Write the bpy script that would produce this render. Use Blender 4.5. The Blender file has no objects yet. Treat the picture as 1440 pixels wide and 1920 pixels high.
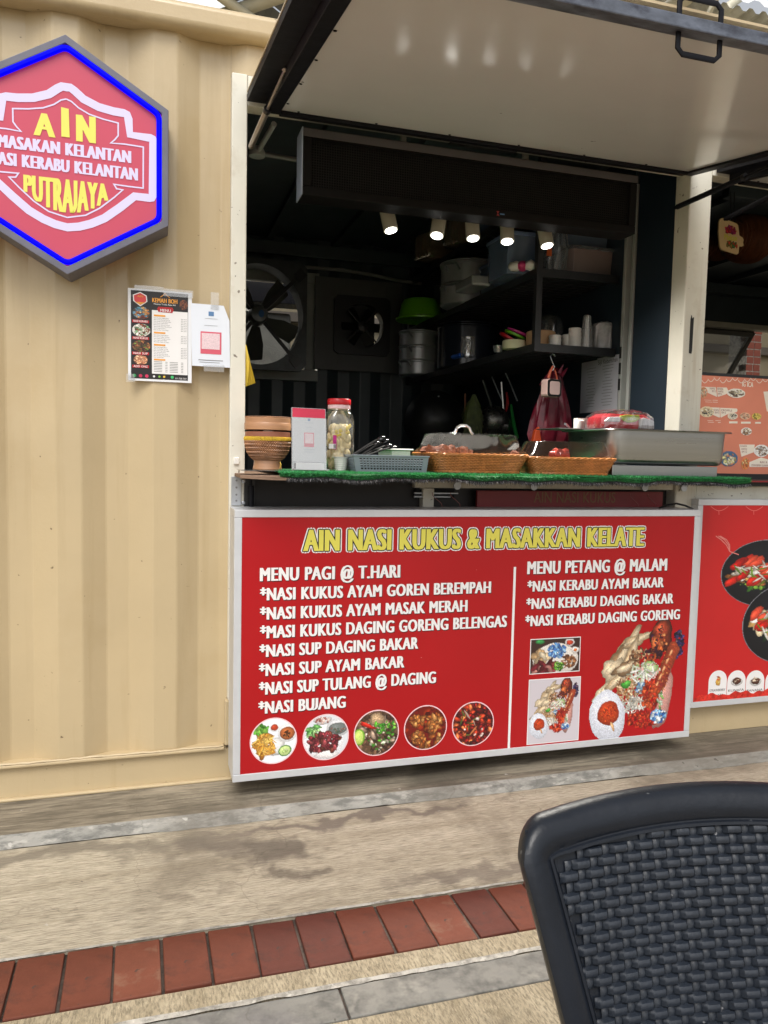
import bpy, math, random
import numpy as np
from mathutils import Vector, Matrix
random.seed(7); RNG = np.random.default_rng(7)
S = bpy.context.scene; COL = S.collection
# ------------------------------------------------------------------ camera
F, CX, CY = 1442.0, 720.0, 960.0
CAM = np.array([0.0, -2.6, 1.15])
XV, YV, XH = 300.0, 20400.0, 5500.0
YH = CY - ((XH-CX)*(XV-CX)+F*F)/(YV-CY)
_x = np.array([XH-CX, YH-CY, F]); _x /= np.linalg.norm(_x)
_d = np.array([XV-CX, YV-CY, F]); _d /= np.linalg.norm(_d)
_y = -np.cross(_d, _x)
R = np.stack([_x, _y, -_d], 1)
cam = bpy.data.objects.new('camera', bpy.data.cameras.new('camera')); COL.objects.link(cam); S.camera = cam
rt, dn, fw = R[0], R[1], R[2]
cam.matrix_world = Matrix(((rt[0], -dn[0], -fw[0], CAM[0]), (rt[1], -dn[1], -fw[1], CAM[1]), (rt[2], -dn[2], -fw[2], CAM[2]), (0, 0, 0, 1)))
cam.data.sensor_fit = 'VERTICAL'; cam.data.sensor_height = 24; cam.data.lens = F*24/1920
cam.data.clip_start = .02; cam.data.clip_end = 400
def at(px, py, Y=0.0):
    d = R.T @ np.array([px-CX, py-CY, F]); return CAM + d*((Y-CAM[1])/d[1])
def atx(px, py, X):
    d = R.T @ np.array([px-CX, py-CY, F]); return CAM + d*((X-CAM[0])/d[0])
def atz(px, py, Z):
    d = R.T @ np.array([px-CX, py-CY, F]); return CAM + d*((Z-CAM[2])/d[2])
# ------------------------------------------------------------------ world, sun, exposure
W = bpy.data.worlds.new('World'); S.world = W; W.use_nodes = True
nt = W.node_tree; nt.nodes.clear()
sky = nt.nodes.new('ShaderNodeTexSky'); sky.sky_type = 'NISHITA'; sky.sun_disc = False
sky.sun_elevation = math.radians(52); sky.sun_rotation = math.radians(200); sky.air_density = 1.2; sky.dust_density = 4
hs = nt.nodes.new('ShaderNodeHueSaturation'); hs.inputs['Saturation'].default_value = .22
bg = nt.nodes.new('ShaderNodeBackground'); bg.inputs[1].default_value = .15
wo = nt.nodes.new('ShaderNodeOutputWorld')
nt.links.new(sky.outputs[0], hs.inputs['Color']); nt.links.new(hs.outputs[0], bg.inputs[0]); nt.links.new(bg.outputs[0], wo.inputs[0])
sl = bpy.data.lights.new('sun', 'SUN'); sl.energy = 1.3; sl.angle = math.radians(32); sl.color = (1, .96, .9)
so = bpy.data.objects.new('sun', sl); COL.objects.link(so)
so.rotation_euler = Vector((.30, .62, -1.0)).to_track_quat('-Z', 'Y').to_euler(); so.location = (-3, -6, 8)
S.view_settings.view_transform = 'Standard'; S.view_settings.look = 'None'
S.view_settings.exposure = 0.30; S.view_settings.gamma = 1; S.view_settings.use_curve_mapping = False
S.render.engine = 'CYCLES'
S.cycles.max_bounces = 8; S.cycles.transparent_max_bounces = 16; S.cycles.caustics_reflective = False; S.cycles.caustics_refractive = False
# ------------------------------------------------------------------ materials
def lin(c):
    return tuple(((v/255)/12.92 if v/255 <= .04045 else ((v/255+.055)/1.055)**2.4) for v in c)
_M = {}
def M(name, col, rough=.5, metal=0, var=.12, vs=6, bump=0, bs=80, stretch=(1, 1, 1), dirt=None, dscale=3, damt=.5, dthr=.55, coat=0, emit=0, spec=.5, rvar=.1, specks=None, runs=None):
    if name in _M: return _M[name]
    m = bpy.data.materials.new(name); m.use_nodes = True; _M[name] = m
    n = m.node_tree.nodes; l = m.node_tree.links; b = n['Principled BSDF']
    tc = n.new('ShaderNodeTexCoord'); mp = n.new('ShaderNodeMapping'); mp.inputs['Scale'].default_value = stretch
    l.new(tc.outputs['Object'], mp.inputs[0])
    def noise(sc, det=4, vec=None, rr=.6):
        t = n.new('ShaderNodeTexNoise'); t.inputs['Scale'].default_value = sc; t.inputs['Detail'].default_value = det; t.inputs['Roughness'].default_value = rr
        l.new(vec or mp.outputs[0], t.inputs['Vector']); return t.outputs['Fac']
    def ramp(fac, a, bb, ca, cb):
        r = n.new('ShaderNodeValToRGB'); r.color_ramp.elements[0].position = a; r.color_ramp.elements[1].position = bb
        r.color_ramp.elements[0].color = (*ca, 1); r.color_ramp.elements[1].color = (*cb, 1); l.new(fac, r.inputs[0]); return r.outputs[0]
    def mix(fac, a, c):
        x = n.new('ShaderNodeMix'); x.data_type = 'RGBA'
        l.new(fac, x.inputs[0]); l.new(a, x.inputs[6])
        if isinstance(c, tuple): x.inputs[7].default_value = (*c, 1)
        else: l.new(c, x.inputs[7])
        return x.outputs[2]
    lo = tuple(v*(1-var) for v in col); hi = tuple(min(1, v*(1+var)) for v in col)
    c = ramp(noise(vs), .3, .7, lo, hi)
    if dirt:
        f = ramp(noise(dscale, 6), dthr, dthr+.18, (0, 0, 0), (damt,)*3)
        c = mix(f, c, dirt)
    if runs:
        m3 = n.new('ShaderNodeMapping'); m3.inputs['Scale'].default_value = (9, 9, .55); l.new(tc.outputs['Object'], m3.inputs[0])
        f = ramp(noise(2.2, 5, m3.outputs[0]), .56, .74, (0, 0, 0), (runs[1],)*3); c = mix(f, c, runs[0])
    if specks:
        f = ramp(noise(specks[1], 2, tc.outputs['Object']), specks[2], specks[2]+.04, (0, 0, 0), (.8,)*3)
        c = mix(f, c, specks[0])
    l.new(c, b.inputs['Base Color'])
    rr = n.new('ShaderNodeMapRange'); rr.inputs[3].default_value = max(.02, rough-rvar); rr.inputs[4].default_value = min(1, rough+rvar)
    l.new(noise(vs*2.3), rr.inputs[0]); l.new(rr.outputs[0], b.inputs['Roughness'])
    b.inputs['Metallic'].default_value = metal; b.inputs['Coat Weight'].default_value = coat; b.inputs['Coat Roughness'].default_value = .12
    b.inputs['Specular IOR Level'].default_value = spec
    if emit: l.new(c, b.inputs['Emission Color']); b.inputs['Emission Strength'].default_value = emit
    if bump:
        bp = n.new('ShaderNodeBump'); bp.inputs['Strength'].default_value = bump; bp.inputs['Distance'].default_value = .004
        l.new(noise(bs, 5), bp.inputs['Height']); l.new(bp.outputs[0], b.inputs['Normal'])
    return m
def clear_mat(name, tint=(1, 1, 1), gloss=.12, milk=.05, rough=.06, edge=.55):
    if name in _M: return _M[name]
    m = bpy.data.materials.new(name); m.use_nodes = True; _M[name] = m
    n = m.node_tree.nodes; l = m.node_tree.links; n.clear()
    o = n.new('ShaderNodeOutputMaterial'); t = n.new('ShaderNodeBsdfTransparent'); t.inputs[0].default_value = (*tint, 1)
    g = n.new('ShaderNodeBsdfGlossy'); g.inputs['Roughness'].default_value = rough
    d = n.new('ShaderNodeBsdfDiffuse'); d.inputs[0].default_value = (.8*tint[0]**.5, .8*tint[1]**.5, .8*tint[2]**.5, 1)
    tc = n.new('ShaderNodeTexCoord'); nz = n.new('ShaderNodeTexNoise'); nz.inputs['Scale'].default_value = 25; l.new(tc.outputs['Object'], nz.inputs[0])
    bp = n.new('ShaderNodeBump'); bp.inputs['Strength'].default_value = .15; bp.inputs['Distance'].default_value = .003; l.new(nz.outputs[0], bp.inputs['Height']); l.new(bp.outputs[0], g.inputs['Normal'])
    lw = n.new('ShaderNodeLayerWeight'); lw.inputs[0].default_value = .35
    mr = n.new('ShaderNodeMapRange'); mr.inputs[3].default_value = gloss; mr.inputs[4].default_value = min(.95, gloss+edge); l.new(lw.outputs['Facing'], mr.inputs[0])
    a = n.new('ShaderNodeMixShader'); a.inputs[0].default_value = milk; l.new(t.outputs[0], a.inputs[1]); l.new(d.outputs[0], a.inputs[2])
    b = n.new('ShaderNodeMixShader'); l.new(mr.outputs[0], b.inputs[0]); l.new(a.outputs[0], b.inputs[1]); l.new(g.outputs[0], b.inputs[2]); l.new(b.outputs[0], o.inputs[0])
    return m
def print_mat():
    m = bpy.data.materials.new('printed_ink'); m.use_nodes = True; n = m.node_tree.nodes; l = m.node_tree.links
    a = n.new('ShaderNodeAttribute'); a.attribute_name = 'Col'; b = n['Principled BSDF']; l.new(a.outputs[0], b.inputs['Base Color']); b.inputs['Roughness'].default_value = .45
    return m
INK = print_mat()
# ------------------------------------------------------------------ mesh helpers
class MB:
    def __init__(s): s.v = []; s.f = []
    def add(s, vs, fs):
        o = len(s.v); s.v.extend([tuple(map(float, p)) for p in vs]); s.f.extend([tuple(i+o for i in f) for f in fs]); return s
    def box(s, x0, x1, y0, y1, z0, z1, mt=None):
        vs = [(x0, y0, z0), (x1, y0, z0), (x1, y1, z0), (x0, y1, z0), (x0, y0, z1), (x1, y0, z1), (x1, y1, z1), (x0, y1, z1)]
        if mt is not None: vs = [tuple(mt @ Vector(p)) for p in vs]
        return s.add(vs, [(0, 3, 2, 1), (4, 5, 6, 7), (0, 1, 5, 4), (1, 2, 6, 5), (2, 3, 7, 6), (3, 0, 4, 7)])
    def prism(s, poly, y0, y1):     # polygon in XZ, extruded along Y
        n = len(poly); vs = [(p[0], y0, p[1]) for p in poly]+[(p[0], y1, p[1]) for p in poly]
        ar = sum(poly[i][0]*poly[(i+1) % n][1]-poly[(i+1) % n][0]*poly[i][1] for i in range(n))
        if ar < 0: vs = [(p[0], y0, p[1]) for p in poly[::-1]]+[(p[0], y1, p[1]) for p in poly[::-1]]
        fs = [tuple(range(n)), tuple(range(2*n-1, n-1, -1))]+[(i, i+n, (i+1) % n+n, (i+1) % n) for i in range(n)]
        return s.add(vs, fs)
    def tube(s, pts, r, n=8, closed=False, sx=1.0):
        P = [Vector(p) for p in pts]; k = len(P); vs = []; up = None
        for i, p in enumerate(P):
            a = P[(i-1) % k] if (closed or i > 0) else p; b = P[(i+1) % k] if (closed or i < k-1) else p
            t = (b-a).normalized()
            if up is None:
                up = Vector((0, 0, 1)) if abs(t.z) < .9 else Vector((1, 0, 0))
            u = (up-t*up.dot(t))
            if u.length < 1e-5: u = t.orthogonal()
            u.normalize(); up = u; w = t.cross(u)
            rr = r[i] if isinstance(r, (list, tuple)) else r
            for j in range(n):
                th = 2*math.pi*(j+.5)/n; vs.append(p+u*math.cos(th)*rr+w*math.sin(th)*rr*sx)
        fs = []
        for i in range(k if closed else k-1):
            for j in range(n):
                a = i*n+j; b = i*n+(j+1) % n; c = ((i+1) % k)*n+(j+1) % n; d = ((i+1) % k)*n+j
                fs.append((a, b, c, d))
        if not closed: fs += [tuple(range(n))[::-1], tuple(range((k-1)*n, k*n))]
        return s.add(vs, fs)
    def lathe(s, prof, c=(0, 0, 0), n=32, mt=None, sq=1.0):
        vs = []; k = len(prof)
        for r, z in prof:
            for j in range(n):
                th = 2*math.pi*j/n; p = Vector((r*math.cos(th)+c[0], r*math.sin(th)*sq+c[1], z+c[2]))
                vs.append(mt @ p if mt is not None else p)
        fs = [(i*n+j, i*n+(j+1) % n, (i+1)*n+(j+1) % n, (i+1)*n+j) for i in range(k-1) for j in range(n)]
        if prof[0][0] > 1e-6: fs.append(tuple(range(n))[::-1])
        if prof[-1][0] > 1e-6: fs.append(tuple(range((k-1)*n, k*n)))
        return s.add(vs, fs)
    def blob(s, c, r, seed=0, amp=.15, n=10, fr=3.0):
        rg = random.Random(seed); ph = [rg.uniform(0, 6.28) for _ in range(6)]; vs = []
        for i in range(n+1):
            a = math.pi*i/n
            for j in range(n*2):
                b = math.pi*j/n
                d = Vector((math.sin(a)*math.cos(b), math.sin(a)*math.sin(b), math.cos(a)))
                k = 1+amp*(math.sin(fr*d.x+ph[0])*math.sin(fr*1.3*d.y+ph[1])+.6*math.sin(fr*2.1*d.z+ph[2])*math.sin(fr*2.4*d.x+ph[3])+.4*math.sin(fr*4*d.y+ph[4])*math.sin(fr*4.4*d.z+ph[5]))
                vs.append((c[0]+d.x*r[0]*k, c[1]+d.y*r[1]*k, c[2]+d.z*r[2]*k))
        m = n*2; return s.add(vs, [(i*m+j, (i+1)*m+j, (i+1)*m+(j+1) % m, i*m+(j+1) % m) for i in range(n) for j in range(m)])
    def lumps(s, C, U, V, N, hu, hv, h, nu=5, nv=4, pu=4, pv=2):
        C, U, V, N = (np.asarray(a, float) for a in (C, U, V, N)); k = len(C)
        a, b = np.meshgrid(np.linspace(-1, 1, nu), np.linspace(-1, 1, nv)); a = a.ravel(); b = b.ravel()
        hh = (1-np.abs(a)**pu)*(1-np.abs(b)**pv)
        hh = np.clip(hh, 0, 1)**.55
        hu = np.broadcast_to(hu, (k,)); hv = np.broadcast_to(hv, (k,))
        vs = C[:, None]+U[:, None]*(a[None, :, None]*hu[:, None, None])+V[:, None]*(b[None, :, None]*hv[:, None, None])+N[:, None]*(hh[None, :, None]*h)
        q = [(j*nu+i, j*nu+i+1, (j+1)*nu+i+1, (j+1)*nu+i) for j in range(nv-1) for i in range(nu-1)]
        o = len(s.v); s.v.extend(map(tuple, vs.reshape(-1, 3))); m = nu*nv
        for t in range(k):
            s.f.extend([tuple(x+o+t*m for x in f) for f in q])
        return s
ORG = {}
def boxes(name, lst, mat, parent, bevel=0):
    return [mesh_obj(name, MB().box(*b), mat, parent, bevel) for b in lst]
def mesh_obj(name, mb, mat, parent=None, bevel=0, smooth=False, origin=None, seg=2):
    me = bpy.data.meshes.new(name)
    if parent is not None: o0 = ORG[parent.name]
    elif origin is not None: o0 = Vector(origin)
    else:
        a = np.array(mb.v); o0 = Vector(((a[:, 0].min()+a[:, 0].max())/2, (a[:, 1].min()+a[:, 1].max())/2, a[:, 2].min()))
    V = np.array(mb.v, float)-np.array(o0)
    me.from_pydata(V.tolist(), [], mb.f); me.validate()
    if smooth: me.polygons.foreach_set('use_smooth', [True]*len(me.polygons))
    me.materials.append(mat)
    ob = bpy.data.objects.new(name, me); COL.objects.link(ob); ORG[ob.name] = o0
    if parent is not None: ob.parent = parent
    else: ob.location = o0
    if smooth:
        try: me.set_sharp_from_angle(angle=math.radians(40))
        except Exception: pass
    if bevel:
        b = ob.modifiers.new('bevel', 'BEVEL'); b.width = bevel; b.segments = seg; b.limit_method = 'ANGLE'; b.angle_limit = math.radians(40); b.harden_normals = False
    return ob
def tag(o, label=None, cat=None, group=None, kind=None):
    if label: o['label'] = label
    if cat: o['category'] = cat
    if group: o['group'] = group
    if kind: o['kind'] = kind
    return o
def thing(name, label, cat, loc=(0, 0, 0), group=None):
    o = bpy.data.objects.new(name, None); COL.objects.link(o); o.location = loc; o.empty_display_size = .05
    ORG[o.name] = Vector(loc); return tag(o, label, cat, group)
def copy_tree(o, parent=None):
    c = o.copy(); COL.objects.link(c)
    if parent is not None: c.parent = parent
    for ch in list(o.children): copy_tree(ch, c)
    return c
def poly_flat(mb, pts, Y):
    return mb.add([(p[0], Y, p[1]) for p in pts], [tuple(range(len(pts)))])
def disc(mb, cx, cz, r, Y, n=40, rz=None):
    rz = rz or r
    return poly_flat(mb, [(cx+r*math.cos(2*math.pi*i/n), cz+rz*math.sin(2*math.pi*i/n)) for i in range(n)], Y)
def ribbon(mb, pts, w, Y, closed=False):
    P = [Vector(p) for p in pts]; k = len(P); A = []; B = []
    for i, p in enumerate(P):
        a = P[(i-1) % k] if (closed or i) else p; b = P[(i+1) % k] if (closed or i < k-1) else p
        t1 = (p-a).normalized() if (p-a).length > 0 else (b-p).normalized(); t2 = (b-p).normalized() if (b-p).length > 0 else t1
        t = (t1+t2).normalized(); nn = Vector((-t.y, t.x)); sc = 1/max(.5, nn.dot(Vector((-t1.y, t1.x))))
        A.append(p+nn*w/2*sc); B.append(p-nn*w/2*sc)
    vs = [(q.x, Y, q.y) for q in A]+[(q.x, Y, q.y) for q in B]
    return mb.add(vs, [(i, (i+1) % k, (i+1) % k+k, i+k) for i in range(k if closed else k-1)])
# ------------------------------------------------------------------ lettering
_tc = {}
def glyphs(body, sp=1.0, res=3):
    key = (body, sp, res)
    if key in _tc: return _tc[key]
    c = bpy.data.curves.new('t', 'FONT'); c.body = body; c.size = 1; c.space_character = sp; c.space_word = 1.15; c.resolution_u = res
    o = bpy.data.objects.new('t', c); COL.objects.link(o)
    dg = bpy.context.evaluated_depsgraph_get(); me = bpy.data.meshes.new_from_object(o.evaluated_get(dg))
    v = np.array([tuple(x.co) for x in me.vertices]); f = [tuple(p.vertices) for p in me.polygons]
    bpy.data.objects.remove(o); bpy.data.curves.remove(c); bpy.data.meshes.remove(me)
    if 'J' in body:      # capital J of this face hangs below the line: stand it on the baseline
        par = list(range(len(v)))
        def fd(a):
            while par[a] != a: par[a] = par[par[a]]; a = par[a]
            return a
        for fc_ in f:
            for q_ in fc_[1:]: par[fd(q_)] = fd(fc_[0])
        root = np.array([fd(a) for a in range(len(v))]); cap_ = v[:, 1].max()
        for r_ in np.unique(root):
            k_ = root == r_; lo_, hi_ = v[k_, 1].min(), v[k_, 1].max(); wd_ = np.ptp(v[k_, 0])
            if lo_ < -.05 and hi_ > .5 and wd_ < .45: v[k_, 1] = (v[k_, 1]-lo_)/(hi_-lo_)*hi_; yy_ = np.clip(1-v[k_, 1]/(.30*hi_), 0, 1); v[k_, 0] = v[k_, 0]-.13*yy_**1.3+.03
    _tc[key] = (v[:, :2], f); return _tc[key]
def text(mb, body, x0, x1, z, cap, Y, ring=0.0, stress=0, sh=.012, warp=None, slant=0, res=3, sp=None, rn=12):
    # heavier weights are built from shifted copies, each one a hair further out
    if sp is None: sp = 1.0+(1.1*stress*sh)
    v, f = glyphs(body, sp, res); hv, _ = glyphs('H', 1.0, 3); ch = hv[:, 1].max()-hv[:, 1].min()
    mn, mx = v[:, 0].min(), v[:, 0].max(); sz = cap/ch; w = stress*sh*sz
    sx = (x1-x0-w)/(mx-mn); S_ = []
    base = [((k-stress/2)*sh, 0) for k in range(stress+1)]
    if ring:
        for k in range(rn):
            a = 2*math.pi*k/rn; e = base[-1][0] if math.cos(a) > .1 else base[0][0] if math.cos(a) < -.1 else 0
            S_.append((e+ring*math.cos(a), ring*math.sin(a)))
    S_ += base
    for k, (dx, dz) in enumerate(S_):
        X = x0+w/2+(v[:, 0]-mn)*sx; Zr = v[:, 1]*sz
        if warp is not None: X, Zr = warp((X-x0)/(x1-x0), Zr/cap, X, Zr)
        X = X+slant*Zr+dx*sz
        mb.add(np.stack([X, np.full_like(X, Y-.00003*k), z+Zr+dz*sz], 1), f)
    return mb
# ------------------------------------------------------------------ food pictures (raster on a fine grid)
class Pic:
    def __init__(s, w, h, bg=None):
        s.w, s.h = w, h; s.a = np.zeros((h, w, 3)); s.m = np.zeros((h, w))
        if bg is not None: s.a[:] = bg; s.m[:] = 1
        s.X, s.Y = np.meshgrid(np.arange(w)/w, np.arange(h)/w)    # both in units of the width
    def el(s, x, y, rx, ry=None, ang=0, col=(1, 1, 1), hl=.25, rim=.3, lump=.12, noise=.06):
        ry = ry or rx; ca, sa = math.cos(ang), math.sin(ang); dx = s.X-x; dy = s.Y-y
        u = (dx*ca+dy*sa)/rx; v = (-dx*sa+dy*ca)/ry; th = np.arctan2(v, u); p = RNG.uniform(0, 6.28, 3)
        d = np.sqrt(u*u+v*v)/(1+lump*(np.sin(3*th+p[0])*.5+np.sin(5*th+p[1])*.35+np.sin(9*th+p[2])*.2))
        k = d < 1
        if not k.any(): return s
        lit = 1-rim*d[k]**3+hl*np.exp(-(((u[k]+.3)**2+(v[k]+.35)**2)/.12)) - .08*v[k]
        c = np.array(col)/255.
        s.a[k] = np.clip(c[None]*lit[:, None]*(1+RNG.normal(0, noise, (k.sum(), 1))), 0, 1)
        s.m[k] = 1; return s
    def pile(s, x, y, rx, ry, cols, n, r, asp=(1, 2.2), **kw):
        for i in range(n):
            t = RNG.uniform(0, 6.28); q = math.sqrt(RNG.uniform(0, 1)); a = RNG.uniform(0, 3.14)
            rr = r*RNG.uniform(.6, 1.3); c = np.array(cols[RNG.integers(len(cols))])*RNG.uniform(.72, 1.15)
            s.el(x+rx*q*math.cos(t), y+ry*q*math.sin(t), rr*RNG.uniform(*asp), rr, a, c, **kw)
        return s
    def strands(s, x, y, rx, ry, cols, n, ln, wd):
        return s.pile(x, y, rx, ry, cols, n, wd, asp=(ln/wd*.7, ln/wd), hl=.1, rim=.25, lump=.02)
    def place(s, name, x0, x1, z0, z1, Y, parent, circle=False):
        w, h = s.w, s.h
        X = np.linspace(x0, x1, w); Z = np.linspace(z1, z0, h); gx, gz = np.meshgrid(X, Z)
        mb = MB(); idx = -np.ones(w*h, int); faces = []
        m = s.m > .5
        if circle:
            m = m & (((np.linspace(-1, 1, w)[None]**2)+(np.linspace(-1, 1, h)[:, None]**2)) <= 1.0)
        q = m[:-1, :-1] & m[1:, :-1] & m[:-1, 1:] & m[1:, 1:]
        jj, ii = np.nonzero(q); base = jj*w+ii
        F_ = np.stack([base, base+w, base+w+1, base+1], 1)
        used = np.unique(F_); idx[used] = np.arange(len(used)); F_ = idx[F_]
        V = np.stack([gx.ravel()[used], np.full(len(used), Y), gz.ravel()[used]], 1)-np.array(ORG[parent.name])
        me = bpy.data.meshes.new(name); me.from_pydata(V.tolist(), [], F_.tolist())
        c = np.clip(s.a.reshape(-1, 3)[used], 0, 1); c = np.where(c <= .04045, c/12.92, ((c+.055)/1.055)**2.4)
        at_ = me.color_attributes.new('Col', 'FLOAT_COLOR', 'POINT'); at_.data.foreach_set('color', np.concatenate([c, np.ones((len(c), 1))], 1).ravel())
        me.materials.append(INK); o = bpy.data.objects.new(name, me); COL.objects.link(o); o.parent = parent; ORG[o.name] = ORG[parent.name]; return o
# ------------------------------------------------------------------ palette
BEIGE = M('beige_container_paint', (.525, .415, .250), .34, var=.05, vs=2.5, bump=.22, bs=55, coat=.15, dirt=(.42, .30, .15), dscale=1.6, damt=.4, dthr=.52, specks=((.10, .06, .03), 38, .735), runs=((.40, .29, .15), .32))
CREAM = M('cream_frame_paint', (.74, .72, .63), .42, var=.05, vs=5, bump=.1, bs=60, dirt=(.45, .38, .26), dscale=7, damt=.5, dthr=.57, specks=((.12, .08, .05), 45, .70), runs=((.42, .32, .18), .45))
NAVY = M('navy_interior_paint', (.036, .050, .058), .42, var=.15, vs=4, bump=.08, bs=50)
NAVY2 = M('navy_partition_paint', (.012, .022, .034), .5, var=.1, vs=3)
DARK = M('charcoal_frame_paint', (.006, .006, .009), .5, var=.2, vs=10, bump=.05, spec=.18)
BLK = M('black_plastic', (.012, .012, .013), .35, var=.1)
WORN = M('worn_blue_grey_frame_paint', (.10, .115, .15), .4, var=.5, vs=26, bump=.1, stretch=(.5, 1, 1), dirt=(.016, .017, .03), dscale=30, damt=.9, dthr=.5)
PANEL = M('off_white_panel_laminate', (.70, .70, .71), .16, var=.03, vs=3, rvar=.05, coat=.4, specks=((.05, .04, .03), 24, .76))
GALV = M('galvanised_steel', (.48, .50, .53), .4, metal=.8, var=.1, vs=20)
ALU = M('aluminium_sign_frame', (.66, .68, .71), .42, metal=.35, var=.05, vs=12, bump=.03)
STEEL = M('brushed_stainless_steel', (.42, .43, .435), .30, metal=1, var=.06, vs=14, stretch=(.15, 1, 4), rvar=.08)
RED = M('red_printed_vinyl', (.41, .007, .011), .32, var=.06, vs=2, bump=.22, bs=3.2, spec=.4, specks=((.8, .5, .5), 60, .79))
REDDK = M('dark_red_old_sign', (.22, .012, .016), .4, var=.15, vs=5)
WHITE = M('white_vinyl_print', (.83, .82, .82), .45, var=.02)
YEL = M('yellow_vinyl_print', (.72, .66, .10), .45, var=.02)
INKBLK = M('black_vinyl_print', (.012, .012, .012), .5, var=.02)
def flat(name, c, r=.5): return M(name, lin(c), r, var=.03)
PINK = flat('pink_print', (214, 92, 112)); GREY = flat('grey_print', (130, 130, 135)); ORANGE = flat('orange_print', (232, 160, 60))
# ================================================================== SETTING
def slab(name, x0, x1, y0, y1, z0, z1, mat, bev=0):
    return tag(mesh_obj(name, MB().box(x0, x1, y0, y1, z0, z1), mat, None, bev, origin=(0, 0, 0)), kind='structure')
def stone_mat(name, base, hi, dark, streak=(1, 9, 1), bump=.5, dst=.5, sp=.72, grain=40, vs=3, spots=()):
    m = bpy.data.materials.new(name); m.use_nodes = True; n = m.node_tree.nodes; l = m.node_tree.links; b = n['Principled BSDF']
    tc = n.new('ShaderNodeTexCoord'); mp = n.new('ShaderNodeMapping'); mp.inputs['Scale'].default_value = streak; l.new(tc.outputs['Object'], mp.inputs[0])
    def nz(vec, sc, det=6, ro=.65, dist=0):
        t = n.new('ShaderNodeTexNoise'); t.inputs['Scale'].default_value = sc; t.inputs['Detail'].default_value = det; t.inputs['Roughness'].default_value = ro; t.inputs['Distortion'].default_value = dist; l.new(vec, t.inputs['Vector']); return t.outputs[0]
    def rp(f, a, c, ca, cb):
        r = n.new('ShaderNodeValToRGB'); r.color_ramp.elements[0].position = a; r.color_ramp.elements[1].position = c; r.color_ramp.elements[0].color = (*ca, 1); r.color_ramp.elements[1].color = (*cb, 1); l.new(f, r.inputs[0]); return r.outputs[0]
    def mx(f, a, c, mode='MIX'):
        x = n.new('ShaderNodeMix'); x.data_type = 'RGBA'; x.blend_type = mode; l.new(f, x.inputs[0]); l.new(a, x.inputs[6])
        if isinstance(c, tuple): x.inputs[7].default_value = (*c, 1)
        else: l.new(c, x.inputs[7])
        return x.outputs[2]
    O = tc.outputs['Object']; P = mp.outputs[0]
    c = rp(nz(P, vs), .32, .68, base, hi)
    fine = nz(P, grain, 4, .7)
    c = mx(rp(fine, .38, .56, (.8,)*3, (0, 0, 0)), c, tuple(v*.50 for v in base))
    c = mx(rp(nz(P, grain*1.3, 3, .6), .58, .66, (0, 0, 0), (.5,)*3), c, tuple(min(1, v*1.25) for v in hi))
    c = mx(rp(nz(O, 1.5, 7, .62, .4), dst, dst+.16, (0, 0, 0), (.8,)*3), c, dark)
    c = mx(rp(nz(O, 5, 7, .6), .6, .7, (0, 0, 0), (.45,)*3), c, tuple(v*.8 for v in dark))
    c = mx(rp(nz(O, 30, 4, .5), sp, sp+.03, (0, 0, 0), (.7,)*3), c, (.06, .05, .04))
    c = mx(rp(nz(O, 22, 4, .5), sp+.0, sp+.03, (0, 0, 0), (.5,)*3), c, (.6, .57, .52))
    for (sx_, sy_, rad, ax_, scol, am) in spots:
        dn_ = n.new('ShaderNodeTexNoise'); dn_.inputs['Scale'].default_value = 7; dn_.inputs['Detail'].default_value = 6; l.new(O, dn_.inputs['Vector'])
        sc_ = n.new('ShaderNodeVectorMath'); sc_.operation = 'MULTIPLY_ADD'; l.new(dn_.outputs['Color'], sc_.inputs[0]); sc_.inputs[1].default_value = (.60, .34, 0); l.new(O, sc_.inputs[2])
        sb_ = n.new('ShaderNodeVectorMath'); sb_.operation = 'SUBTRACT'; l.new(sc_.outputs[0], sb_.inputs[0]); sb_.inputs[1].default_value = (sx_+.30, sy_+.17, 0)
        ml_ = n.new('ShaderNodeVectorMath'); ml_.operation = 'MULTIPLY'; l.new(sb_.outputs[0], ml_.inputs[0]); ml_.inputs[1].default_value = (1/rad, 1/(rad*ax_), 0)
        ln_ = n.new('ShaderNodeVectorMath'); ln_.operation = 'LENGTH'; l.new(ml_.outputs[0], ln_.inputs[0])
        c = mx(rp(ln_.outputs['Value'], .45, 1.15, (am,)*3, (0, 0, 0)), c, scol)
    l.new(c, b.inputs['Base Color']); b.inputs['Roughness'].default_value = .72
    bp = n.new('ShaderNodeBump'); bp.inputs['Strength'].default_value = bump; bp.inputs['Distance'].default_value = .003; l.new(fine, bp.inputs['Height'])
    vo = n.new('ShaderNodeTexVoronoi'); vo.feature = 'DISTANCE_TO_EDGE'; vo.inputs['Scale'].default_value = 1.1
    dn2 = n.new('ShaderNodeTexNoise'); dn2.inputs['Scale'].default_value = 4; dn2.inputs['Detail'].default_value = 6; l.new(O, dn2.inputs['Vector'])
    wv = n.new('ShaderNodeVectorMath'); wv.operation = 'MULTIPLY_ADD'; l.new(dn2.outputs['Color'], wv.inputs[0]); wv.inputs[1].default_value = (.5, .5, 0); l.new(O, wv.inputs[2]); l.new(wv.outputs[0], vo.inputs['Vector'])
    c = mx(rp(vo.outputs['Distance'], .0, .003, (.28,)*3, (0, 0, 0)), c, (.07, .055, .04)); l.new(c, b.inputs['Base Color'])
    g2 = n.new('ShaderNodeBump'); g2.inputs['Strength'].default_value = .5; g2.inputs['Distance'].default_value = .0015; l.new(nz(O, 170, 3, .7), g2.inputs['Height']); l.new(bp.outputs[0], g2.inputs['Normal'])
    l.new(g2.outputs[0], b.inputs['Normal']); _M[name] = m; return m
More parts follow.
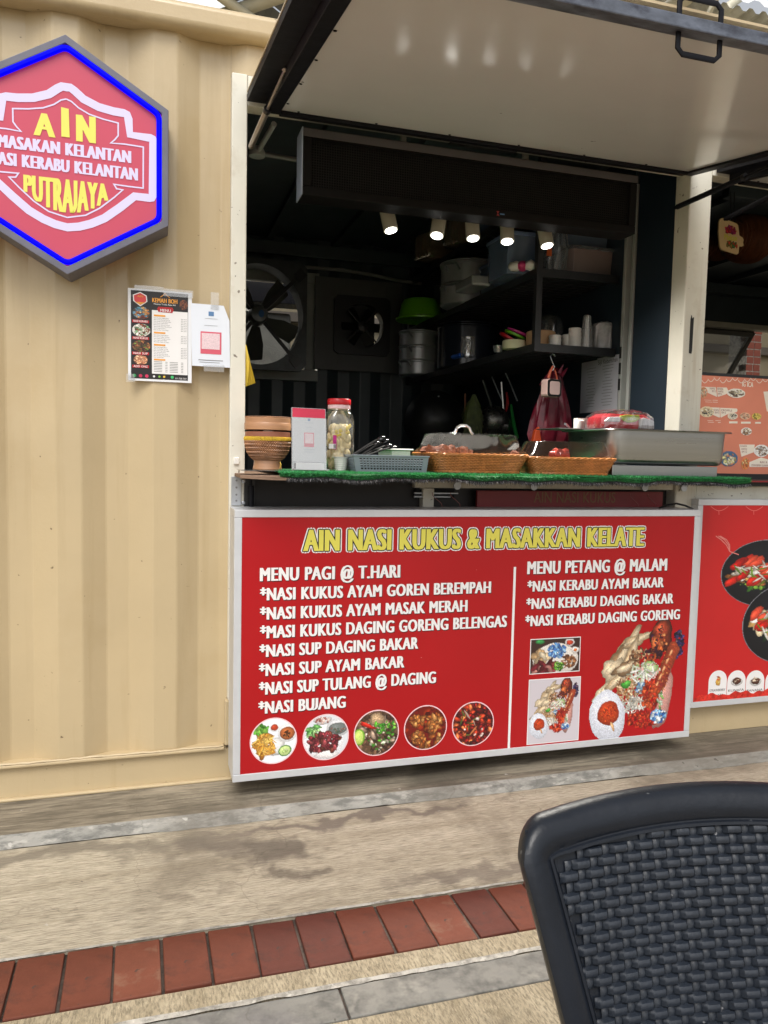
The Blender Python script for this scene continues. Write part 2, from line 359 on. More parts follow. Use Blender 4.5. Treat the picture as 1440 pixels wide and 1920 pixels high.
TAN = stone_mat('stamped_tan_concrete', (.37, .315, .225), (.60, .53, .41), (.17, .14, .10), streak=(.45, 7, 1), vs=2.2, dst=.53, bump=.9, grain=42, spots=((.33, -.46, .13, .8, (.10, .082, .065), .75), (.20, -.38, .22, .35, (.15, .125, .10), .7), (.60, -.31, .55, .07, (.16, .13, .105), .8), (-.25, -.33, .5, .12, (.17, .145, .11), .7), (.10, -.62, .10, .6, (.20, .165, .12), .6), (.9, -.72, .35, .12, (.17, .14, .11), .7), (.36, -.58, .09, .5, (.10, .08, .06), .7)))
TAN2 = stone_mat('coarse_tan_concrete', (.27, .22, .14), (.42, .355, .245), (.12, .10, .07), streak=(5, 1.2, 1), dst=.62, bump=.9, grain=38)
GREYC = stone_mat('grey_ledge_concrete', (.20, .17, .125), (.33, .285, .215), (.09, .075, .055), streak=(.5, 5, 1), dst=.5, bump=.3, grain=14)
KERB = stone_mat('light_grey_cement_edge', (.24, .235, .21), (.38, .36, .32), (.15, .135, .11), streak=(1, 3, 3), dst=.5, bump=.3, grain=14)
SLATE = stone_mat('grey_slate', (.17, .165, .15), (.27, .255, .22), (.12, .11, .12), streak=(1, 1, 1), dst=.47, bump=.3, grain=10)
MORT = stone_mat('pale_mortar', (.30, .28, .24), (.50, .47, .42), (.2, .18, .15), streak=(1, 1, 1), dst=.5, bump=.4, grain=30)
slab('ground', -40, 40, -40, 60, -.09, -.045, TAN2)
slab('concrete_apron', -6, 9, -.784, -.262, -.05, 0, TAN, .002)
slab('concrete_ledge', -6, 9, -.236, 12, -.05, .03, GREYC, .006)
# cement fillet between ledge and apron, uneven edge
mb = MB(); xs = np.linspace(-6, 9, 400); k = len(xs)
yb = -.262-.006*np.sin(xs*7)-.006*RNG.random(k); yt = -.238-.002*RNG.random(k)
mb.add([(x, y, .0012) for x, y in zip(xs, yb)]+[(x, (a+b)/2-.004, .016) for x, a, b in zip(xs, yb, yt)]+[(x, y+.004, .0312) for x, y in zip(xs, yt)], [(i, i+1, i+1+k, i+k) for i in range(k-1)]+[(i+k, i+1+k, i+1+2*k, i+2*k) for i in range(k-1)])
tag(mesh_obj('cement_kerb', mb, KERB, None, 0, True, origin=(0, 0, 0)), kind='structure')
JOINT = stone_mat('dirty_brick_joint', (.05, .036, .028), (.10, .07, .055), (.03, .022, .018), streak=(1, 1, 1), dst=.5, bump=.5, grain=40)
edge = slab('brick_edging', -6, 9, -.985, -.786, -.05, -.008, JOINT)
TERR = [M('terracotta_paver_'+nm, c, .6, var=.18, vs=9, bump=.35, bs=60, dirt=d, dscale=13, damt=.75, dthr=.54, specks=((.05, .035, .03), 30, .69), spec=.25) for nm, c, d in
        (('plain', (.125, .036, .021), (.055, .026, .02)), ('pale', (.15, .046, .027), (.22, .13, .085)), ('deep', (.098, .029, .020), (.045, .025, .02)))]
x = -3.006
bme = []
for m_ in TERR:
    t = MB().box(0, .0985, -.095, .095, -.03, 0); o_ = mesh_obj('paver_source', t, m_, None, .003, origin=(0, 0, 0)); bme.append(o_)
i = 0
while x < 4.5:
    s_ = bme[random.choice([0, 0, 1, 2])]; c = s_.copy(); c.name = 'brick'; COL.objects.link(c); c.parent = edge
    c.location = (x+random.uniform(-.001, .001), -.8855+random.uniform(-.002, .002), .0005+random.uniform(-.0025, .002)); c.rotation_euler = (random.uniform(-.014, .014), random.uniform(-.018, .018), random.uniform(-.014, .014))
    x += .1045; i += 1
for o_ in bme: bpy.data.objects.remove(o_)
mb = MB(); xs = np.linspace(-6, 9, 500); k = len(xs)
a = -.781-.004*RNG.random(k); b = -.788-.003*RNG.random(k)
mb.add([(x, y, .0025) for x, y in zip(xs, b)]+[(x, y, .004) for x, y in zip(xs, a)], [(i, i+1, i+1+k, i+k) for i in range(k-1)])
tag(mesh_obj('mortar_line', mb, MORT, origin=(0, 0, 0)), kind='structure')
mb = MB(); a = -1.052-.003*RNG.random(k); b = -1.063-.006*RNG.random(k)
mb.add([(x, y, .0025) for x, y in zip(xs, b)]+[(x, y, .004) for x, y in zip(xs, a)], [(i, i+1, i+1+k, i+k) for i in range(k-1)])
tag(mesh_obj('mortar_line', mb, MORT, origin=(0, 0, 0)), kind='structure')
slab('concrete_band', -6, 9, -1.058, -.987, -.05, 0, TAN2, .002)
sb = slab('slate_band', -6, 9, -1.1605, -1.060, -.05, -.007, JOINT)
x = -3.0; j = 0
while x < 4:
    L = random.uniform(.32, .5)
    o_ = mesh_obj('slate_slab', MB().box(x+.002, x+L-.003, -1.158, -1.064, -.03, random.uniform(-.001, .001)), SLATE, sb, .003); x += L
slab('concrete_walkway', -6, 9, -9, -1.162, -.05, 0, TAN2, .002)
# ================================================================== CONTAINER
cont = thing('shipping_container', 'tan corrugated shipping container turned into a food stall', 'container', (.0, 0, .03))
PER, DEP, PH = .290, .036, -.287
def corr(x0, x1, z0, z1, y0, per=PER, dep=DEP, ph=PH, sign=1):
    prof = []; k0 = math.floor((x0-ph)/per)-1
    for k in range(k0, int((x1-ph)/per)+2):
        b = ph+k*per
        for u, d in ((0, 0), (.075, 0), (.145, dep), (.215, dep)): prof.append((b+u, d))
    def yv(x):
        for (a, d1), (b, d2) in zip(prof, prof[1:]):
            if a <= x <= b: return d1+(d2-d1)*(x-a)/max(1e-9, b-a)
        return 0
    pts = [(x0, yv(x0))]+[p for p in prof if x0 < p[0] < x1]+[(x1, yv(x1))]
    # soften the bends
    q = []
    for i, p in enumerate(pts):
        if 0 < i < len(pts)-1:
            for t in (-.003, .003):
                xx = p[0]+t; q.append((xx, yv(xx)))
        else: q.append(p)
    n = len(q); mb = MB(); rows_ = 2 if z1-z0 < 1.5 or y0 > .5 else 40
    def dent(x, z): return 0 if rows_ == 2 else .0022*math.sin(x*5.1+z*2.3)*math.sin(z*4.7+x)+.0012*math.sin(x*13+z*9)
    for r_ in range(rows_):
        z_ = z0+(z1-z0)*r_/(rows_-1); mb.v += [(a, y0+sign*d+dent(a, z_), z_) for a, d in q]
    mb.f = [(j*n+i, j*n+i+1, (j+1)*n+i+1, (j+1)*n+i) for j in range(rows_-1) for i in range(n-1)]
    return mb
mesh_obj('corrugated_wall', corr(-3.2, .245, .14, 2.50, 0), BEIGE, cont, smooth=True).data.set_sharp_from_angle(angle=math.radians(12))
mb = MB().box(-3.2, .236, -.012, .05, .138, .150).box(-3.2, 2.091, .006, .06, .03, .137)
mb.box(-3.2, 2.091, -.012, .0058, .03, .040)
mesh_obj('bottom_rail', mb, BEIGE, cont, .004)
# weld bead at the foot of the wall
mb = MB(); mb.tube([(x, -.006-.004*random.random(), .151+.003*random.random()) for x in np.linspace(-3.2, .23, 160)], .004, 6); mesh_obj('weld_bead', mb, BEIGE, cont, smooth=True)
mb = MB().box(-3.2, 4.8, -.045, .045, 2.455, 2.535); mesh_obj('top_rail', mb, BEIGE, cont, .022, True, seg=4)
mesh_obj('header_panel', corr(.2455, 4.8, 2.36, 2.454, .000), BEIGE, cont, smooth=True)
mesh_obj('lower_wall', MB().box(.296, 1.985, .037, .05, .14, 1.064), M('dark_brown_panel', (.014, .011, .010), .5), cont)
# door frame
mb = MB().box(.245, .295, -.014, .06, .31, 2.357); mesh_obj('frame_post', mb, CREAM, cont, .004)
mb = MB().box(.296, 1.989, -.010, .05, 2.262, 2.356); mesh_obj('frame_header', mb, CREAM, cont, .003)
mb = MB().box(.236, 1.988, -.008, .02, .152, .308); mesh_obj('lower_panel', mb, BEIGE, cont, .003)
mb = MB().box(1.991, 2.090, -.012, .080, .15, 2.357); mesh_obj('frame_post', mb, CREAM, cont, .006)
mesh_obj('torn_tape', MB().prism([(2.020, 1.575), (2.031, 1.573), (2.033, 1.585), (2.034, 1.715), (2.026, 1.708), (2.024, 1.722), (2.020, 1.708)], -.0145, -.0122), INKBLK, cont)
mb = MB().box(1.993, 2.09, .0815, .325, .15, 2.45); mesh_obj('partition', mb, NAVY2, cont)
mb = MB().box(2.03, 2.09, .41, 2.40, .15, 2.50); mesh_obj('partition', mb, NAVY2, cont)
mb = MB().box(1.99, 2.028, .335, .355, .9, 2.33).box(1.99, 2.028, .395, .415, .9, 2.33).box(2.02, 2.028, .356, .394, .9, 2.33)
mesh_obj('aluminium_channel', mb, M('dull_aluminium', (.42, .43, .42), .45, metal=.2, var=.08), cont, .001)
mb = MB()
for z in (1.53, 1.6, 1.46): mb.box(1.986, 1.9895, .40, .412, z, z+.05)
mesh_obj('black_tape', mb, INKBLK, cont)
# interior shell
mb = MB()
wx0, wx1, wz0, wz1 = .05, 1.02, 1.64, 2.26
def back_piece(a, b, c, d):
    m = corr(a, b, c, d, 2.36, sign=-1); mb.add(m.v, [f[::-1] for f in m.f])
back_piece(-1.2, wx0, .1, 2.5); back_piece(wx0, wx1, .1, wz0); back_piece(wx0, wx1, wz1, 2.5)
back_piece(wx1, 1.13, .1, 2.5); back_piece(1.13, 1.53, .1, 1.75); back_piece(1.13, 1.53, 2.12, 2.5); back_piece(1.53, 2.03, .1, 2.5)
mesh_obj('back_wall', mb, NAVY, cont)
mesh_obj('back_beam', MB().box(-1.2, 2.03, 2.27, 2.32, 2.38, 2.46), NAVY, cont, .004)
mb = MB().box(-3.2, 4.8, .05, 2.42, 2.50, 2.52)
for x in np.arange(-1.0, 4.8, .42): mb.box(x, x+.04, .06, 2.35, 2.465, 2.499)
mesh_obj('ceiling', mb, NAVY, cont)
mesh_obj('floor', MB().box(-3.2, 4.8, .06, 2.42, .05, .12), DARK, cont)
mesh_obj('side_wall', MB().box(-1.24, -1.2, .05, 2.42, .1, 2.5), NAVY, cont)
mesh_obj('roof_sheet', MB().box(-3.2, 4.8, .05, 2.45, 2.525, 2.55), BEIGE, cont)
# under-counter hinge plate and struts
o = mesh_obj('hinge_plate', MB().box(.2515, .284, -.0185, -.0155, .972, 1.068), GALV, cont, .001)
mb = MB()
for z in (.988, 1.008, 1.032, 1.055):
    mb.lathe([(.0, -.003), (.0035, -.003), (.0035, 0), (0, .0005)], n=10, mt=Matrix.Translation((.268, -.0190, z)) @ Matrix.Rotation(math.pi/2, 4, 'X'))
mesh_obj('screw', mb, M('screw_steel', (.25, .25, .26), .35, metal=.9), o)
mb = MB().box(.258, .276, -.022, -.0155, 1.108, 1.132); mesh_obj('latch', mb, flat('white_plastic', (235, 232, 225), .3), cont, .003)
# ------------------------------------------------------------------ second stall opening (same container, right of the post)
mb = MB().box(2.0915, 4.8, -.010, .05, 2.262, 2.356).box(2.0915, 4.8, -.008, .04, .995, 1.055).box(.90, 1.988, -.0, .035, 1.035, 1.060)
mesh_obj('cream_crossbar', mb, CREAM, cont, .003)
mb = MB().box(2.0915, 4.8, -.006, .02, .03, .994); mesh_obj('lower_panel', mb, BEIGE, cont, .003)
mb = MB().box(.93, .972, -.006, .034, .30, 1.034); mesh_obj('frame_stub', mb, CREAM, cont, .002)
mb = MB()
for (a, b, c, d) in ((2.092, 3.55, .1, 2.5), (3.55, 4.8, .1, 1.72), (3.55, 4.8, 2.19, 2.5)): mb.box(a, b, 2.36, 2.40, c, d)
mesh_obj('back_wall', mb, NAVY, cont)
boxes('back_beam', [(2.092, 4.8, 2.24, 2.32, 2.40, 2.47), (2.6, 4.8, .5, .55, 2.40, 2.46)], NAVY, cont, .003)
mesh_obj('side_wall', MB().box(4.76, 4.8, .06, 2.36, .1, 2.5), NAVY, cont)

# ================================================================== AWNING HATCHES
EL = math.radians(9.4)
def hatch_mt(hx, hy, hz):   # local: x along, y outward (to -Y, sloping down), z up
    return Matrix.Translation((hx, hy, hz)) @ Matrix(((1, 0, 0, 0), (0, -math.cos(EL), -math.sin(EL)*-0, 0), (0, -math.sin(EL), math.cos(EL), 0), (0, 0, 0, 1)))
def hatch(x0, x1, label, Lh=1.125, handles=True):
    T = hatch_mt(0, -.02, 2.243)
    h = thing('awning_hatch', label, 'awning', (x0, -.02, 2.243))
    W_ = x1-x0
    mb = MB()
    mb.box(x0+.062, x0+.104, 0, Lh, 0, .05, T).box(x1-.04, x1, 0, Lh, 0, .05, T)
    mb.box(x0+.104, x1-.04, -.005, .032, -.004, .05, T)
    mesh_obj('frame', mb, DARK, h, .002)
    mb = MB().box(x0, x0+.06, 0, Lh+.04, .028, .050, T).box(x0+.0605, x0+.0618, 0, Lh, -.004, .055, T)
    mesh_obj('side_flange', mb, DARK, h, .001)
    mb = MB().box(x0, x1, Lh+.001, Lh+.045, -.003, .026, T); mesh_obj('front_bar', mb, WORN, h, .003)
    mb = MB().box(x0+.10, x1-.03, .02, Lh, .008, .03, T); mesh_obj('soffit_panel', mb, PANEL, h)
    mb = MB()
    for a in np.arange(x0+.16, x1-.05, .26):
        mb.lathe([(0, -.003), (.004, -.002), (.005, 0)], n=8, mt=T @ Matrix.Translation((a, .045, .0075)))
    for a in np.arange(.12, Lh, .22): mb.lathe([(0, -.003), (.004, -.002), (.005, 0)], n=8, mt=T @ Matrix.Translation((x0+.113, a, .0075)))
    mesh_obj('screw', tag_stuff(mb), DARK, h)
    mesh_obj('hinge', MB().box(x0+.7, x0+.95, -.02, .012, -.010, -.0045, T), BLK, h, .001)
    mesh_obj('top_sheet', MB().box(x0, x1, 0, Lh, .056, .062, T), BEIGE, h)
    return h, T
def tag_stuff(mb): return mb
h1, T1 = hatch(.292, 1.985, 'raised hatch awning with pale soffit and black frame over the main stall')
def strap_handle(xc, zoff, sgn, w=.105, dpt=.045):
    pts = []
    Lh = 1.150
    for (a, b) in ((-w/2, 0), (-w/2, dpt*.75), (-w/2+.012, dpt), (w/2-.012, dpt), (w/2, dpt*.75), (w/2, 0)):
        pts.append(T1 @ Vector((xc+a, Lh, zoff+sgn*b)))
    return MB().tube(pts, .0065, 6, sx=.6)
hx = 1.20
for sgn, z in ((-1, -.002), (1, .026)):
    mesh_obj('handle', strap_handle(at(1308, 80, -1.15)[0], z, sgn), DARK, h1, smooth=True)
def strut(p0, p1, name, parent, m1=DARK, m2=STEEL, r=.010):
    p0, p1 = Vector(p0), Vector(p1); mid = p0.lerp(p1, .52)
    o = mesh_obj(name, MB().tube([p0, mid], r, 12).tube([p0-(mid-p0).normalized()*.012, p0+(mid-p0).normalized()*.01], r*.6, 8), m1, parent, smooth=True)
    mesh_obj('strut_rod', MB().tube([mid, p1], r*.45, 10).lathe([(0, -.008), (.009, 0), (0, .008)], p1, 10), m2, o, smooth=True)
    mesh_obj('strut_collar', MB().tube([mid-(mid-p0).normalized()*.01, mid+(mid-p0).normalized()*.004], r*1.25, 12), BLK, o, smooth=True)
BRASSY = M('dull_strut_steel', (.40, .35, .30), .3, metal=.8)
strut(at(471, 274, -.02), T1 @ Vector((.350, .40, .02)), 'gas_strut', h1, BRASSY, BRASSY, .0095)
strut(at(1270, 388, -.03), T1 @ Vector((1.985, .62, .0)), 'gas_strut', h1, DARK, DARK, .010)
h2, T2 = hatch(2.10, 3.9, 'dark framed neighbouring hatch awning at the right edge')
strut((2.15, -.03, 2.10), T2 @ Vector((2.13, .75, .02)), 'gas_strut', h2, DARK, DARK, .010)

# ================================================================== HEXAGONAL LIT SIGN
YS = -.115
HC = at(124.5, 292, YS); hx0, hz0 = HC[0], HC[2]
Rh = (at(121, 67, YS)[2]-at(128, 518, YS)[2])/2
Rw = at(316, 320, YS)[0]-hx0
def hexp(s): 
    return [(hx0+Rw*s*a, hz0+Rh*s*b) for a, b in ((0, 1), (1, .5), (1, -.5), (0, -1), (-1, -.5), (-1, .5))]
hs_ = thing('hexagonal_sign', 'pink hexagonal lit sign with blue outline and AIN lettering on the tan wall', 'sign', (hx0, 0, hz0-Rh))
def hexring(mb, s0, s1, y0, y1):
    A, B = hexp(s0), hexp(s1)
    vs = [(p[0], y0, p[1]) for p in A]+[(p[0], y0, p[1]) for p in B]+[(p[0], y1, p[1]) for p in A]+[(p[0], y1, p[1]) for p in B]
    fs = []
    for i in range(6):
        j = (i+1) % 6; fs += [(i, j, j+6, i+6), (i+12, i+18, j+18, j+12), (i, i+12, j+12, j), (i+6, j+6, j+18, i+18)]
    return mb.add(vs, [f[::-1] for f in fs])
mesh_obj('sign_casing', hexring(MB(), 1.0, .93, YS, -.001), M('grey_sign_casing', (.13, .13, .17), .5, var=.1, vs=15, bump=.05), hs_, .002)
def emis(name, col, e, base=None):
    m = M(name, base or col, .35, var=.04, vs=2.5); b = m.node_tree.nodes['Principled BSDF']
    for l in list(m.node_tree.links):
        if l.to_socket == b.inputs['Emission Color']: m.node_tree.links.remove(l)
    b.inputs['Emission Color'].default_value = (*col, 1); b.inputs['Emission Strength'].default_value = e
    if 'neon' in name: b.inputs['Specular IOR Level'].default_value = .05
    return m
face = mesh_obj('sign_face', MB().prism(hexp(.93), YS+.012, YS+.03), emis('lit_pink_acrylic', (.62, .055, .10), .22, (.42, .045, .085)), hs_)
mb = MB(); 
def dense(P, n=14):
    out = []
    for i in range(len(P)):
        a, b, c = Vector(P[i-1]), Vector(P[i]), Vector(P[(i+1) % len(P)])
        r = .018; p = b+(a-b).normalized()*r; q = b+(c-b).normalized()*r
        for t in np.linspace(0, 1, 5): out.append(p.lerp(b, t).lerp(b.lerp(q, t), t))
    return out
mb.tube([(p.x, YS+.004, p.y) for p in dense(hexp(.905))], .0085, 8, True)
mesh_obj('neon_tube', mb, emis('blue_neon_tube', (.0, .0, .95), 1.0, (.0, .0, .10)), hs_, smooth=True)
SW = emis('lit_white_acrylic', (.80, .72, .98), .24, (.50, .46, .62)); SY = emis('lit_yellow_acrylic', (.85, .80, .13), .18, (.62, .60, .10))
def sp(x, y): p = at(x/3, y/3, YS); return (p[0], p[2])
YF = YS+.011
def mir(P): return [(2*hx0-p[0], p[1]) for p in P]
slx = 0.0
outer = [sp(*p) for p in ((372, 458), (400, 462), (432, 485), (480, 530), (560, 572), (640, 595), (700, 606), (730, 622), (745, 660), (747, 735), (850, 747), (875, 760), (885, 785), (881, 1100), (868, 1126), (840, 1130), (765, 1120), (690, 1180), (600, 1242), (520, 1275), (450, 1292), (392, 1298))]
inner = [sp(*p) for p in ((372, 512), (385, 516), (410, 535), (460, 575), (540, 612), (620, 636), (690, 655), (697, 690), (697, 772), (800, 780), (836, 790), (838, 1000), (835, 1082), (745, 1078), (660, 1140), (590, 1195), (510, 1232), (450, 1246), (392, 1249))]
def band(mb, A, B, Y):
    # resample both outlines by arclength and bridge
    def rs(P, n=80):
        P = np.array(P); d = np.r_[0, np.cumsum(np.hypot(*np.diff(P, axis=0).T))]; t = np.linspace(0, d[-1], n); return np.stack([np.interp(t, d, P[:, 0]), np.interp(t, d, P[:, 1])], 1)
    A, B = rs(A), rs(B); n = len(A)
    for s in (0, 1):
        a, b = (A, B) if not s else (np.stack([2*hx0-A[:, 0], A[:, 1]], 1), np.stack([2*hx0-B[:, 0], B[:, 1]], 1))
        mb.add([(p[0], Y, p[1]) for p in a]+[(p[0], Y, p[1]) for p in b], [(i, i+1, i+1+n, i+n) for i in range(n-1)])
    return mb
# use a mitred ribbon along the mid line for an even band
mid = [((a[0])) for a in outer]
def midline(P, off):
    return P
mbw = MB(); O2 = [(hx0, outer[0][1])]+outer[1:-1]+[(hx0, outer[-1][1])]
full = O2+mir(O2[1:-1])[::-1]
def inset(P, d):
    n = len(P); out = []
    for i in range(n):
        a, b, c = Vector(P[i-1]), Vector(P[i]), Vector(P[(i+1) % n]); t = ((b-a).normalized()+(c-b).normalized()); t = t.normalized() if t.length > 1e-6 else (c-b).normalized()
        nn = Vector((t.y, -t.x)); out.append((b.x+nn.x*d, b.y+nn.y*d))
    return out
IN = inset(full, .0235); mbw.v = []; n = len(full)
mbw.add([(p[0], YF-.0006, p[1]) for p in full]+[(p[0], YF-.0006, p[1]) for p in IN], [(i, (i+1) % n, (i+1) % n+n, i+n) for i in range(n)])
lineP = [sp(*p) for p in ((370, 548), (400, 562), (440, 598), (500, 634), (580, 662), (664, 684), (664, 755), (645, 778), (622, 797), (700, 803), (806, 820), (805, 1052), (720, 1042), (640, 1030), (655, 1055), (690, 1062), (640, 1105), (560, 1165), (480, 1205), (400, 1220))]
ribbon(mbw, [(hx0, lineP[0][1])]+lineP[1:-1]+[(hx0, lineP[-1][1])], .0042, YF-.0006)
lm = mir(lineP); ribbon(mbw, [(hx0, lm[0][1])]+lm[1:-1]+[(hx0, lm[-1][1])], .0042, YF-.0005)
mesh_obj('badge_outline', mbw, SW, hs_)
def shear(p0, p1): return (p1[1]-p0[1])/(p1[0]-p0[0])
def sgn_text(body, px0, py0, px1, py1, cap_px, mat, off=.02, stress=3, sh=.03, warp=None):
    a, b = sp(px0, py0), sp(px1, py1); z0 = (a[1]+b[1])/2; cap = sp(px0, py0-cap_px)[1]-a[1]
    mb = MB(); text(mb, body, a[0], b[0], z0, cap, YF-.0008, off, stress, sh, warp); return mesh_obj('lettering', mb, mat, hs_)
# AIN: three letters of their own height
for ch, x0, x1, yb, cp in (('A', 183, 312, 750, 128), ('I', 343, 390, 760, 166), ('N', 424, 540, 785, 150)):
    a = sp(x0, yb); b = sp(x1, yb); cap = sp(x0, yb-cp)[1]-a[1]; mb = MB()
    if ch == 'I': mb.prism([(a[0], a[1]), (b[0], a[1]), (b[0]-.002, a[1]+cap*.97), (a[0], a[1]+cap)], YF-.0012, YF-.0006)
    else: text(mb, ch, a[0]+.001, b[0]-.001, a[1], cap, YF-.0008, .0, 5, .022, sp=1)
    mesh_obj('lettering', mb, SY, hs_)
zt = sp(375, 845)[1]
mb = MB(); text(mb, 'MASAKAN KELANTAN', sp(-18, 800)[0], sp(738, 880)[0], sp(375, 866)[1], sp(375, 797)[1]-sp(375, 866)[1], YF-.0008, 0, 5, .024); mesh_obj('lettering', mb, SW, hs_)
mb = MB(); text(mb, 'NASI KERABU KELANTAN', sp(-72, 900)[0], sp(776, 980)[0], sp(375, 962)[1], sp(375, 893)[1]-sp(375, 962)[1], YF-.0008, 0, 5, .022); mesh_obj('lettering', mb, SW, hs_)
px0, px1 = sp(128, 1000)[0], sp(608, 1000)[0]; ztop = sp(370, 1003)[1]; hmid = ztop-sp(370, 1190)[1]; hend = hmid*.45
def wp(u, t, X, Z):
    t = np.clip(t, -.1, 1.1); h = hend+(hmid-hend)*(1-(2*np.clip(u, 0, 1)-1)**2); return X, (t-1)*h
mb = MB(); text(mb, 'PUTRAJAYA', px0, px1, ztop, hmid, YF-.0008, 0, 3, .016, warp=wp, sp=1.12); mesh_obj('lettering', mb, SY, hs_)
boxes('mounting_bracket', [(hx0-.2, hx0-.17, -.08, .0, hz0-.2, hz0+.2), (hx0+.12, hx0+.15, -.08, .0, hz0-.2, hz0+.2)], GALV, hs_)

# ================================================================== MAIN MENU BOARD
YB = -.170
bx0, bx1, bz0, bz1 = .247, 1.986, .090, .969
board = thing('menu_board', 'large red menu board in aluminium frame headed AIN NASI KUKUS, under the counter', 'menu board', (1.1, -.09, bz0))
fw_ = .024
boxes('frame_rail', [(bx0, bx1, YB, -.02, bz1-fw_, bz1), (bx0, bx1, YB, -.02, bz0, bz0+fw_)], ALU, board, .0015)
boxes('frame_stile', [(bx0, bx0+fw_, YB+.001, -.02, bz0+fw_+.0005, bz1-fw_-.0005), (bx1-fw_, bx1, YB+.001, -.02, bz0+fw_+.0005, bz1-fw_-.0005)], ALU, board, .0015)
YP = YB+.003
mesh_obj('panel', MB().box(bx0+fw_, bx1-fw_, YP, -.03, bz0+fw_, bz1-fw_), RED, board)
def bp(px, py): p = at(px, py, YP); return (p[0], p[2])
def btext(body, px0, py0, px1, py1, cap_px, layers, stress=4, sh=.022, name='lettering'):
    a, b = bp(px0, py0), bp(px1, py1); z = (a[1]+b[1])/2; cap = bp((px0+px1)/2, (py0+py1)/2-cap_px)[1]-bp((px0+px1)/2, (py0+py1)/2)[1]
    for i, (mat, off, dx, dz) in enumerate(layers):
        mb = MB(); text(mb, body, a[0]+dx, b[0]+dx, z+dz, cap, YP-.0006-.0008*i, off, stress, sh); mesh_obj(name, mb, mat, board)
btext('AIN NASI KUKUS & MASAKKAN KELATE', 568, 1030, 1207, 1026, 37, [(WHITE, .072, 0, 0), (INKBLK, .034, 0, 0), (YEL, 0, 0, 0)], 3, .030)
LT = [(INKBLK, .006, .0016, -.0022), (WHITE, 0, 0, 0)]
for t, x0, y0, x1, y1, c in (('MENU PAGI @ T.HARI', 487, 1089, 750, 1083, 24), ('*NASI KUKUS AYAM GOREN BEREMPAH', 487, 1124, 920, 1113, 22), ('*NASI KUKUS AYAM MASAK MERAH', 487, 1160, 876, 1148, 22),
        ('*MASI KUKUS DAGING GORENG BELENGAS', 487, 1196, 950, 1176, 22), ('*NASI SUP DAGING BAKAR', 486, 1231, 784, 1217, 22), ('*NASI SUP AYAM BAKAR', 485, 1266, 758, 1253, 22),
        ('*NASI SUP TULANG @ DAGING', 485, 1302, 817, 1281, 22), ('*NASI BUJANG', 484, 1338, 648, 1327, 22), ('MENU PETANG @ MALAM', 988, 1076, 1250, 1070, 23),
        ('*NASI KERABU AYAM BAKAR', 988, 1108, 1244, 1102, 19), ('*NASI KERABU DAGING BAKAR', 986, 1141, 1262, 1132, 19), ('*NASI KERABU DAGING GORENG', 984, 1173, 1274, 1162, 19)):
    btext(t, x0, y0, x1, y1, c, LT)
mb = MB(); a, b = bp(965, 1063), bp(954, 1405); mb.box((a[0]+b[0])/2-.0045, (a[0]+b[0])/2+.0045, YP-.001, YP-.0004, b[1], a[1]); mesh_obj('divider_line', mb, WHITE, board)
# food pictures
WH = (238, 240, 246)
def pic1():
    p = Pic(90, 90, np.array(WH)/255.); p.pile(.24, .26, .12, .12, [(110, 190, 70), (150, 215, 90), (80, 160, 50)], 22, .05); p.el(.5, .62, .24, .2, 0, (245, 245, 242)); 
    p.pile(.3, .58, .22, .24, [(226, 160, 60), (240, 185, 80), (205, 130, 45)], 40, .05); p.strands(.3, .56, .2, .22, [(250, 205, 110), (215, 140, 50), (240, 180, 70)], 90, .11, .012)
    p.el(.79, .34, .21, .20, 0, (250, 250, 250), 0, .15, .02); p.el(.79, .35, .165, .145, 0, (196, 110, 60), .2, .4, .02); p.pile(.79, .37, .08, .06, [(90, 50, 25), (220, 150, 90)], 14, .02)
    p.el(.51, .2, .105, .095, 0, (248, 248, 248), 0, .1, .02); p.el(.51, .2, .08, .07, 0, (190, 70, 40), .2, .3, .05); p.el(.74, .73, .145, .12, -.3, (70, 140, 50), 0, .1, .02); p.el(.74, .73, .12, .1, -.3, (205, 228, 150), .1, .1, .02); p.pile(.74, .73, .06, .05, [(235, 245, 190), (170, 205, 110)], 14, .014); return p
def pic2():
    p = Pic(90, 90, np.array((222, 226, 232))/255.); p.el(.45, .6, .44, .38, 0, (244, 244, 248), 0, .05, .02); p.el(.42, .12, .2, .09, 0, (235, 230, 230)); p.pile(.42, .12, .16, .06, [(190, 120, 110), (230, 200, 190)], 14, .025)
    p.el(.76, .3, .26, .2, 0, (230, 232, 236), .1, .2, .02); p.el(.76, .32, .21, .13, 0, (120, 128, 126), .1, .2, .03); p.pile(.76, .33, .16, .08, [(150, 110, 100), (90, 110, 90)], 16, .02)
    p.pile(.2, .35, .14, .14, [(130, 200, 110), (180, 225, 150), (95, 170, 80)], 26, .035, lump=.3); p.el(.52, .86, .26, .12, 0, (246, 242, 242), 0, .2, .2)
    p.pile(.46, .62, .34, .2, [(140, 50, 60), (105, 35, 45), (165, 75, 80), (120, 60, 50)], 95, .04, asp=(1, 2.5), hl=.5, rim=.5); return p
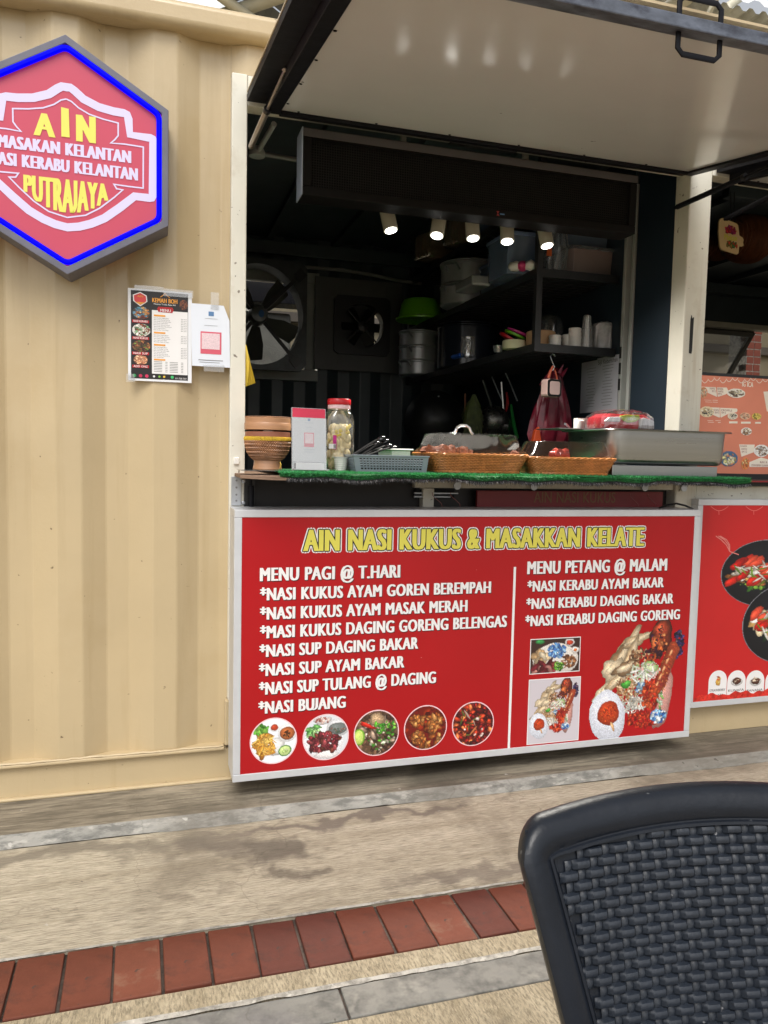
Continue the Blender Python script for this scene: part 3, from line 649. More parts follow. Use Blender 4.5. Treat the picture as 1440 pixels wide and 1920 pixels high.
def pic3():
    p = Pic(90, 90, np.array((98, 72, 52))/255.); p.pile(.5, .5, .48, .48, [(110, 80, 60), (140, 105, 80), (80, 58, 44)], 60, .06)
    p.pile(.55, .5, .4, .42, [(175, 150, 130), (120, 85, 65), (90, 62, 48), (205, 185, 165)], 70, .045, hl=.45, rim=.6); p.el(.5, .2, .17, .15, 0, (190, 160, 125), .2, .4, .1, .15)
    p.el(.3, .33, .2, .035, .35, (196, 25, 20), .5, .4, .05); p.el(.28, .3, .16, .03, .5, (225, 50, 35), .5, .3, .05); p.el(.1, .56, .13, .18, 0, (120, 180, 50), 0, .1, .02); p.el(.1, .56, .1, .15, 0, (205, 228, 120), .1, .1, .02)
    p.pile(.68, .38, .24, .16, [(90, 170, 50), (140, 205, 80), (60, 130, 40)], 34, .026, hl=.4); p.pile(.6, .66, .3, .22, [(90, 170, 50), (225, 225, 200), (60, 120, 40)], 26, .022); return p
def pic4():
    p = Pic(90, 90, np.array((112, 22, 14))/255.); p.pile(.5, .5, .5, .5, [(120, 25, 15), (150, 45, 20), (95, 15, 10)], 60, .06)
    for cx_, cy_, n_ in ((.3, .32, 26), (.72, .3, 20), (.3, .68, 30), (.62, .5, 22), (.75, .78, 10), (.45, .88, 12)): p.pile(cx_, cy_, .15, .12, [(190, 120, 60), (215, 150, 85), (165, 92, 42), (140, 70, 30)], n_, .045, hl=.5, rim=.5, lump=.25)
    return p
def pic5():
    p = Pic(90, 90, np.array((80, 22, 22))/255.); p.pile(.5, .5, .5, .5, [(150, 30, 25), (190, 60, 35), (95, 20, 25), (215, 105, 60), (120, 25, 25)], 130, .055, hl=.8, rim=.7, lump=.25)
    p.strands(.45, .5, .35, .35, [(235, 200, 180), (220, 130, 80), (110, 130, 60)], 9, .13, .018); p.pile(.5, .6, .3, .25, [(245, 215, 205)], 6, .03, hl=.5); return p
for fn, (cx_, cy_, rx_) in zip((pic1, pic2, pic3, pic4, pic5), ((513, 1389, 43), (611, 1382, 42), (706, 1374, 41), (798, 1364, 39), (887, 1357, 38))):
    c = bp(cx_, cy_); r = (bp(cx_+rx_, cy_)[0]-bp(cx_-rx_, cy_)[0])/2
    mb = MB(); disc(mb, c[0], c[1], r+.0025, YP-.0004, 48); mesh_obj('picture_rim', mb, flat('pale_pink_rim', (240, 205, 210)), board)
    fn().place('food_picture', c[0]-r, c[0]+r, c[1]-r, c[1]+r, YP-.0009, board, True)
def plate(p, ox=0., oy=0., k=1.0, ky=1.0):
    def E(x, y, rx, ry, a, c, **w): p.el(ox+x*k, oy+y*k*ky, rx*k, ry*k*ky, a, c, **w)
    def PL(x, y, rx, ry, cs, n, r, **w): p.pile(ox+x*k, oy+y*k*ky, rx*k, ry*k*ky, cs, n*2, r*k*.62, **w)
    CR = [(205, 178, 140), (228, 208, 175), (175, 145, 108), (150, 120, 88)]
    E(.78, .74, .10, .30, .2, (205, 150, 140)); 
    for x, y, rx, ry, a in ((.38, .2, .20, .07, -.9), (.3, .33, .2, .08, -1.1), (.48, .16, .17, .055, -.35), (.22, .42, .13, .09, -.6), (.16, .6, .17, .055, -.75), (.3, .52, .2, .06, -.6), (.42, .3, .16, .06, -1.2), (.36, .42, .13, .07, -.4)):
        E(x, y, rx, ry, a, CR[RNG.integers(4)], hl=.25, rim=.45, lump=.3); E(x+.01, y-.01, rx*.85, ry*.45, a, CR[1], hl=.2, rim=.3, lump=.3)
    PL(.5, .34, .12, .10, [(170, 120, 80), (215, 180, 140), (120, 80, 55)], 40, .02)
    E(.74, .13, .125, .17, .1, (128, 52, 38), hl=.2, rim=.7, lump=.12); E(.73, .10, .09, .11, .3, (165, 66, 42), hl=.9, rim=.5, lump=.2); E(.68, .22, .06, .09, .3, (200, 105, 58), hl=.5, rim=.5, lump=.3)
    PL(.72, .16, .09, .13, [(150, 55, 40), (195, 95, 50), (75, 35, 70), (60, 30, 40), (210, 130, 80)], 16, .016, hl=.5, rim=.3, lump=.4)
    PL(.66, .3, .10, .07, [(60, 28, 40), (110, 45, 35), (190, 90, 45)], 22, .026, hl=.5); PL(.93, .22, .05, .14, [(40, 32, 70), (70, 55, 105), (28, 22, 45), (110, 80, 90)], 50, .024, hl=.5)
    for t in np.linspace(0, 1, 16): E(.88-.17*t, .26+.40*t, .07, .06, 1.0, (176-20*t, 74-14*t, 44), hl=.12, rim=.35, lump=.15)
    PL(.79, .46, .06, .2, [(205, 100, 50), (120, 35, 45), (225, 140, 80)], 16, .013, hl=.3, lump=.4)
    for t in np.linspace(0, 1, 5): E(.85-.14*t, .3+.3*t, .012, .035, .5, (240, 170, 120), hl=.3)
    PL(.48, .62, .2, .18, [(214, 180, 140), (190, 140, 95), (232, 214, 190), (160, 105, 70)], 120, .022); p.strands(ox+.42*k, oy+.62*k, .14*k, .14*k, [(195, 150, 105), (225, 195, 160), (160, 110, 70)], 80, .05*k, .007*k)
    PL(.6, .45, .14, .08, [(225, 232, 215), (150, 195, 110), (245, 245, 240), (205, 220, 190), (200, 90, 60)], 50, .02); E(.63, .43, .09, .06, .2, (165, 205, 120)); E(.63, .43, .065, .04, .2, (215, 232, 180))
    p.strands(ox+.56*k, oy+.48*k, .15*k, .09*k, [(250, 250, 245), (215, 225, 200), (235, 190, 180)], 50, .06*k, .008*k)
    PL(.58, .62, .10, .05, [(150, 190, 215), (200, 215, 225), (90, 130, 180)], 26, .02); PL(.64, .7, .09, .14, [(200, 60, 35), (225, 95, 50), (160, 35, 28)], 60, .028, hl=.3)
    p.strands(ox+.45*k, oy+.78*k, .12*k, .09*k, [(248, 246, 238), (222, 212, 200), (190, 190, 180)], 70, .045*k, .008*k)
    PL(.58, .92, .17, .07, [(190, 45, 30), (150, 30, 25), (215, 80, 45)], 60, .028, hl=.5); E(.37, .58, .05, .03, .1, (60, 150, 50)); E(.39, .56, .04, .025, -.4, (95, 185, 75))
    PL(.74, .9, .08, .06, [(90, 150, 215), (150, 200, 240), (55, 100, 180), (235, 245, 250)], 44, .02, hl=.3); PL(.76, .75, .03, .08, [(225, 240, 220), (120, 170, 90)], 12, .015)
    E(.19, .86, .19, .25, -.25, (228, 232, 244), hl=.02, rim=.12, lump=.04); E(.2, .83, .115, .115, 0, (196, 66, 30), hl=.25, rim=.3, lump=.06); E(.25, .96, .015, .05, -.4, (230, 180, 130)); PL(.2, .83, .08, .08, [(215, 90, 40), (170, 45, 22)], 24, .012)
    return p
a, b = bp(1112, 1168), bp(1275, 1382)
pw = 150; ph_ = int(pw*(a[1]-b[1])/(b[0]-a[0])); p = Pic(pw, ph_); plate(p, 0, .02, .99, ph_/pw/1.14); p.place('food_picture', a[0], b[0], b[1], a[1], YP-.0009, board)
a, b = bp(993, 1276), bp(1083, 1386); mb = MB().box(a[0]-.003, b[0]+.003, YP-.0005, YP-.0002, b[1]-.003, a[1]+.003); mesh_obj('picture_rim', mb, WHITE, board)
pw = 90; ph_ = int(pw*(a[1]-b[1])/(b[0]-a[0])); p = Pic(pw, ph_, np.array((205, 198, 205))/255.); plate(p, .02, .02, .95, ph_/pw/1.16); p.place('food_picture', a[0], b[0], b[1], a[1], YP-.0009, board)
a, b = bp(996, 1200), bp(1085, 1257); mb = MB().box(a[0]-.003, b[0]+.003, YP-.0005, YP-.0002, b[1]-.003, a[1]+.003); mesh_obj('picture_rim', mb, WHITE, board)
pw = 90; ph_ = int(pw*(a[1]-b[1])/(b[0]-a[0])); p = Pic(pw, ph_, np.array((60, 40, 34))/255.)
p.el(.5, .38, .46, .30, 0, (232, 226, 218), 0, .1, .03); p.pile(.2, .3, .14, .09, [(225, 200, 160), (240, 225, 195), (200, 165, 120)], 22, .05); p.pile(.52, .22, .17, .13, [(110, 165, 225), (160, 205, 245), (70, 120, 195)], 60, .025); p.pile(.76, .42, .15, .12, [(150, 95, 60), (190, 135, 90), (110, 70, 45)], 60, .02)
p.pile(.28, .52, .22, .09, [(120, 35, 45), (165, 70, 75), (205, 140, 130), (90, 25, 30)], 34, .04, asp=(1.5, 3)); p.pile(.56, .5, .09, .08, [(90, 150, 50), (60, 110, 35), (140, 190, 80)], 30, .02); p.el(.78, .08, .1, .07, 0, (235, 230, 228)); p.el(.78, .08, .07, .045, 0, (200, 70, 45)); p.el(.9, .22, .08, .06, 0, (245, 240, 235)); p.el(.9, .22, .035, .03, 0, (225, 120, 50)); p.el(.18, .04, .09, .04, 0, (60, 150, 80))
p.place('food_picture', a[0], b[0], b[1], a[1], YP-.0009, board)
mb = MB(); mb.tube([Vector((x, -.10+.02*math.sin(x*9), .078-.02*math.sin((x-.5)*5)**2)) for x in np.linspace(.5, 1.2, 18)], .004, 6)
tag(mesh_obj('loose_cable', mb, GREY), 'grey cable sagging just below the big red menu board', 'cable')
mb = MB(); mb.tube([at(1236, 953, -.10), at(1250, 947, -.1), at(1268, 944, -.1), at(1285, 948, -.1), at(1300, 955, -.1)], .004, 6)
tag(mesh_obj('loose_cable', mb, BLK, smooth=True), 'black cable loop on top of the red menu board near its right corner', 'cable')

# ================================================================== SECOND MENU BOARD (right)
Y2 = -.055
r0 = at(1304, 936, Y2); r1 = at(1296, 1328, Y2); b2z1 = r0[2]; b2z0 = r1[2]; b2x0 = (r0[0]+r1[0])/2; b2x1 = b2x0+1.25
b2 = thing('menu_board', 'red waffle menu board with black plates, partly hidden at the right edge', 'menu board', (b2x0+.6, Y2+.03, b2z0))
boxes('frame_rail', [(b2x0, b2x1, Y2, -.012, b2z1-.024, b2z1), (b2x0, b2x1, Y2, -.012, b2z0, b2z0+.024)], ALU, b2, .0015)
boxes('frame_stile', [(b2x0, b2x0+.024, Y2+.001, -.012, b2z0+.0245, b2z1-.0245), (b2x1-.024, b2x1, Y2+.001, -.012, b2z0+.0245, b2z1-.0245)], ALU, b2, .0015)
YQ = Y2+.003
mesh_obj('panel', MB().box(b2x0+.024, b2x1-.024, YQ, -.014, b2z0+.024, b2z1-.024), M('bright_red_print', (.58, .016, .018), .36, var=.12, vs=1.2), b2)
def b2p(px, py): q = at(px, py, YQ); return (q[0], q[2])
def bplate(cx_, cy_, seed, straw):
    p = Pic(150, 150); p.el(.5, .5, .49, .49, 0, (150, 150, 160), 0, .1, 0, .02); p.el(.5, .5, .48, .48, 0, (18, 20, 28), .3, .2, 0, .05); p.el(.5, .5, .38, .38, 0, (24, 26, 36), .1, .3, 0, .05)
    p.pile(.55, .62, .3, .2, [(60, 110, 40), (120, 165, 60), (30, 60, 30)], 40, .02, asp=(1, 4)); p.pile(.45, .5, .34, .17, [(190, 150, 90), (235, 215, 175), (150, 95, 50)], 60, .035)
    p.pile(.45, .48, .33, .14, [(250, 245, 235), (225, 215, 200)], 40, .03)
    for i in range(16 if straw else 12): p.el(.12+.66*RNG.random(), .30+.32*RNG.random(), .10, .046, -1.0+.5*RNG.random(), [(215, 40, 28), (190, 25, 22), (232, 80, 55)][i % 3], hl=.4, rim=.35)
    p.strands(.5, .5, .34, .16, [(250, 246, 236), (120, 160, 50)], 40, .08, .01); return p
for cx_, cy_, r_, st, dy in ((1437, 1074, 86, True, .0), (1475, 1168, 84, False, .0004)):
    c = b2p(cx_, cy_); r = (b2p(cx_+r_, cy_)[0]-b2p(cx_-r_, cy_)[0])/2
    rz = r*.98 if not st else r*.80
    bplate(0, 0, 0, st).place('food_picture', c[0]-r, c[0]+r, c[1]-rz*.76, c[1]+rz*.76, YQ-.0007-dy, b2)
mb = MB(); 
for i, (bx_, lab) in enumerate(((1344, ('STRAWBERRY', 'KUNAFA')), (1379, ('KUNAFA', 'WAFFLE')), (1414, ('BANANA', 'WAFFLE')), (1450, ('NUTELLA', 'WAFFLE')))):
    a = b2p(bx_-17, 1306); b = b2p(bx_+17, 1306); t = b2p(bx_, 1257)[1]; w = (b[0]-a[0])/2; cx_ = (a[0]+b[0])/2; zc = t-w
    pts = [(cx_-w, a[1]), (cx_+w, a[1])]+[(cx_+w*math.cos(th), zc+w*math.sin(th)) for th in np.linspace(0, math.pi, 16)]
    mb.prism(pts, YQ-.0009, YQ-.0003)
    if i < 3:
        m2 = MB(); text(m2, lab[0], cx_-w*.86, cx_+w*.86, b2p(bx_, 1296)[1], .0095, YQ-.0012, 0, 1, .02)
        text(m2, lab[1], cx_-w*.7, cx_+w*.7, b2p(bx_, 1306)[1]+.001, .0095, YQ-.0012, 0, 1, .02); mesh_obj('lettering', m2, INKBLK, b2)
    p = Pic(30, 30); 
    if i == 0: p.el(.5, .6, .2, .34, 0, (225, 170, 70)); p.pile(.5, .4, .16, .25, [(210, 50, 40), (240, 210, 120)], 24, .06)
    else: p.el(.5, .6, .46, .34, 0, (235, 232, 228), 0, .3, .02); p.el(.5, .55, .33, .26, 0, (80, 45, 30)); p.pile(.5, .45, .22, .14, [(235, 215, 190), (110, 60, 40)], 14, .07)
    p.place('food_picture', cx_-w*.7, cx_+w*.7, b2p(bx_, 1287)[1], b2p(bx_, 1264)[1], YQ-.0015, b2)
mesh_obj('caption_tab', mb, WHITE, b2)
mb = MB(); n = 90; X_ = np.linspace(b2x0+.025, b2x1-.026, n); Zt = b2z0+.036+.012*np.abs(np.sin(X_*21))+.010*np.sin(X_*55+1)**2
mb.add([(x, YQ-.002, b2z0+.0245) for x in X_]+[(x, YQ-.002, z) for x, z in zip(X_, Zt)], [(i, i+1, i+1+n, i+n) for i in range(n-1)]); mesh_obj('sauce_splash_print', mb, M('glossy_red_print', (.62, .03, .02), .3, var=.5, vs=40), b2)
mb = MB()
for k_ in range(7):
    xx = b2x0+.06+k_*.17; zz = b2z1-.026; ribbon(mb, [(xx+.085*t, zz-.018*math.sin(t*math.pi)-.002) for t in np.linspace(0, 1, 9)], .003, YQ-.0006); ribbon(mb, [(xx+.04, zz-.02), (xx+.042, zz-.036)], .003, YQ-.0007)
mesh_obj('drip_print', mb, flat('soft_pink_print', (225, 110, 105)), b2)
mb = MB(); 
for s_ in (0, .012, .02): ribbon(mb, [b2p(1342+s_*400, 1005), b2p(1352+s_*500, 1012), b2p(1362+s_*300, 1022), b2p(1368, 1034), b2p(1385, 1040)], .004, YQ-.0006-s_*.01)
mesh_obj('steam_print', mb, flat('pale_red_print', (224, 130, 122)), b2)
# ================================================================== OLD SIGN behind the counter gap
x0_, z0_ = at(892, 950, -.004)[0], .93
os_ = thing('sign_panel', 'dark red older sign glimpsed in the gap above the menu board', 'sign', ((x0_+1.93)/2, -.004, .85))
mesh_obj('panel', MB().box(x0_, 1.93, -.016, -.002, .80, 1.028), REDDK, os_, .001)
mb = MB(); text(mb, 'AIN NASI KUKUS', at(1000, 950, -.016)[0], at(1153, 950, -.016)[0], .985, .040, -.017, 0, 1, .02); mesh_obj('lettering', mb, flat('faded_gold_print', (130, 95, 60)), os_)
mb = MB()
for s_ in (.98, 1.05, 1.80, 1.88): mb.tube([(s_+.02*math.sin(t*5), -.0165, .95+.07*t) for t in np.linspace(0, 1, 8)], .0012, 4)
mesh_obj('swirl_print', mb, flat('faded_rose_print', (150, 90, 85)), os_)
# bolt latch in the gap
lt = thing('bolt_latch', 'black sliding bolt latch on the dark wall below the counter', 'latch', (.83, .0, .93))
c0, c1 = at(778, 948, .02), at(850, 948, .02)
mb = MB().box(c0[0], c1[0], .012, .02, 1.0, 1.03); mesh_obj('plate', mb, DARK, lt, .001)
mesh_obj('bolt', MB().tube([(c0[0]-.01, .004, 1.016), (c1[0]+.01, .004, 1.016)], .004, 8).tube([(c0[0]-.01, .004, 1.003), (c1[0]-.02, .004, 1.003)], .004, 8), GALV, lt)

# ================================================================== COUNTER
ZC = 1.092
ct = thing('fold_down_counter', 'long fold-down plywood counter shelf of the stall', 'counter', (1.15, -.1, 1.06))
WOOD = M('split_plywood', (.24, .15, .10), .7, var=.35, vs=9, stretch=(.6, 6, 6), bump=.5, bs=30)
mesh_obj('counter_top', MB().box(.262, 2.075, -.258, .30, 1.069, 1.080), WOOD, ct, .001)
mb = MB()
mb.prism([(.253, 1.080), (.33, 1.078), (.40, 1.0735), (.395, 1.0665), (.34, 1.067), (.252, 1.072)], -.274, -.262); mesh_obj('split_edge', mb, WOOD, ct)
mb = MB()
for x in (at(863, 900, -.05)[0], 1.36, 1.84, 2.02): mb.lathe([(0, 0), (.014, .001), (.014, .006), (0, .006)], n=16, mt=Matrix.Translation((x, -.02, 1.045)) @ Matrix.Rotation(math.pi/2, 4, 'X'))
mesh_obj('bracket_disc', mb, GALV, ct)
mb = MB().box(.285, .33, -.012, .02, .968, 1.062); mesh_obj('hinge_bracket', mb, BLK, ct, .001)
mb = MB()
for z in (.980, 1.053): mb.lathe([(0, 0), (.0075, 0), (.0075, .004), (.004, .007), (0, .007)], n=14, mt=Matrix.Translation((.292, -.012, z)) @ Matrix.Rotation(math.pi/2, 4, 'X'))
mesh_obj('bolt', mb, GALV, ct)
mesh_obj('strut', MB().tube([(.316, -.03, .965), (.316, -.03, 1.04)], .009, 10).tube([(.316, -.03, 1.04), (.315, -.03, 1.065)], .003, 8), DARK, ct, smooth=True)
# turf
NX = 260
turf_x0, turf_x1 = .372, 2.118
tx = np.linspace(turf_x0, turf_x1, NX)
droop = .0025*np.sin(tx*13)+.0022*np.sin(tx*31+1)+.004*np.exp(-((tx-1.33)/.12)**2)
fy = -.272-.004*np.sin(tx*9)-.003*np.sin(tx*23)
tf = thing('turf_mat', 'green artificial grass mat with frayed edge lying on the counter', 'artificial turf', (1.2, -.05, ZC))
mb = MB(); rows = [(.29, ZC-.002), (-.10, ZC-.002), (-.25, ZC-.002), (None, -.004), (None, -.014)]
pts = []
for r_, zz in rows:
    for i, x in enumerate(tx):
        if r_ is not None: pts.append((x, r_, zz-.0))
        elif zz == -.004: pts.append((x, fy[i], ZC-.004-droop[i]))
        else: pts.append((x, fy[i]+.002, ZC-.018-droop[i]*1.3))
mb.add(pts, [(j*NX+i, (j+1)*NX+i, (j+1)*NX+i+1, j*NX+i+1) for j in range(4) for i in range(NX-1)])
TURF = M('green_turf_fibre', (.06, .36, .12), .6, var=.4, vs=70)
TURFD = M('black_turf_backing', (.03, .03, .035), .6, var=.5, vs=90)
mesh_obj('turf_backing', mb, M('dark_green_turf_base', (.02, .12, .035), .8, var=.4, vs=90), tf)
def blades(n, xr, yf, zf, up, out, ln, wd, sd):
    r = np.random.default_rng(sd); X = r.uniform(xr[0], xr[1], n); Y = yf(X, r); Z = zf(X, r)
    a = r.uniform(0, 6.28, n); l = ln*r.uniform(.5, 1.2, n)
    tip = np.stack([X+out[0]*r.normal(0, 1, n)*l, Y+l*(out[1]+.5*r.normal(0, 1, n)), Z+l*(up+.25*r.normal(0, 1, n))], 1)
    A = np.stack([X-wd*np.cos(a), Y-wd*np.sin(a), Z], 1); B = np.stack([X+wd*np.cos(a), Y+wd*np.sin(a), Z], 1)
    m = MB(); V = np.stack([A, B, tip], 1).reshape(-1, 3); m.v = [tuple(v) for v in V]; m.f = [(3*i, 3*i+1, 3*i+2) for i in range(n)]; return m
dr = lambda X: np.interp(X, tx, droop); fyf = lambda X: np.interp(X, tx, fy)
m1 = blades(26000, (turf_x0, turf_x1), lambda X, r: fyf(X)+.002+.20*r.random(len(X))**2.2, lambda X, r: ZC-.003+0*X, 1.0, (.35, -.1), .0075, .0011, 1)
m2 = blades(14000, (turf_x0, turf_x1), lambda X, r: fyf(X)-.001+0*X, lambda X, r: ZC-.004-dr(X)-.009*r.random(len(X)), .1, (.4, -.7), .0095, .0011, 2)
m1.add(m2.v, m2.f); tag(mesh_obj('turf_blade', m1, TURF, tf), kind='stuff')
m3 = blades(9000, (turf_x0+.02, turf_x1), lambda X, r: fyf(X)+.0+0*X, lambda X, r: ZC-.015-dr(X)*1.3-.008*r.random(len(X)), -1.0, (.35, -.35), .010, .0008, 3)
tag(mesh_obj('frayed_edge', m3, TURFD, tf), kind='stuff')
m4 = blades(1400, (turf_x0+.02, turf_x1), lambda X, r: fyf(X)-.001+0*X, lambda X, r: ZC-.020-dr(X)*1.3, -1.0, (.4, -.3), .009, .0007, 4)
tag(mesh_obj('loose_thread', m4, M('grey_turf_thread', (.45, .43, .44), .6), tf), kind='stuff')

# ------------------------------------------------------------------ weaving helper
def weave(mb, fn, nu, nv, fill=.80, h=.0012, closed=True, nu_s=5):
    C, U, V, N, HU, HV = [], [], [], [], [], []
    e = 1e-3
    for j in range(nv):
        for i in range(nu):
            u = (i+.5*(j % 2))/nu; v = (j+.5)/nv
            p = fn(u, v); du = (fn(u+e, v)-fn(u-e, v))/(2*e); dv = (fn(u, min(1, v+e))-fn(u, max(0, v-e)))/((min(1, v+e)-max(0, v-e)))
            n = du.cross(dv)
            if n.length == 0: continue
            n.normalize(); C.append(p); U.append(du.normalized()); V.append(dv.normalized()); N.append(n); HU.append(du.length/nu*fill*.55); HV.append(dv.length/nv*.44)
    mb.lumps(C, U, V, N, np.array(HU), np.array(HV), h, 4, 4, 2, 2); return mb
def rrect(w, d, r, u):   # point on a rounded rectangle of half sizes w,d at parameter u in 0..1, counter-clockwise
    r = min(r, w*.99, d*.99)
    segs = [2*(w-r), math.pi*r/2, 2*(d-r), math.pi*r/2]*2; L = sum(segs); s = (u % 1)*L
    corners = [(-w+r, -d, 1, 0), None, (w, -d+r, 0, 1), None, (w-r, d, -1, 0), None, (-w, d-r, 0, -1), None]; cc = [None, (w-r, -d+r, -90), None, (w-r, d-r, 0), None, (-w+r, d-r, 90), None, (-w+r, -d+r, 180)]
    for i, q in enumerate(segs):
        if s <= q or i == 7:
            if i % 2 == 0: c = corners[i]; return Vector((c[0]+c[2]*s, c[1]+c[3]*s))
            c = cc[i]; a = math.radians(c[2])+min(1, s/q)*math.pi/2; return Vector((c[0]+r*math.cos(a), c[1]+r*math.sin(a)))
        s -= q
def loop(w, d, r, n=48): return [rrect(w, d, r, i/n) for i in range(n)]
def rtub(mb, levels, n=48, cap0=True, cap1=False, mt=None):   # levels: (w,d,r,z)
    vs = []
    for (w, d, r, z) in levels:
        for p in loop(w, d, r, n):
            q = Vector((p.x, p.y, z)); vs.append(mt @ q if mt is not None else q)
    fs = [(i*n+j, i*n+(j+1) % n, (i+1)*n+(j+1) % n, (i+1)*n+j) for i in range(len(levels)-1) for j in range(n)]
    if cap0: fs.append(tuple(range(n))[::-1])
    if cap1: fs.append(tuple(range((len(levels)-1)*n, len(levels)*n)))
    return mb.add(vs, fs)
WICK = M('orange_wicker', (.52, .20, .055), .45, var=.3, vs=45, coat=.1)
WICKD = M('dark_wicker_gap', (.16, .05, .015), .7, var=.2, vs=30)
CLR = clear_mat('clear_acrylic_lid', gloss=.012, milk=.004, rough=.10, edge=.25)
def lumpfood(label, cat, cen, r, n, mat, seed=1, each=.02, flat_=.8):
    rg = random.Random(seed); mb = MB()
    for i in range(n):
        a = rg.uniform(0, 6.28); q = math.sqrt(rg.random()); e = each*rg.uniform(.7, 1.3)
        mb.blob((cen[0]+r[0]*q*math.cos(a), cen[1]+r[1]*q*math.sin(a), cen[2]+e*.4+rg.random()*r[2]), (e*rg.uniform(1, 1.5), e, e*flat_), rg.random()*100, .3, 8, 3.5)
    return tag(mesh_obj('food', mb, mat, smooth=True), label, cat)
def basket(loc, w, d, hgt, rot, label, lidh, seed):
    T = Matrix.Translation(loc) @ Matrix.Rotation(rot, 4, 'Z')
    t = thing('wicker_basket', label, 'basket', loc, 'orange wicker serving baskets on the counter')
    def fn(u, v):
        k = .86+.14*v; p = rrect(w*k, d*k, .035, u); return T @ Vector((p.x, p.y, .006+v*(hgt-.012)))
    mb = MB(); weave(mb, fn, 74, 10, 1.0, .0034); tag(mesh_obj('woven_side', mb, WICK, t, smooth=True), kind='stuff')
    mb = MB(); rtub(mb, [(w*.855, d*.855, .035, .004), (w*.99, d*.99, .035, hgt-.006)], mt=T); mesh_obj('inner_shell', mb, WICKD, t)
    mb = MB()
    for zz, k, rr in ((hgt-.003, 1.0, .0052), (.005, .865, .0042)):
        P = [T @ Vector((p.x, p.y, zz)) for p in loop(w*k, d*k, .035, 110)]
        for ph in (0, 2.1, 4.2):
            Q = []
            for i, p in enumerate(P):
                a = i*.9+ph; nx = (P[(i+1) % 110]-P[i-1]).normalized().cross(Vector((0, 0, 1))); Q.append(p+nx*rr*.6*math.cos(a)+Vector((0, 0, rr*.6*math.sin(a))))
            mb.tube(Q, rr*.62, 5, True)
    mesh_obj('rim', mb, WICK, t, smooth=True)
    lid = thing('basket_cover', label.replace('orange wicker basket', 'clear lid over wicker basket'), 'lid', (loc[0], loc[1], loc[2]+hgt))
    lid['group'] = 'clear lids on the baskets'
    k = lidh
    mb = MB(); rtub(mb, [(w*1.0, d*1.0, .04, hgt+.006), (w*.99, d*.99, .04, hgt+.008), (w*.93, d*.92, .05, hgt+.018), (w*.85, d*.82, .05, k), (w*.82, d*.79, .05, k+.003)], n=64, cap0=False, cap1=True, mt=T)
    mesh_obj('lid_shell', mb, CLR, lid, smooth=True)
    return t, lid, T
BY = -.10
l1 = at(882, 884, BY); w1 = (at(966, 860, BY)[0]-at(789, 860, BY)[0])/2
bk1, lid1, TA = basket((l1[0]-.005, BY, ZC+.002), w1*1.0, .115, .066, math.radians(2), 'orange wicker basket of fried chicken in the middle of the counter', .132, 1)
mb = MB(); hx_ = at(868, 812, BY)[0]; zt_ = ZC+.002+.135
mb.tube([(hx_-.035, BY, zt_), (hx_-.028, BY, zt_+.008), (hx_-.022, BY, zt_+.022), (hx_-.01, BY, zt_+.029), (hx_+.012, BY, zt_+.029), (hx_+.024, BY, zt_+.022), (hx_+.030, BY, zt_+.008), (hx_+.038, BY, zt_)], .0048, 8)
mesh_obj('lid_handle', mb, M('shiny_chrome', (.85, .85, .85), .12, metal=.9, var=.1, vs=60), lid1, smooth=True)
FRIED = M('fried_crumb', (.20, .055, .020), .7, var=.5, vs=60, bump=1, bs=90)
for k_, (px, rr) in enumerate(((800, .024), (813, .020), (832, .022), (862, .024), (873, .018), (958, .014))):
    q = at(px, 845, BY); lumpfood(('browned fried chicken piece under clear lid, ' + ('leftmost', 'second from left', 'third from left', 'largest by the lid centre', 'right of the centre piece', 'far right')[k_]), 'fried chicken', (q[0], BY-.02, ZC+.066), (.008, .01, .004), 3, FRIED, k_+3, rr*.8)
mesh_obj('paper_lining', MB().box(l1[0]-w1*.82, l1[0]+w1*.82, BY-.09, BY+.09, ZC+.060, ZC+.063), flat('white_paper', (235, 232, 228), .6), bk1)
l2 = at(1052, 885, BY-.02)
bk2, lid2, TB = basket((l2[0]+.002, BY-.03, ZC+.002),   .158, .115, .060, math.radians(-14), 'orange wicker basket with red sausage, right of the chicken basket', .114, 2)
q = at(1042, 845, BY); lumpfood('red glazed piece of meat under the right basket lid', 'meat', (q[0], BY-.03, ZC+.062), (.006, .006, .002), 3, M('red_glaze', (.34, .045, .03), .3, var=.4, vs=40), 5, .019)
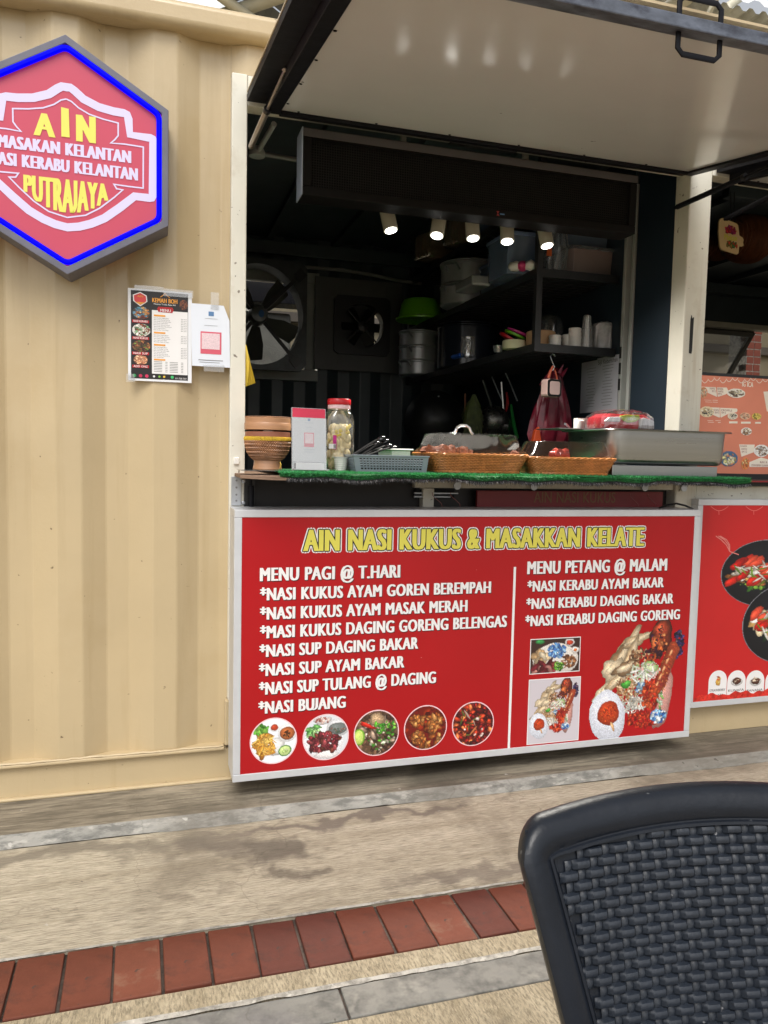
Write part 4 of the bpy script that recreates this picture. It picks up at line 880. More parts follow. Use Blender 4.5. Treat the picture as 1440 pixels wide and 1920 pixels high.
# grey perforated basket
PG = M('grey_basket_plastic', (.235, .27, .31), .42, var=.05)
gb0, gb1 = at(652, 870, -.16)[0], at(795, 870, -.16)[0]
gb = thing('plastic_basket', 'grey perforated plastic basket holding black cutlery', 'basket', ((gb0+gb1)/2, -.12, ZC+.002))
mb = MB(); W2 = (gb1-gb0)/2-.004; xc = (gb0+gb1)/2+.003; hz = .052
def wallpt(u, v, side):   # inclined wall
    k = .90+.10*v; return None
def lattice(mb, A, B, C, D, nu, nv, bar=.0036, th=.0016, hu=None):
    # A,B bottom corners, D,C top corners; bars of a perforated panel
    A, B, C, D = map(Vector, (A, B, C, D)); N = (B-A).cross(D-A).normalized()*th
    def P(u, v): return A.lerp(B, u).lerp(D.lerp(C, u), v)
    def quadbox(u0, u1, v0, v1):
        q = [P(u0, v0), P(u1, v0), P(u1, v1), P(u0, v1)]; mb.add([x+N for x in q]+[x-N for x in q], [(0, 1, 2, 3), (7, 6, 5, 4), (0, 4, 5, 1), (1, 5, 6, 2), (2, 6, 7, 3), (3, 7, 4, 0)])
    m0 = .07; m1 = .14
    quadbox(0, 1, 0, m1); quadbox(0, 1, 1-m1, 1); quadbox(0, m0, m1, 1-m1); quadbox(1-m0, 1, m1, 1-m1)
    L = (B-A).length; H = (D-A).length
    for i in range(1, nu): u = m0+(1-2*m0)*i/nu; quadbox(u-bar/L/2, u+bar/L/2, m1, 1-m1)
    for j in range(1, nv): v = m1+(1-2*m1)*j/nv; quadbox(m0, 1-m0, v-bar/H/2, v+bar/H/2)
y0_, y1_ = -.205, -.05; zb = ZC+.003; zt = zb+hz
fa = dict(A=(xc-W2*.90, y0_+.008, zb), B=(xc+W2*.96, y0_+.008, zb), C=(xc+W2, y0_, zt), D=(xc-W2, y0_, zt))
lattice(mb, fa['A'], fa['B'], fa['C'], fa['D'], 20, 5)
lattice(mb, (xc-W2*.90, y1_-.008, zb), (xc-W2*.90, y0_+.008, zb), (xc-W2, y0_, zt), (xc-W2, y1_, zt), 12, 5)
lattice(mb, (xc+W2*.96, y0_+.008, zb), (xc+W2*.96, y1_-.008, zb), (xc+W2, y1_, zt), (xc+W2, y0_, zt), 12, 5)
lattice(mb, (xc+W2*.96, y1_-.008, zb), (xc-W2*.90, y1_-.008, zb), (xc-W2, y1_, zt), (xc+W2, y1_, zt), 20, 5)
mb.box(xc-W2*.9, xc+W2*.96, y0_+.008, y1_-.008, zb-.001, zb+.002)
mesh_obj('perforated_wall', mb, PG, gb)
mesh_obj('shade_block', MB().box(xc-W2*.86, xc+W2*.90, y0_+.016, y1_-.014, zb+.004, zt-.008), BLK, gb)  # black box standing in for the shade inside the basket
mb = MB(); P = [(xc-W2-.002, y0_-.002), (xc+W2+.002, y0_-.002), (xc+W2+.002, y1_+.002), (xc-W2-.002, y1_+.002)]; mb.tube([(a, b, zt) for a, b in P], .003, 6, True); mesh_obj('rim', mb, PG, gb)
# cutlery: ladles and spoons
def spoon(cen, d, L, r, label, cup=.55):
    t = thing('black_spoon', label, 'spoon', tuple(cen), 'black plastic serving spoons in the grey basket')
    d = Vector(d).normalized(); Q = d.to_track_quat('X', 'Z').to_matrix().to_4x4(); T = Matrix.Translation(cen) @ Q
    mb = MB(); mb.tube([T @ Vector((-L, 0, 0)), T @ Vector((-L*.4, 0, .004)), T @ Vector((-r*.8, 0, .004))], .0035, 6, sx=1.6); mesh_obj('handle', mb, BLK, t, smooth=True)
    mb = MB(); pr = [(r*math.cos(a), r*cup*math.sin(a)) for a in np.linspace(0, math.pi/2, 7)]+[(r*.93*math.cos(a), r*cup*.9*math.sin(a)) for a in np.linspace(math.pi/2, 0, 7)]
    mb.lathe([(max(1e-4, a), b) for a, b in pr], n=20, mt=T); mesh_obj('bowl', mb, M('glossy_black_plastic', (.01, .01, .011), .12, var=.1, coat=.5), t, smooth=True)
for i, (px, py, dx, dz, L, r, s_) in enumerate(((714, 823, .8, .45, .12, .018, 'topmost'), (722, 828, .85, .5, .12, .017, 'right of the topmost'), (737, 840, .9, .25, .1, .018, 'lowest and rightmost'), (705, 832, .75, .4, .11, .015, 'leftmost'), (728, 836, .8, .3, .11, .016, 'middle'))):
    q = at(px, py, -.12+.015*i); spoon(q, (dx, .1, dz), L, r, 'glossy black plastic spoon in grey basket, '+s_)
# small ribbed white cups beside jar
cp = at(645, 880, -.17)
cups = thing('plastic_cup', 'stack of ribbed white plastic cups between jar and grey basket', 'cup', (cp[0]-.002, -.13, ZC+.002))
mb = MB()
for k_ in range(7): mb.lathe([(.0175+.0007*k_, .0062*k_), (.0195+.0007*k_, .0062*k_+.0055), (.0175+.0007*(k_+1), .0062*(k_+1))], (cp[0]-.002, -.13, ZC+.002), 28)
mb.lathe([(.022, .043), (.0255, .045), (.0255, .047), (.022, .047)], (cp[0]-.002, -.13, ZC+.002), 28)
mesh_obj('cup_body', mb, M('white_cup_plastic', (.78, .77, .74), .35), cups, smooth=True)
# jar of pickles
jx = at(634, 870, -.06)[0]; jy = -.06
JB = len(bpy.data.objects)
jar = thing('pickle_jar', 'clear plastic jar of pale pickled garlic with red screw lid', 'jar', (jx, jy, ZC+.002))
JR = .047
mb = MB(); rtub(mb, [(JR*.92, JR*.92, .02, 0), (JR, JR, .022, .006), (JR, JR, .022, .150), (JR*.93, JR*.93, .03, .168), (JR*.80, JR*.80, .036, .182), (JR*.74, JR*.74, .034, .186), (JR*.74, JR*.74, .034, .200)], 48, True, False, Matrix.Translation((jx, jy, ZC+.002)))
mesh_obj('jar_wall', mb, clear_mat('clear_pet_plastic', (.97, .98, .93), .10, .04, .08), jar, smooth=True)
mb = MB().lathe([(.0385, .198), (.0395, .200), (.0395, .213), (.037, .216), (.0, .2162)], (jx, jy, ZC+.002), 40)
mesh_obj('lid', mb, M('red_lid_plastic', (.55, .012, .02), .3), jar, smooth=True)
mesh_obj('seal_ring', MB().lathe([(.0375, .186), (.038, .188), (.038, .197), (.036, .198)], (jx, jy, ZC+.002), 40), flat('pale_pink_plastic', (235, 200, 205), .35), jar, smooth=True)
mb = MB(); rg = random.Random(4)
for k_ in range(90):
    a = rg.uniform(0, 6.28); q = rg.uniform(.3, .70)*JR*1.0; z = .014+.118*rg.random(); r = rg.uniform(.010, .0135)
    mb.blob((jx+q*math.cos(a), jy+q*math.sin(a), ZC+z), (r, r, r*1.15), k_, .08, 8)
    if k_ % 3 == 0: mb.tube([(jx+q*math.cos(a), jy+q*math.sin(a)-r*.7, ZC+z), (jx+q*math.cos(a)+.004, jy+q*math.sin(a)-r*.8, ZC+z-.03)], [.005, .003], 6)
tag(mesh_obj('pickled_garlic', mb, M('pickled_garlic_flesh', (.74, .60, .36), .35, var=.15, vs=30, coat=.3), smooth=True), 'pale yellow garlic bulbs packed inside the jar', 'pickles')
tag(mesh_obj('chilli_strip', MB().tube([(jx-.02, jy-.03, ZC+.118), (jx+.02, jy-.034, ZC+.128), (jx+.036, jy-.02, ZC+.14)], .006, 8, sx=.5).tube([(jx-.02, jy-.03, ZC+.105), (jx+.03, jy-.03, ZC+.118)], .005, 8), M('yellow_chilli', (.75, .55, .06), .35), smooth=True), 'yellow strip floating on top inside the pickle jar', 'pickles')
mb = MB(); lx0 = jx-.030; lx1 = at(631, 820, jy-JR)[0]
m_ = MB().box(lx0, lx1, jy-JR-.0012, jy-JR-.0004, ZC+.066, ZC+.108); o_ = mesh_obj('jar_label', m_, M('magenta_label', (.50, .02, .22), .35, var=.5, vs=30, stretch=(1, 1, 2)), jar)
mesh_obj('label_white', MB().box(lx1-.026, lx1-.002, jy-JR-.0018, jy-JR-.0013, ZC+.068, ZC+.082), WHITE, o_)
m_ = MB()
for k_ in range(6): m_.box(lx1-.010+k_*.0014, lx1-.0092+k_*.0014, jy-JR-.0022, jy-JR-.0019, ZC+.069, ZC+.081)
mesh_obj('barcode', m_, INKBLK, o_)
for o_ in list(bpy.data.objects):
    if o_ is jar or (o_.parent is None and o_.name.split('.')[0] in ('pickled_garlic', 'chilli_strip')):
        o_.scale = (1.0, 1.0, 1.11)
        if o_ is not jar: o_.location.z = ZC+.002+(o_.location.z-ZC-.002)*1.11
# acrylic menu stand with blank code square
sx0, sx1 = at(547, 870, -.20)[0], at(613, 870, -.20)[0]; sy = -.20
st = thing('payment_stand', 'clear acrylic stand holding white card with red header beside the jar', 'stand', ((sx0+sx1)/2, sy, ZC+.001))
AC = clear_mat('clear_acrylic', gloss=.18, milk=.10, rough=.05)
TT = Matrix.Translation(((sx0+sx1)/2, sy, ZC+.002)) @ Matrix.Diagonal((1, 1, 1.13, 1)) @ Matrix.Rotation(math.radians(-7), 4, 'X') @ Matrix.Rotation(math.radians(4), 4, 'Z')
hw = (sx1-sx0)/2
mesh_obj('acrylic_sheet', MB().box(-hw, hw, -.002, .0, .0, .150, TT).box(-hw, hw, .004, .006, 0, .178, TT), AC, st)
mesh_obj('acrylic_base', MB().box(-hw, hw, -.030, .03, 0, .003, TT).box(-hw+.01, hw-.01, -.012, -.010, .003, .022, TT), clear_mat('frosted_acrylic', gloss=.2, milk=.4), st)
mesh_obj('card', MB().box(-hw+.003, hw-.003, .0008, .0028, .026, .176, TT), M('white_card', (.80, .82, .85), .4, var=.02), st)
mesh_obj('card_header', MB().box(-hw+.003, hw-.003, .0000, .0007, .150, .176, TT), M('crimson_print', (.62, .03, .08), .4), st)
m_ = MB().box(-.004, .004, -.0001, .0007, .141, .148, TT); mesh_obj('logo', m_, flat('blue_logo_print', (90, 130, 175)), st)
m_ = MB().box(-.016, .016, -.0001, .0007, .074, .108, TT).box(-.016, .016, -.0001, .0007, .068, .0735, TT); mesh_obj('code_frame', m_, PINK, st)
mesh_obj('code_field', MB().box(-.0135, .0135, -.0006, -.0002, .0775, .1055, TT), M('pale_rose_field', (.78, .60, .64), .5, var=.15, vs=250), st)
m_ = MB()
for z, w in ((.135, .014), (.122, .010), (.060, .018), (.053, .014)): m_.box(-w, w, -.0001, .0007, z, z+.0012, TT)
mesh_obj('small_print', m_, flat('pale_grey_print', (175, 185, 195)), st)
# bamboo bowl with lid
wx = at(503, 870, -.12)[0]; wy = -.10
BAM = M('woven_bamboo', (.40, .20, .10), .5, var=.35, vs=26, coat=.15); BAM2 = M('smooth_bamboo_band', (.48, .25, .13), .42, var=.2, vs=16, stretch=(.3, .3, 4), coat=.2)
bo = thing('bamboo_basket', 'round woven bamboo bowl on foot with yellow stitched rim and lid', 'basket', (wx, wy, ZC+.003))
cc_ = (wx, wy, ZC+.003)
prof = [(.042, .030), (.054, .040), (.065, .056), (.0715, .078), (.0725, .094)]
def bfn(u, v):
    t = v*(len(prof)-1); i = min(int(t), len(prof)-2); f = t-i; r = prof[i][0]*(1-f)+prof[i+1][0]*f; z = prof[i][1]*(1-f)+prof[i+1][1]*f
    a = 2*math.pi*u+v*.0; return Vector((cc_[0]+r*math.cos(a), cc_[1]+r*math.sin(a), cc_[2]+z))
mesh_obj('bowl', MB().lathe(prof, cc_, 48), WICKD, bo, smooth=True)
C, U, V, N, HU, HV = [], [], [], [], [], []
for j in range(13):
    for i in range(60):
        u = (i+j*.5)/60; v = (j+.5)/13; p = bfn(u, v); e = 1e-3; du = (bfn(u+e, v)-bfn(u-e, v)).normalized(); dv = (bfn(u, min(1, v+e))-bfn(u, v-e)).normalized(); n_ = du.cross(dv).normalized()
        s_ = 1 if (j//1) % 2 else -1; a_ = (du+dv*.75*s_).normalized(); C.append(p); U.append(a_); V.append(n_.cross(a_)); N.append(n_); HU.append(.0052); HV.append(.0017)
tag(mesh_obj('bowl_weave', MB().lumps(C, U, V, N, np.array(HU), np.array(HV), .003, 4, 3, 2, 2), BAM, bo, smooth=True), kind='stuff')
mesh_obj('foot', MB().lathe([(.046, 0), (.047, .002), (.044, .014), (.043, .031)], cc_, 48), BAM2, bo, smooth=True)
mesh_obj('rim_band', MB().lathe([(.0705, .1035), (.073, .105), (.073, .119), (.070, .121)], cc_, 48), M('red_brown_band', (.30, .11, .065), .35, coat=.3), bo, smooth=True)
mb = MB()
for i in range(110):
    a = 2*math.pi*i/110; mb.tube([(cc_[0]+.0735*math.cos(a), cc_[1]+.0735*math.sin(a), cc_[2]+.0925), (cc_[0]+.0755*math.cos(a+.01), cc_[1]+.0755*math.sin(a+.01), cc_[2]+.098), (cc_[0]+.0735*math.cos(a+.02), cc_[1]+.0735*math.sin(a+.02), cc_[2]+.1045)], .0017, 5)
mesh_obj('rim_stitching', mb, M('yellow_raffia', (.72, .48, .05), .5, var=.15, vs=40), bo, smooth=True)
mesh_obj('lid', MB().lathe([(.069, .126), (.074, .127), (.0745, .137), (.0745, .147), (.073, .150)], cc_, 48).lathe([(.073, .1495), (.0735, .164), (.070, .167), (.001, .171)], cc_, 48), BAM2, bo, smooth=True)
mb = MB()
for i in range(90):
    a = 2*math.pi*i/90; mb.blob((cc_[0]+.0715*math.cos(a), cc_[1]+.0715*math.sin(a), cc_[2]+.1675), (.0026, .0026, .0015), i, .1, 4)
mesh_obj('lid_trim', mb, BAM, bo)
tag(mesh_obj('food', MB().blob((wx-.005, wy-.045, ZC+.122), (.02, .018, .008), 2, .08), flat('white_bun', (245, 242, 232), .5), smooth=True), 'white rounded food peeping out under the bamboo lid', 'food')
mesh_obj('loose_raffia', MB().tube([(wx+.034, wy-.046, ZC+.028), (wx+.036, wy-.052, ZC+.02), (wx+.034, wy-.05, ZC+.010)], .0015, 5), _M['yellow_raffia'], bo)
tag(mesh_obj('clear_tray', MB().box(at(462, 875, -.2)[0]-.02, sx0+.01, -.23, -.1, ZC+.001, ZC+.003), clear_mat('smoky_sheet', (.7, .72, .75), .35, .1)), 'flat glassy sheet under the bamboo bowl at the counter end', 'tray')
# steel chafing pans
pn0, pn1 = at(1148, 880, -.2)[0], at(1345, 880, -.2)[0]
base = thing('steel_stand', 'low rectangular stainless steel stand under the deep pan', 'stand', ((pn0+pn1)/2, -.05, ZC+.002))
mesh_obj('stand_body', MB().box(pn0, pn1, -.20, .10, ZC+.002, ZC+.040), STEEL, base, .002)
px0_, px1_ = at(1065, 805, -.16)[0], at(1392, 805, -.16)[0]
pan = thing('steel_pan', 'deep rectangular stainless steel food pan at the right end of the counter', 'pan', ((px0_+px1_)/2, -.03, ZC+.042))
pxa = at(1152, 830, -.2)[0]-.005; pxb = at(1366, 830, -.2)[0]; pcx = (pxa+pxb)/2; pw_ = (pxb-pxa)/2
Tp = Matrix.Translation((pcx, -.03, ZC+.043))
PH_ = .122
mb = MB(); rtub(mb, [(pw_*.93, .155, .03, 0), (pw_*.965, .165, .035, .006), (pw_*.985, .17, .038, .02), (pw_, .175, .04, PH_-.004), (pw_, .175, .04, PH_)], 64, True, False, Tp)
rtub(mb, [(pw_-.003, .172, .038, PH_), (pw_*.96, .165, .035, .01), (pw_*.9, .15, .03, .004)][::1], 64, False, True, Tp)
mesh_obj('pan_wall', mb, STEEL, pan, smooth=True)
mb = MB(); rtub(mb, [(pw_, .175, .04, PH_-.0005), (pw_+.018, .193, .045, PH_-.0005), (pw_+.020, .195, .045, PH_+.002), (pw_+.018, .193, .045, PH_+.0045), (pw_-.003, .172, .04, PH_+.0045)], 64, False, False, Tp); mesh_obj('pan_rim', mb, STEEL, pan, smooth=True)
ld = thing('steel_pan_lid', 'flat stainless steel lid sticking out left on the deep pan', 'tray', (pcx-.05, -.03, ZC+.15))  # lid of the deep pan, pushed out to the left
tl = at(1046, 806, -.02)
mesh_obj('lid_plate', MB().box(tl[0], pcx-.02, -.03, .15, ZC+.1700, ZC+.1735), STEEL, ld, .001)
mb = MB().tube([(tl[0]+.05, -.02, ZC+.1735), (tl[0]+.03, -.03, ZC+.186), (tl[0]+.02, -.03, ZC+.189)], .005, 6, sx=.3); mesh_obj('lid_tab', mb, STEEL, ld, smooth=True)
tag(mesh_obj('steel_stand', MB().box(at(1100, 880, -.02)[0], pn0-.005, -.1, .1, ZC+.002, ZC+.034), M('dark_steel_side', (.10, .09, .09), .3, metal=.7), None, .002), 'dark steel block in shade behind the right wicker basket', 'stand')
# tissue packet on pan
tq0, tq1 = at(1110, 790, -.06)[0], at(1210, 790, -.06)[0]; tz = ZC+.172
tp = thing('tissue_packet', 'red and lime wrapped tissue packet in clear plastic on the steel pan', 'packet', ((tq0+tq1)/2, -.06, tz))
tcx = (tq0+tq1)/2; thw = (tq1-tq0)/2-.008
Tt = Matrix.Translation((tcx, -.06, tz+.002)) @ Matrix.Diagonal((1, 1, 1.18, 1))
mb = MB(); rtub(mb, [(thw*.96, .06, .02, 0), (thw, .065, .02, .010), (thw*.97, .06, .02, .034), (thw*.8, .045, .02, .046)], 40, True, True, Tt); mesh_obj('tissue_stack', mb, M('printed_red_wrap', (.58, .02, .035), .3, coat=.4), tp, smooth=True)
mb = MB(); mb.prism([(tcx-thw*.35, tz+.048), (tcx-thw*.25, tz+.030), (tcx-thw*.05, tz+.023), (tcx+thw*.25, tz+.028), (tcx+thw*.42, tz+.040), (tcx+thw*.40, tz+.054), (tcx-thw*.1, tz+.053)], -.128, -.10); mesh_obj('lime_patch', mb, M('lime_print', (.45, .55, .03), .3, coat=.4), tp, .004)
mesh_obj('white_patch', MB().prism([(tcx-thw*.95, tz+.026), (tcx-thw*.36, tz+.026), (tcx-thw*.36, tz+.044), (tcx-thw*.8, tz+.042)], -.128, -.11), WHITE, tp, .003)
mesh_obj('tissue_edge', MB().prism([(tcx+thw*.38, tz+.004), (tcx+thw*1.0, tz+.004), (tcx+thw*.98, tz+.034), (tcx+thw*.6, tz+.044), (tcx+thw*.40, tz+.038)], -.129, -.115), M('grey_tissue_stack', (.62, .58, .58), .6, var=.35, vs=90, stretch=(4, 1, .3)), tp, .003)
m_ = MB(); text(m_, 'SERV', tcx-thw*.08, tcx+thw*.25, tz+.034, .007, -.1290, 0, 1, .03); mesh_obj('lettering', m_, WHITE, tp)
mb = MB(); rg = random.Random(2)
lv = [(thw+.003, .072, .02, -.001), (thw+.006, .075, .025, .012), (thw+.004, .072, .025, .036), (thw*.86, .06, .03, .052), (thw*.5, .04, .03, .060)]
rtub(mb, lv, 40, False, True, Tt); mb.v = [(x+rg.uniform(-.002, .002), y+rg.uniform(-.003, .003), z+rg.uniform(-.002, .002)) for x, y, z in mb.v]; mesh_obj('clear_wrap', mb, clear_mat('crinkled_wrap', gloss=.12, milk=.03, rough=.12), tp)
wr = at(1103, 790, -.0); tag(mesh_obj('paper_roll', MB().lathe([(.012, 0), (.017, .003), (.018, .02), (.017, .034), (.012, .037)], (wr[0], .06, tz), 24).box(wr[0]-.01, wr[0]+.05, .06, .09, tz, tz+.045), M('white_roll', (.70, .70, .66), .6), smooth=True), 'white roll and box behind the red tissue packet', 'tissue roll')
# white container behind baskets
q0, q1 = at(735, 840, .12), at(770, 840, .12)
tag(mesh_obj('white_tub', MB().box(q0[0], q1[0]+.0, .12, .3, ZC+.002, ZC+.075).box(q0[0]-.008, q1[0]+.01, .112, .308, ZC+.076, ZC+.082), M('white_tub_plastic', (.70, .70, .68), .4), None, .004), 'white lidded tub behind the black spoons', 'tub')
tag(mesh_obj('food_tray', MB().box(at(800, 830, .0)[0], at(838, 830, 0)[0], -.02, .02, ZC+.05, ZC+.085), M('pale_card', (.66, .66, .64), .5), None, .004), 'pale grey card standing behind the fried chicken', 'card')

# ================================================================== POSTERS ON THE WALL
YW = -.006
def wp_(px, py): q = at(px, py, YW); return (q[0], q[2])
c = [wp_(243, 540), wp_(361, 549), wp_(358, 720), wp_(237, 711)]
x0, x1 = (c[0][0]+c[3][0])/2, (c[1][0]+c[2][0])/2; z1 = (c[0][1]+c[1][1])/2; z0 = (c[2][1]+c[3][1])/2
po = thing('menu_poster', 'black and white laminated menu poster with four food photos taped to the tan wall', 'poster', ((x0+x1)/2, YW, z0))
mesh_obj('sheet', MB().box(x0, x1, YW, YW+.0015, z0, z1), flat('white_sheet', (232, 234, 238), .35), po)
iw = x1-x0; ih = z1-z0
def PX(u): return x0+iw*u
def PZ(v): return z1-ih*v
mesh_obj('black_field', MB().box(PX(.045), PX(.94), YW-.0006, YW-.0002, PZ(.975), PZ(.02)), flat('near_black_print', (28, 24, 24), .35), po)
mesh_obj('white_field', MB().box(PX(.37), PX(.935), YW-.0012, YW-.0008, PZ(.915), PZ(.22)), WHITE, po)
def food(u0, u1, v0, v1, cols, bg, circle=True):
    p = Pic(44, 40, np.array(bg)/255.); p.pile(.5, .45, .42, .38, cols, 80, .06, hl=.4); p.place('food_picture', PX(u0), PX(u1), PZ(v1), PZ(v0), YW-.0013, po, circle)
food(.06, .35, .19, .33, [(190, 120, 60), (120, 50, 35), (90, 160, 190), (215, 170, 110), (120, 170, 200)], (60, 60, 55)); food(.06, .35, .375, .52, [(120, 60, 40), (200, 215, 190), (120, 170, 120), (235, 230, 215), (160, 90, 50)], (225, 222, 215)); food(.06, .35, .555, .685, [(90, 55, 35), (150, 95, 55), (60, 40, 30), (110, 140, 60)], (130, 80, 50)); food(.08, .31, .715, .825, [(225, 160, 120), (240, 190, 150), (205, 130, 90)], (120, 70, 50))
food(.80, .935, .085, .20, [(90, 50, 35), (140, 80, 50), (60, 35, 30)], (110, 70, 50))
boxes('red_tab', [(PX(.065), PX(.325), YW-.0020, YW-.0016, PZ(v+.030), PZ(v)) for v in (.338, .520, .686, .828)], flat('red_tab_print', (176, 20, 28)), po)
m_ = MB(); m_.prism([(PX(.45), PZ(.205)), (PX(.47), PZ(.235)), (PX(.69), PZ(.24)), (PX(.71), PZ(.205)), (PX(.69), PZ(.18)), (PX(.47), PZ(.18))], YW-.0020, YW-.0016); mesh_obj('red_tab', m_, flat('red_tab_print', (176, 20, 28)), po)
m_ = MB()
for s_, v in (('NASI KERABU', .362), ('NASI KUKUS', .545), ('NASI SUP', .711), ('ADD ONZ', .853)): text(m_, s_, PX(.085), PX(.305), PZ(v), .0062, YW-.0023, 0, 1, .03)
text(m_, 'MENU', PX(.50), PX(.665), PZ(.232), .0085, YW-.0023, 0, 1, .03); text(m_, 'Masakan Tradisi, Rasa Asli', PX(.40), PX(.74), PZ(.16), .005, YW-.0012, 0, 0, .03)
text(m_, '011-7208 7007', PX(.74), PX(.92), PZ(.965), .0052, YW-.0012, 0, 0, .03); mesh_obj('lettering', m_, WHITE, po)
m_ = MB(); text(m_, 'KEMAH BOH', PX(.375), PX(.77), PZ(.135), .0135, YW-.0012, 0, 2, .03); ribbon(m_, [(PX(.5), PZ(.075)), (PX(.54), PZ(.055)), (PX(.575), PZ(.03)), (PX(.61), PZ(.055)), (PX(.65), PZ(.075))], .002, YW-.0012)
for v in (.268, .455, .588, .75): m_.box(PX(.40), PX(.58), YW-.0018, YW-.0014, PZ(v+.018), PZ(v))
mesh_obj('lettering', m_, ORANGE, po)
m_ = MB(); 
P_ = [(.19, .035), (.29, .07), (.30, .135), (.19, .19), (.08, .135), (.075, .07)]
m_.prism([(PX(u), PZ(v)) for u, v in P_], YW-.0012, YW-.0008); mesh_obj('badge', m_, WHITE, po)
m_ = MB().prism([(PX(.19+(u-.19)*.85), PZ(.112+(v-.112)*.85)) for u, v in P_], YW-.0016, YW-.0013); mesh_obj('badge', m_, flat('badge_red', (214, 70, 70)), po)
m_ = MB(); text(m_, 'AIN', PX(.145), PX(.235), PZ(.092), .006, YW-.002, 0, 1, .03); m_.prism([(PX(.11), PZ(.145)), (PX(.27), PZ(.145)), (PX(.19), PZ(.175))], YW-.002, YW-.0017); mesh_obj('badge_lettering', m_, ORANGE, po)
m_ = MB(); 
names = ['Nasi Kerabu Daging Bakar', 'Nasi Kerabu Daging Goreng', 'Nasi Kerabu Daging Belengas', 'Nasi Kerabu Ayam Bakar', 'Nasi Kerabu Ayam Berempah', 'Nasi Kerabu Ayam Masak Merah', 'Nasi Kerabu Kerang', 'Nasi Kerabu Telur Masin']
def rows(v0, n, dv, lst):
    for i in range(n):
        v = v0+i*dv; text(m_, lst[i % len(lst)], PX(.40), PX(.40+.010*len(lst[i % len(lst)])), PZ(v), .0029, YW-.0014, 0, 0, .03, res=1); text(m_, 'RM 8.00', PX(.83), PX(.92), PZ(v), .0029, YW-.0014, 0, 0, .03, res=1)
rows(.308, 8, .0186, names); rows(.495, 5, .0186, [s_.replace('Kerabu', 'Kukus') for s_ in names]); rows(.628, 7, .0182, [s_.replace('Kerabu', 'Sup') for s_ in names])
for i in range(7):
    for u in (.40, .65): m_.box(PX(u), PX(u+.13), YW-.0016, YW-.0014, PZ(.785+i*.0178), PZ(.785+i*.0178)+.0012); m_.box(PX(u+.18), PX(u+.215), YW-.0016, YW-.0014, PZ(.785+i*.0178), PZ(.785+i*.0178)+.0012)
mesh_obj('small_print', m_, flat('dark_small_print', (60, 60, 62)), po)
for u, cc2, w in ((.07, (30, 150, 80), .055), (.165, (190, 40, 80), .055), (.262, (205, 45, 90), .055), (.385, (225, 225, 225), .035), (.47, (120, 180, 60), .035), (.545, (230, 190, 60), .035), (.665, (60, 190, 110), .05)):
    m_ = MB(); disc(m_, PX(u+w/2), PZ(.945), iw*w/2, YW-.0012, 16, iw*w/2); mesh_obj('icon', m_, flat('icon_%d_%d_%d' % cc2, cc2), po)
# tape strips
TAPE = clear_mat('clear_tape', gloss=.12, milk=.05, rough=.15)
boxes('tape', [(PX(.1), PX(.55), YW-.004, YW-.0035, PZ(.02), PZ(-.035)), (PX(-.03), PX(.1), YW-.004, YW-.0035, PZ(1.02), PZ(.93)), (PX(.55), PX(1.02), YW-.0045, YW-.004, PZ(.06), PZ(-.02))], TAPE, po)
c = [wp_(358, 569), wp_(419, 574), wp_(430, 603), wp_(431, 690), wp_(360, 686)]
qp = thing('paper_notice', 'white paper notice with clipped corner and pink square taped beside the poster', 'notice', ((c[0][0]+c[2][0])/2, -.01, c[3][1]))
mesh_obj('sheet', MB().prism(c, -.0135, -.012), flat('white_notice', (228, 234, 244), .3), qp)
def NX_(px, py): q = at(px, py, -.014); return (q[0], q[2])
a, b = NX_(376, 621), NX_(415, 665); mesh_obj('code_frame', MB().box(a[0], b[0], -.0142, -.0138, b[1], a[1]), PINK, qp)
a, b = NX_(378, 624), NX_(412, 656); mesh_obj('code_field', MB().box(a[0], b[0], -.0148, -.0145, b[1], a[1]), _M['pale_rose_field'], qp)
a, b = NX_(391, 584), NX_(401, 593); mesh_obj('logo', MB().box(a[0], b[0], -.0142, -.0138, b[1], a[1]), flat('blue_logo_print', (90, 130, 175)), qp)
m_ = MB()
for (xa, xb, y) in ((384, 408, 597), (383, 408, 610), (372, 418, 675), (374, 412, 679)): a, b = NX_(xa, y), NX_(xb, y+1.2); m_.box(a[0], b[0], -.0142, -.0138, b[1], a[1])
mesh_obj('small_print', m_, GREY, qp)
a, b = NX_(395, 548), NX_(410, 580); boxes('tape', [(a[0], b[0], -.0165, -.016, b[1], a[1]), (NX_(382, 690)[0], NX_(420, 690)[0], -.0165, -.016, NX_(400, 697)[1], NX_(400, 684)[1])], TAPE, qp)

# ================================================================== LED RUNNING DISPLAY BOX
lb0, lb1 = .478, 1.755
box_ = thing('display_box', 'long black perforated display box hung under the awning hinge', 'display', ((lb0+lb1)/2, .05, 2.01))
mesh_obj('casing', MB().box(lb0, lb1, -.010, .085, 2.190, 2.222).box(lb0, lb1, -.010, .085, 2.005, 2.035).box(lb0, lb0+.030, -.010, .085, 2.0355, 2.1895).box(lb1-.03, lb1, -.010, .085, 2.0355, 2.1895).box(lb0+.03, lb1-.03, .02, .085, 2.0355, 2.1895), M('dark_brown_casing', (.006, .005, .005), .55, spec=.15), box_, .003)
mesh_obj('end_cap', MB().box(lb0-.004, lb0-.0005, -.012, .085, 2.005, 2.222), M('pale_end_cap', (.40, .46, .56), .4), box_, .001)
mesh_obj('top_strip', MB().box(lb0, lb1, -.0125, -.0102, 2.193, 2.218), M('dull_steel_strip', (.10, .09, .095), .35, metal=.5), box_)
mb = MB(); gx0, gx1, gz0, gz1 = lb0+.031, lb1-.031, 2.037, 2.188; nxx = int((gx1-gx0)/.0085); nzz = 18
for i in range(nxx+1): x = gx0+(gx1-gx0)*i/nxx; mb.box(x-.0011, x+.0011, .000, .003, gz0, gz1)
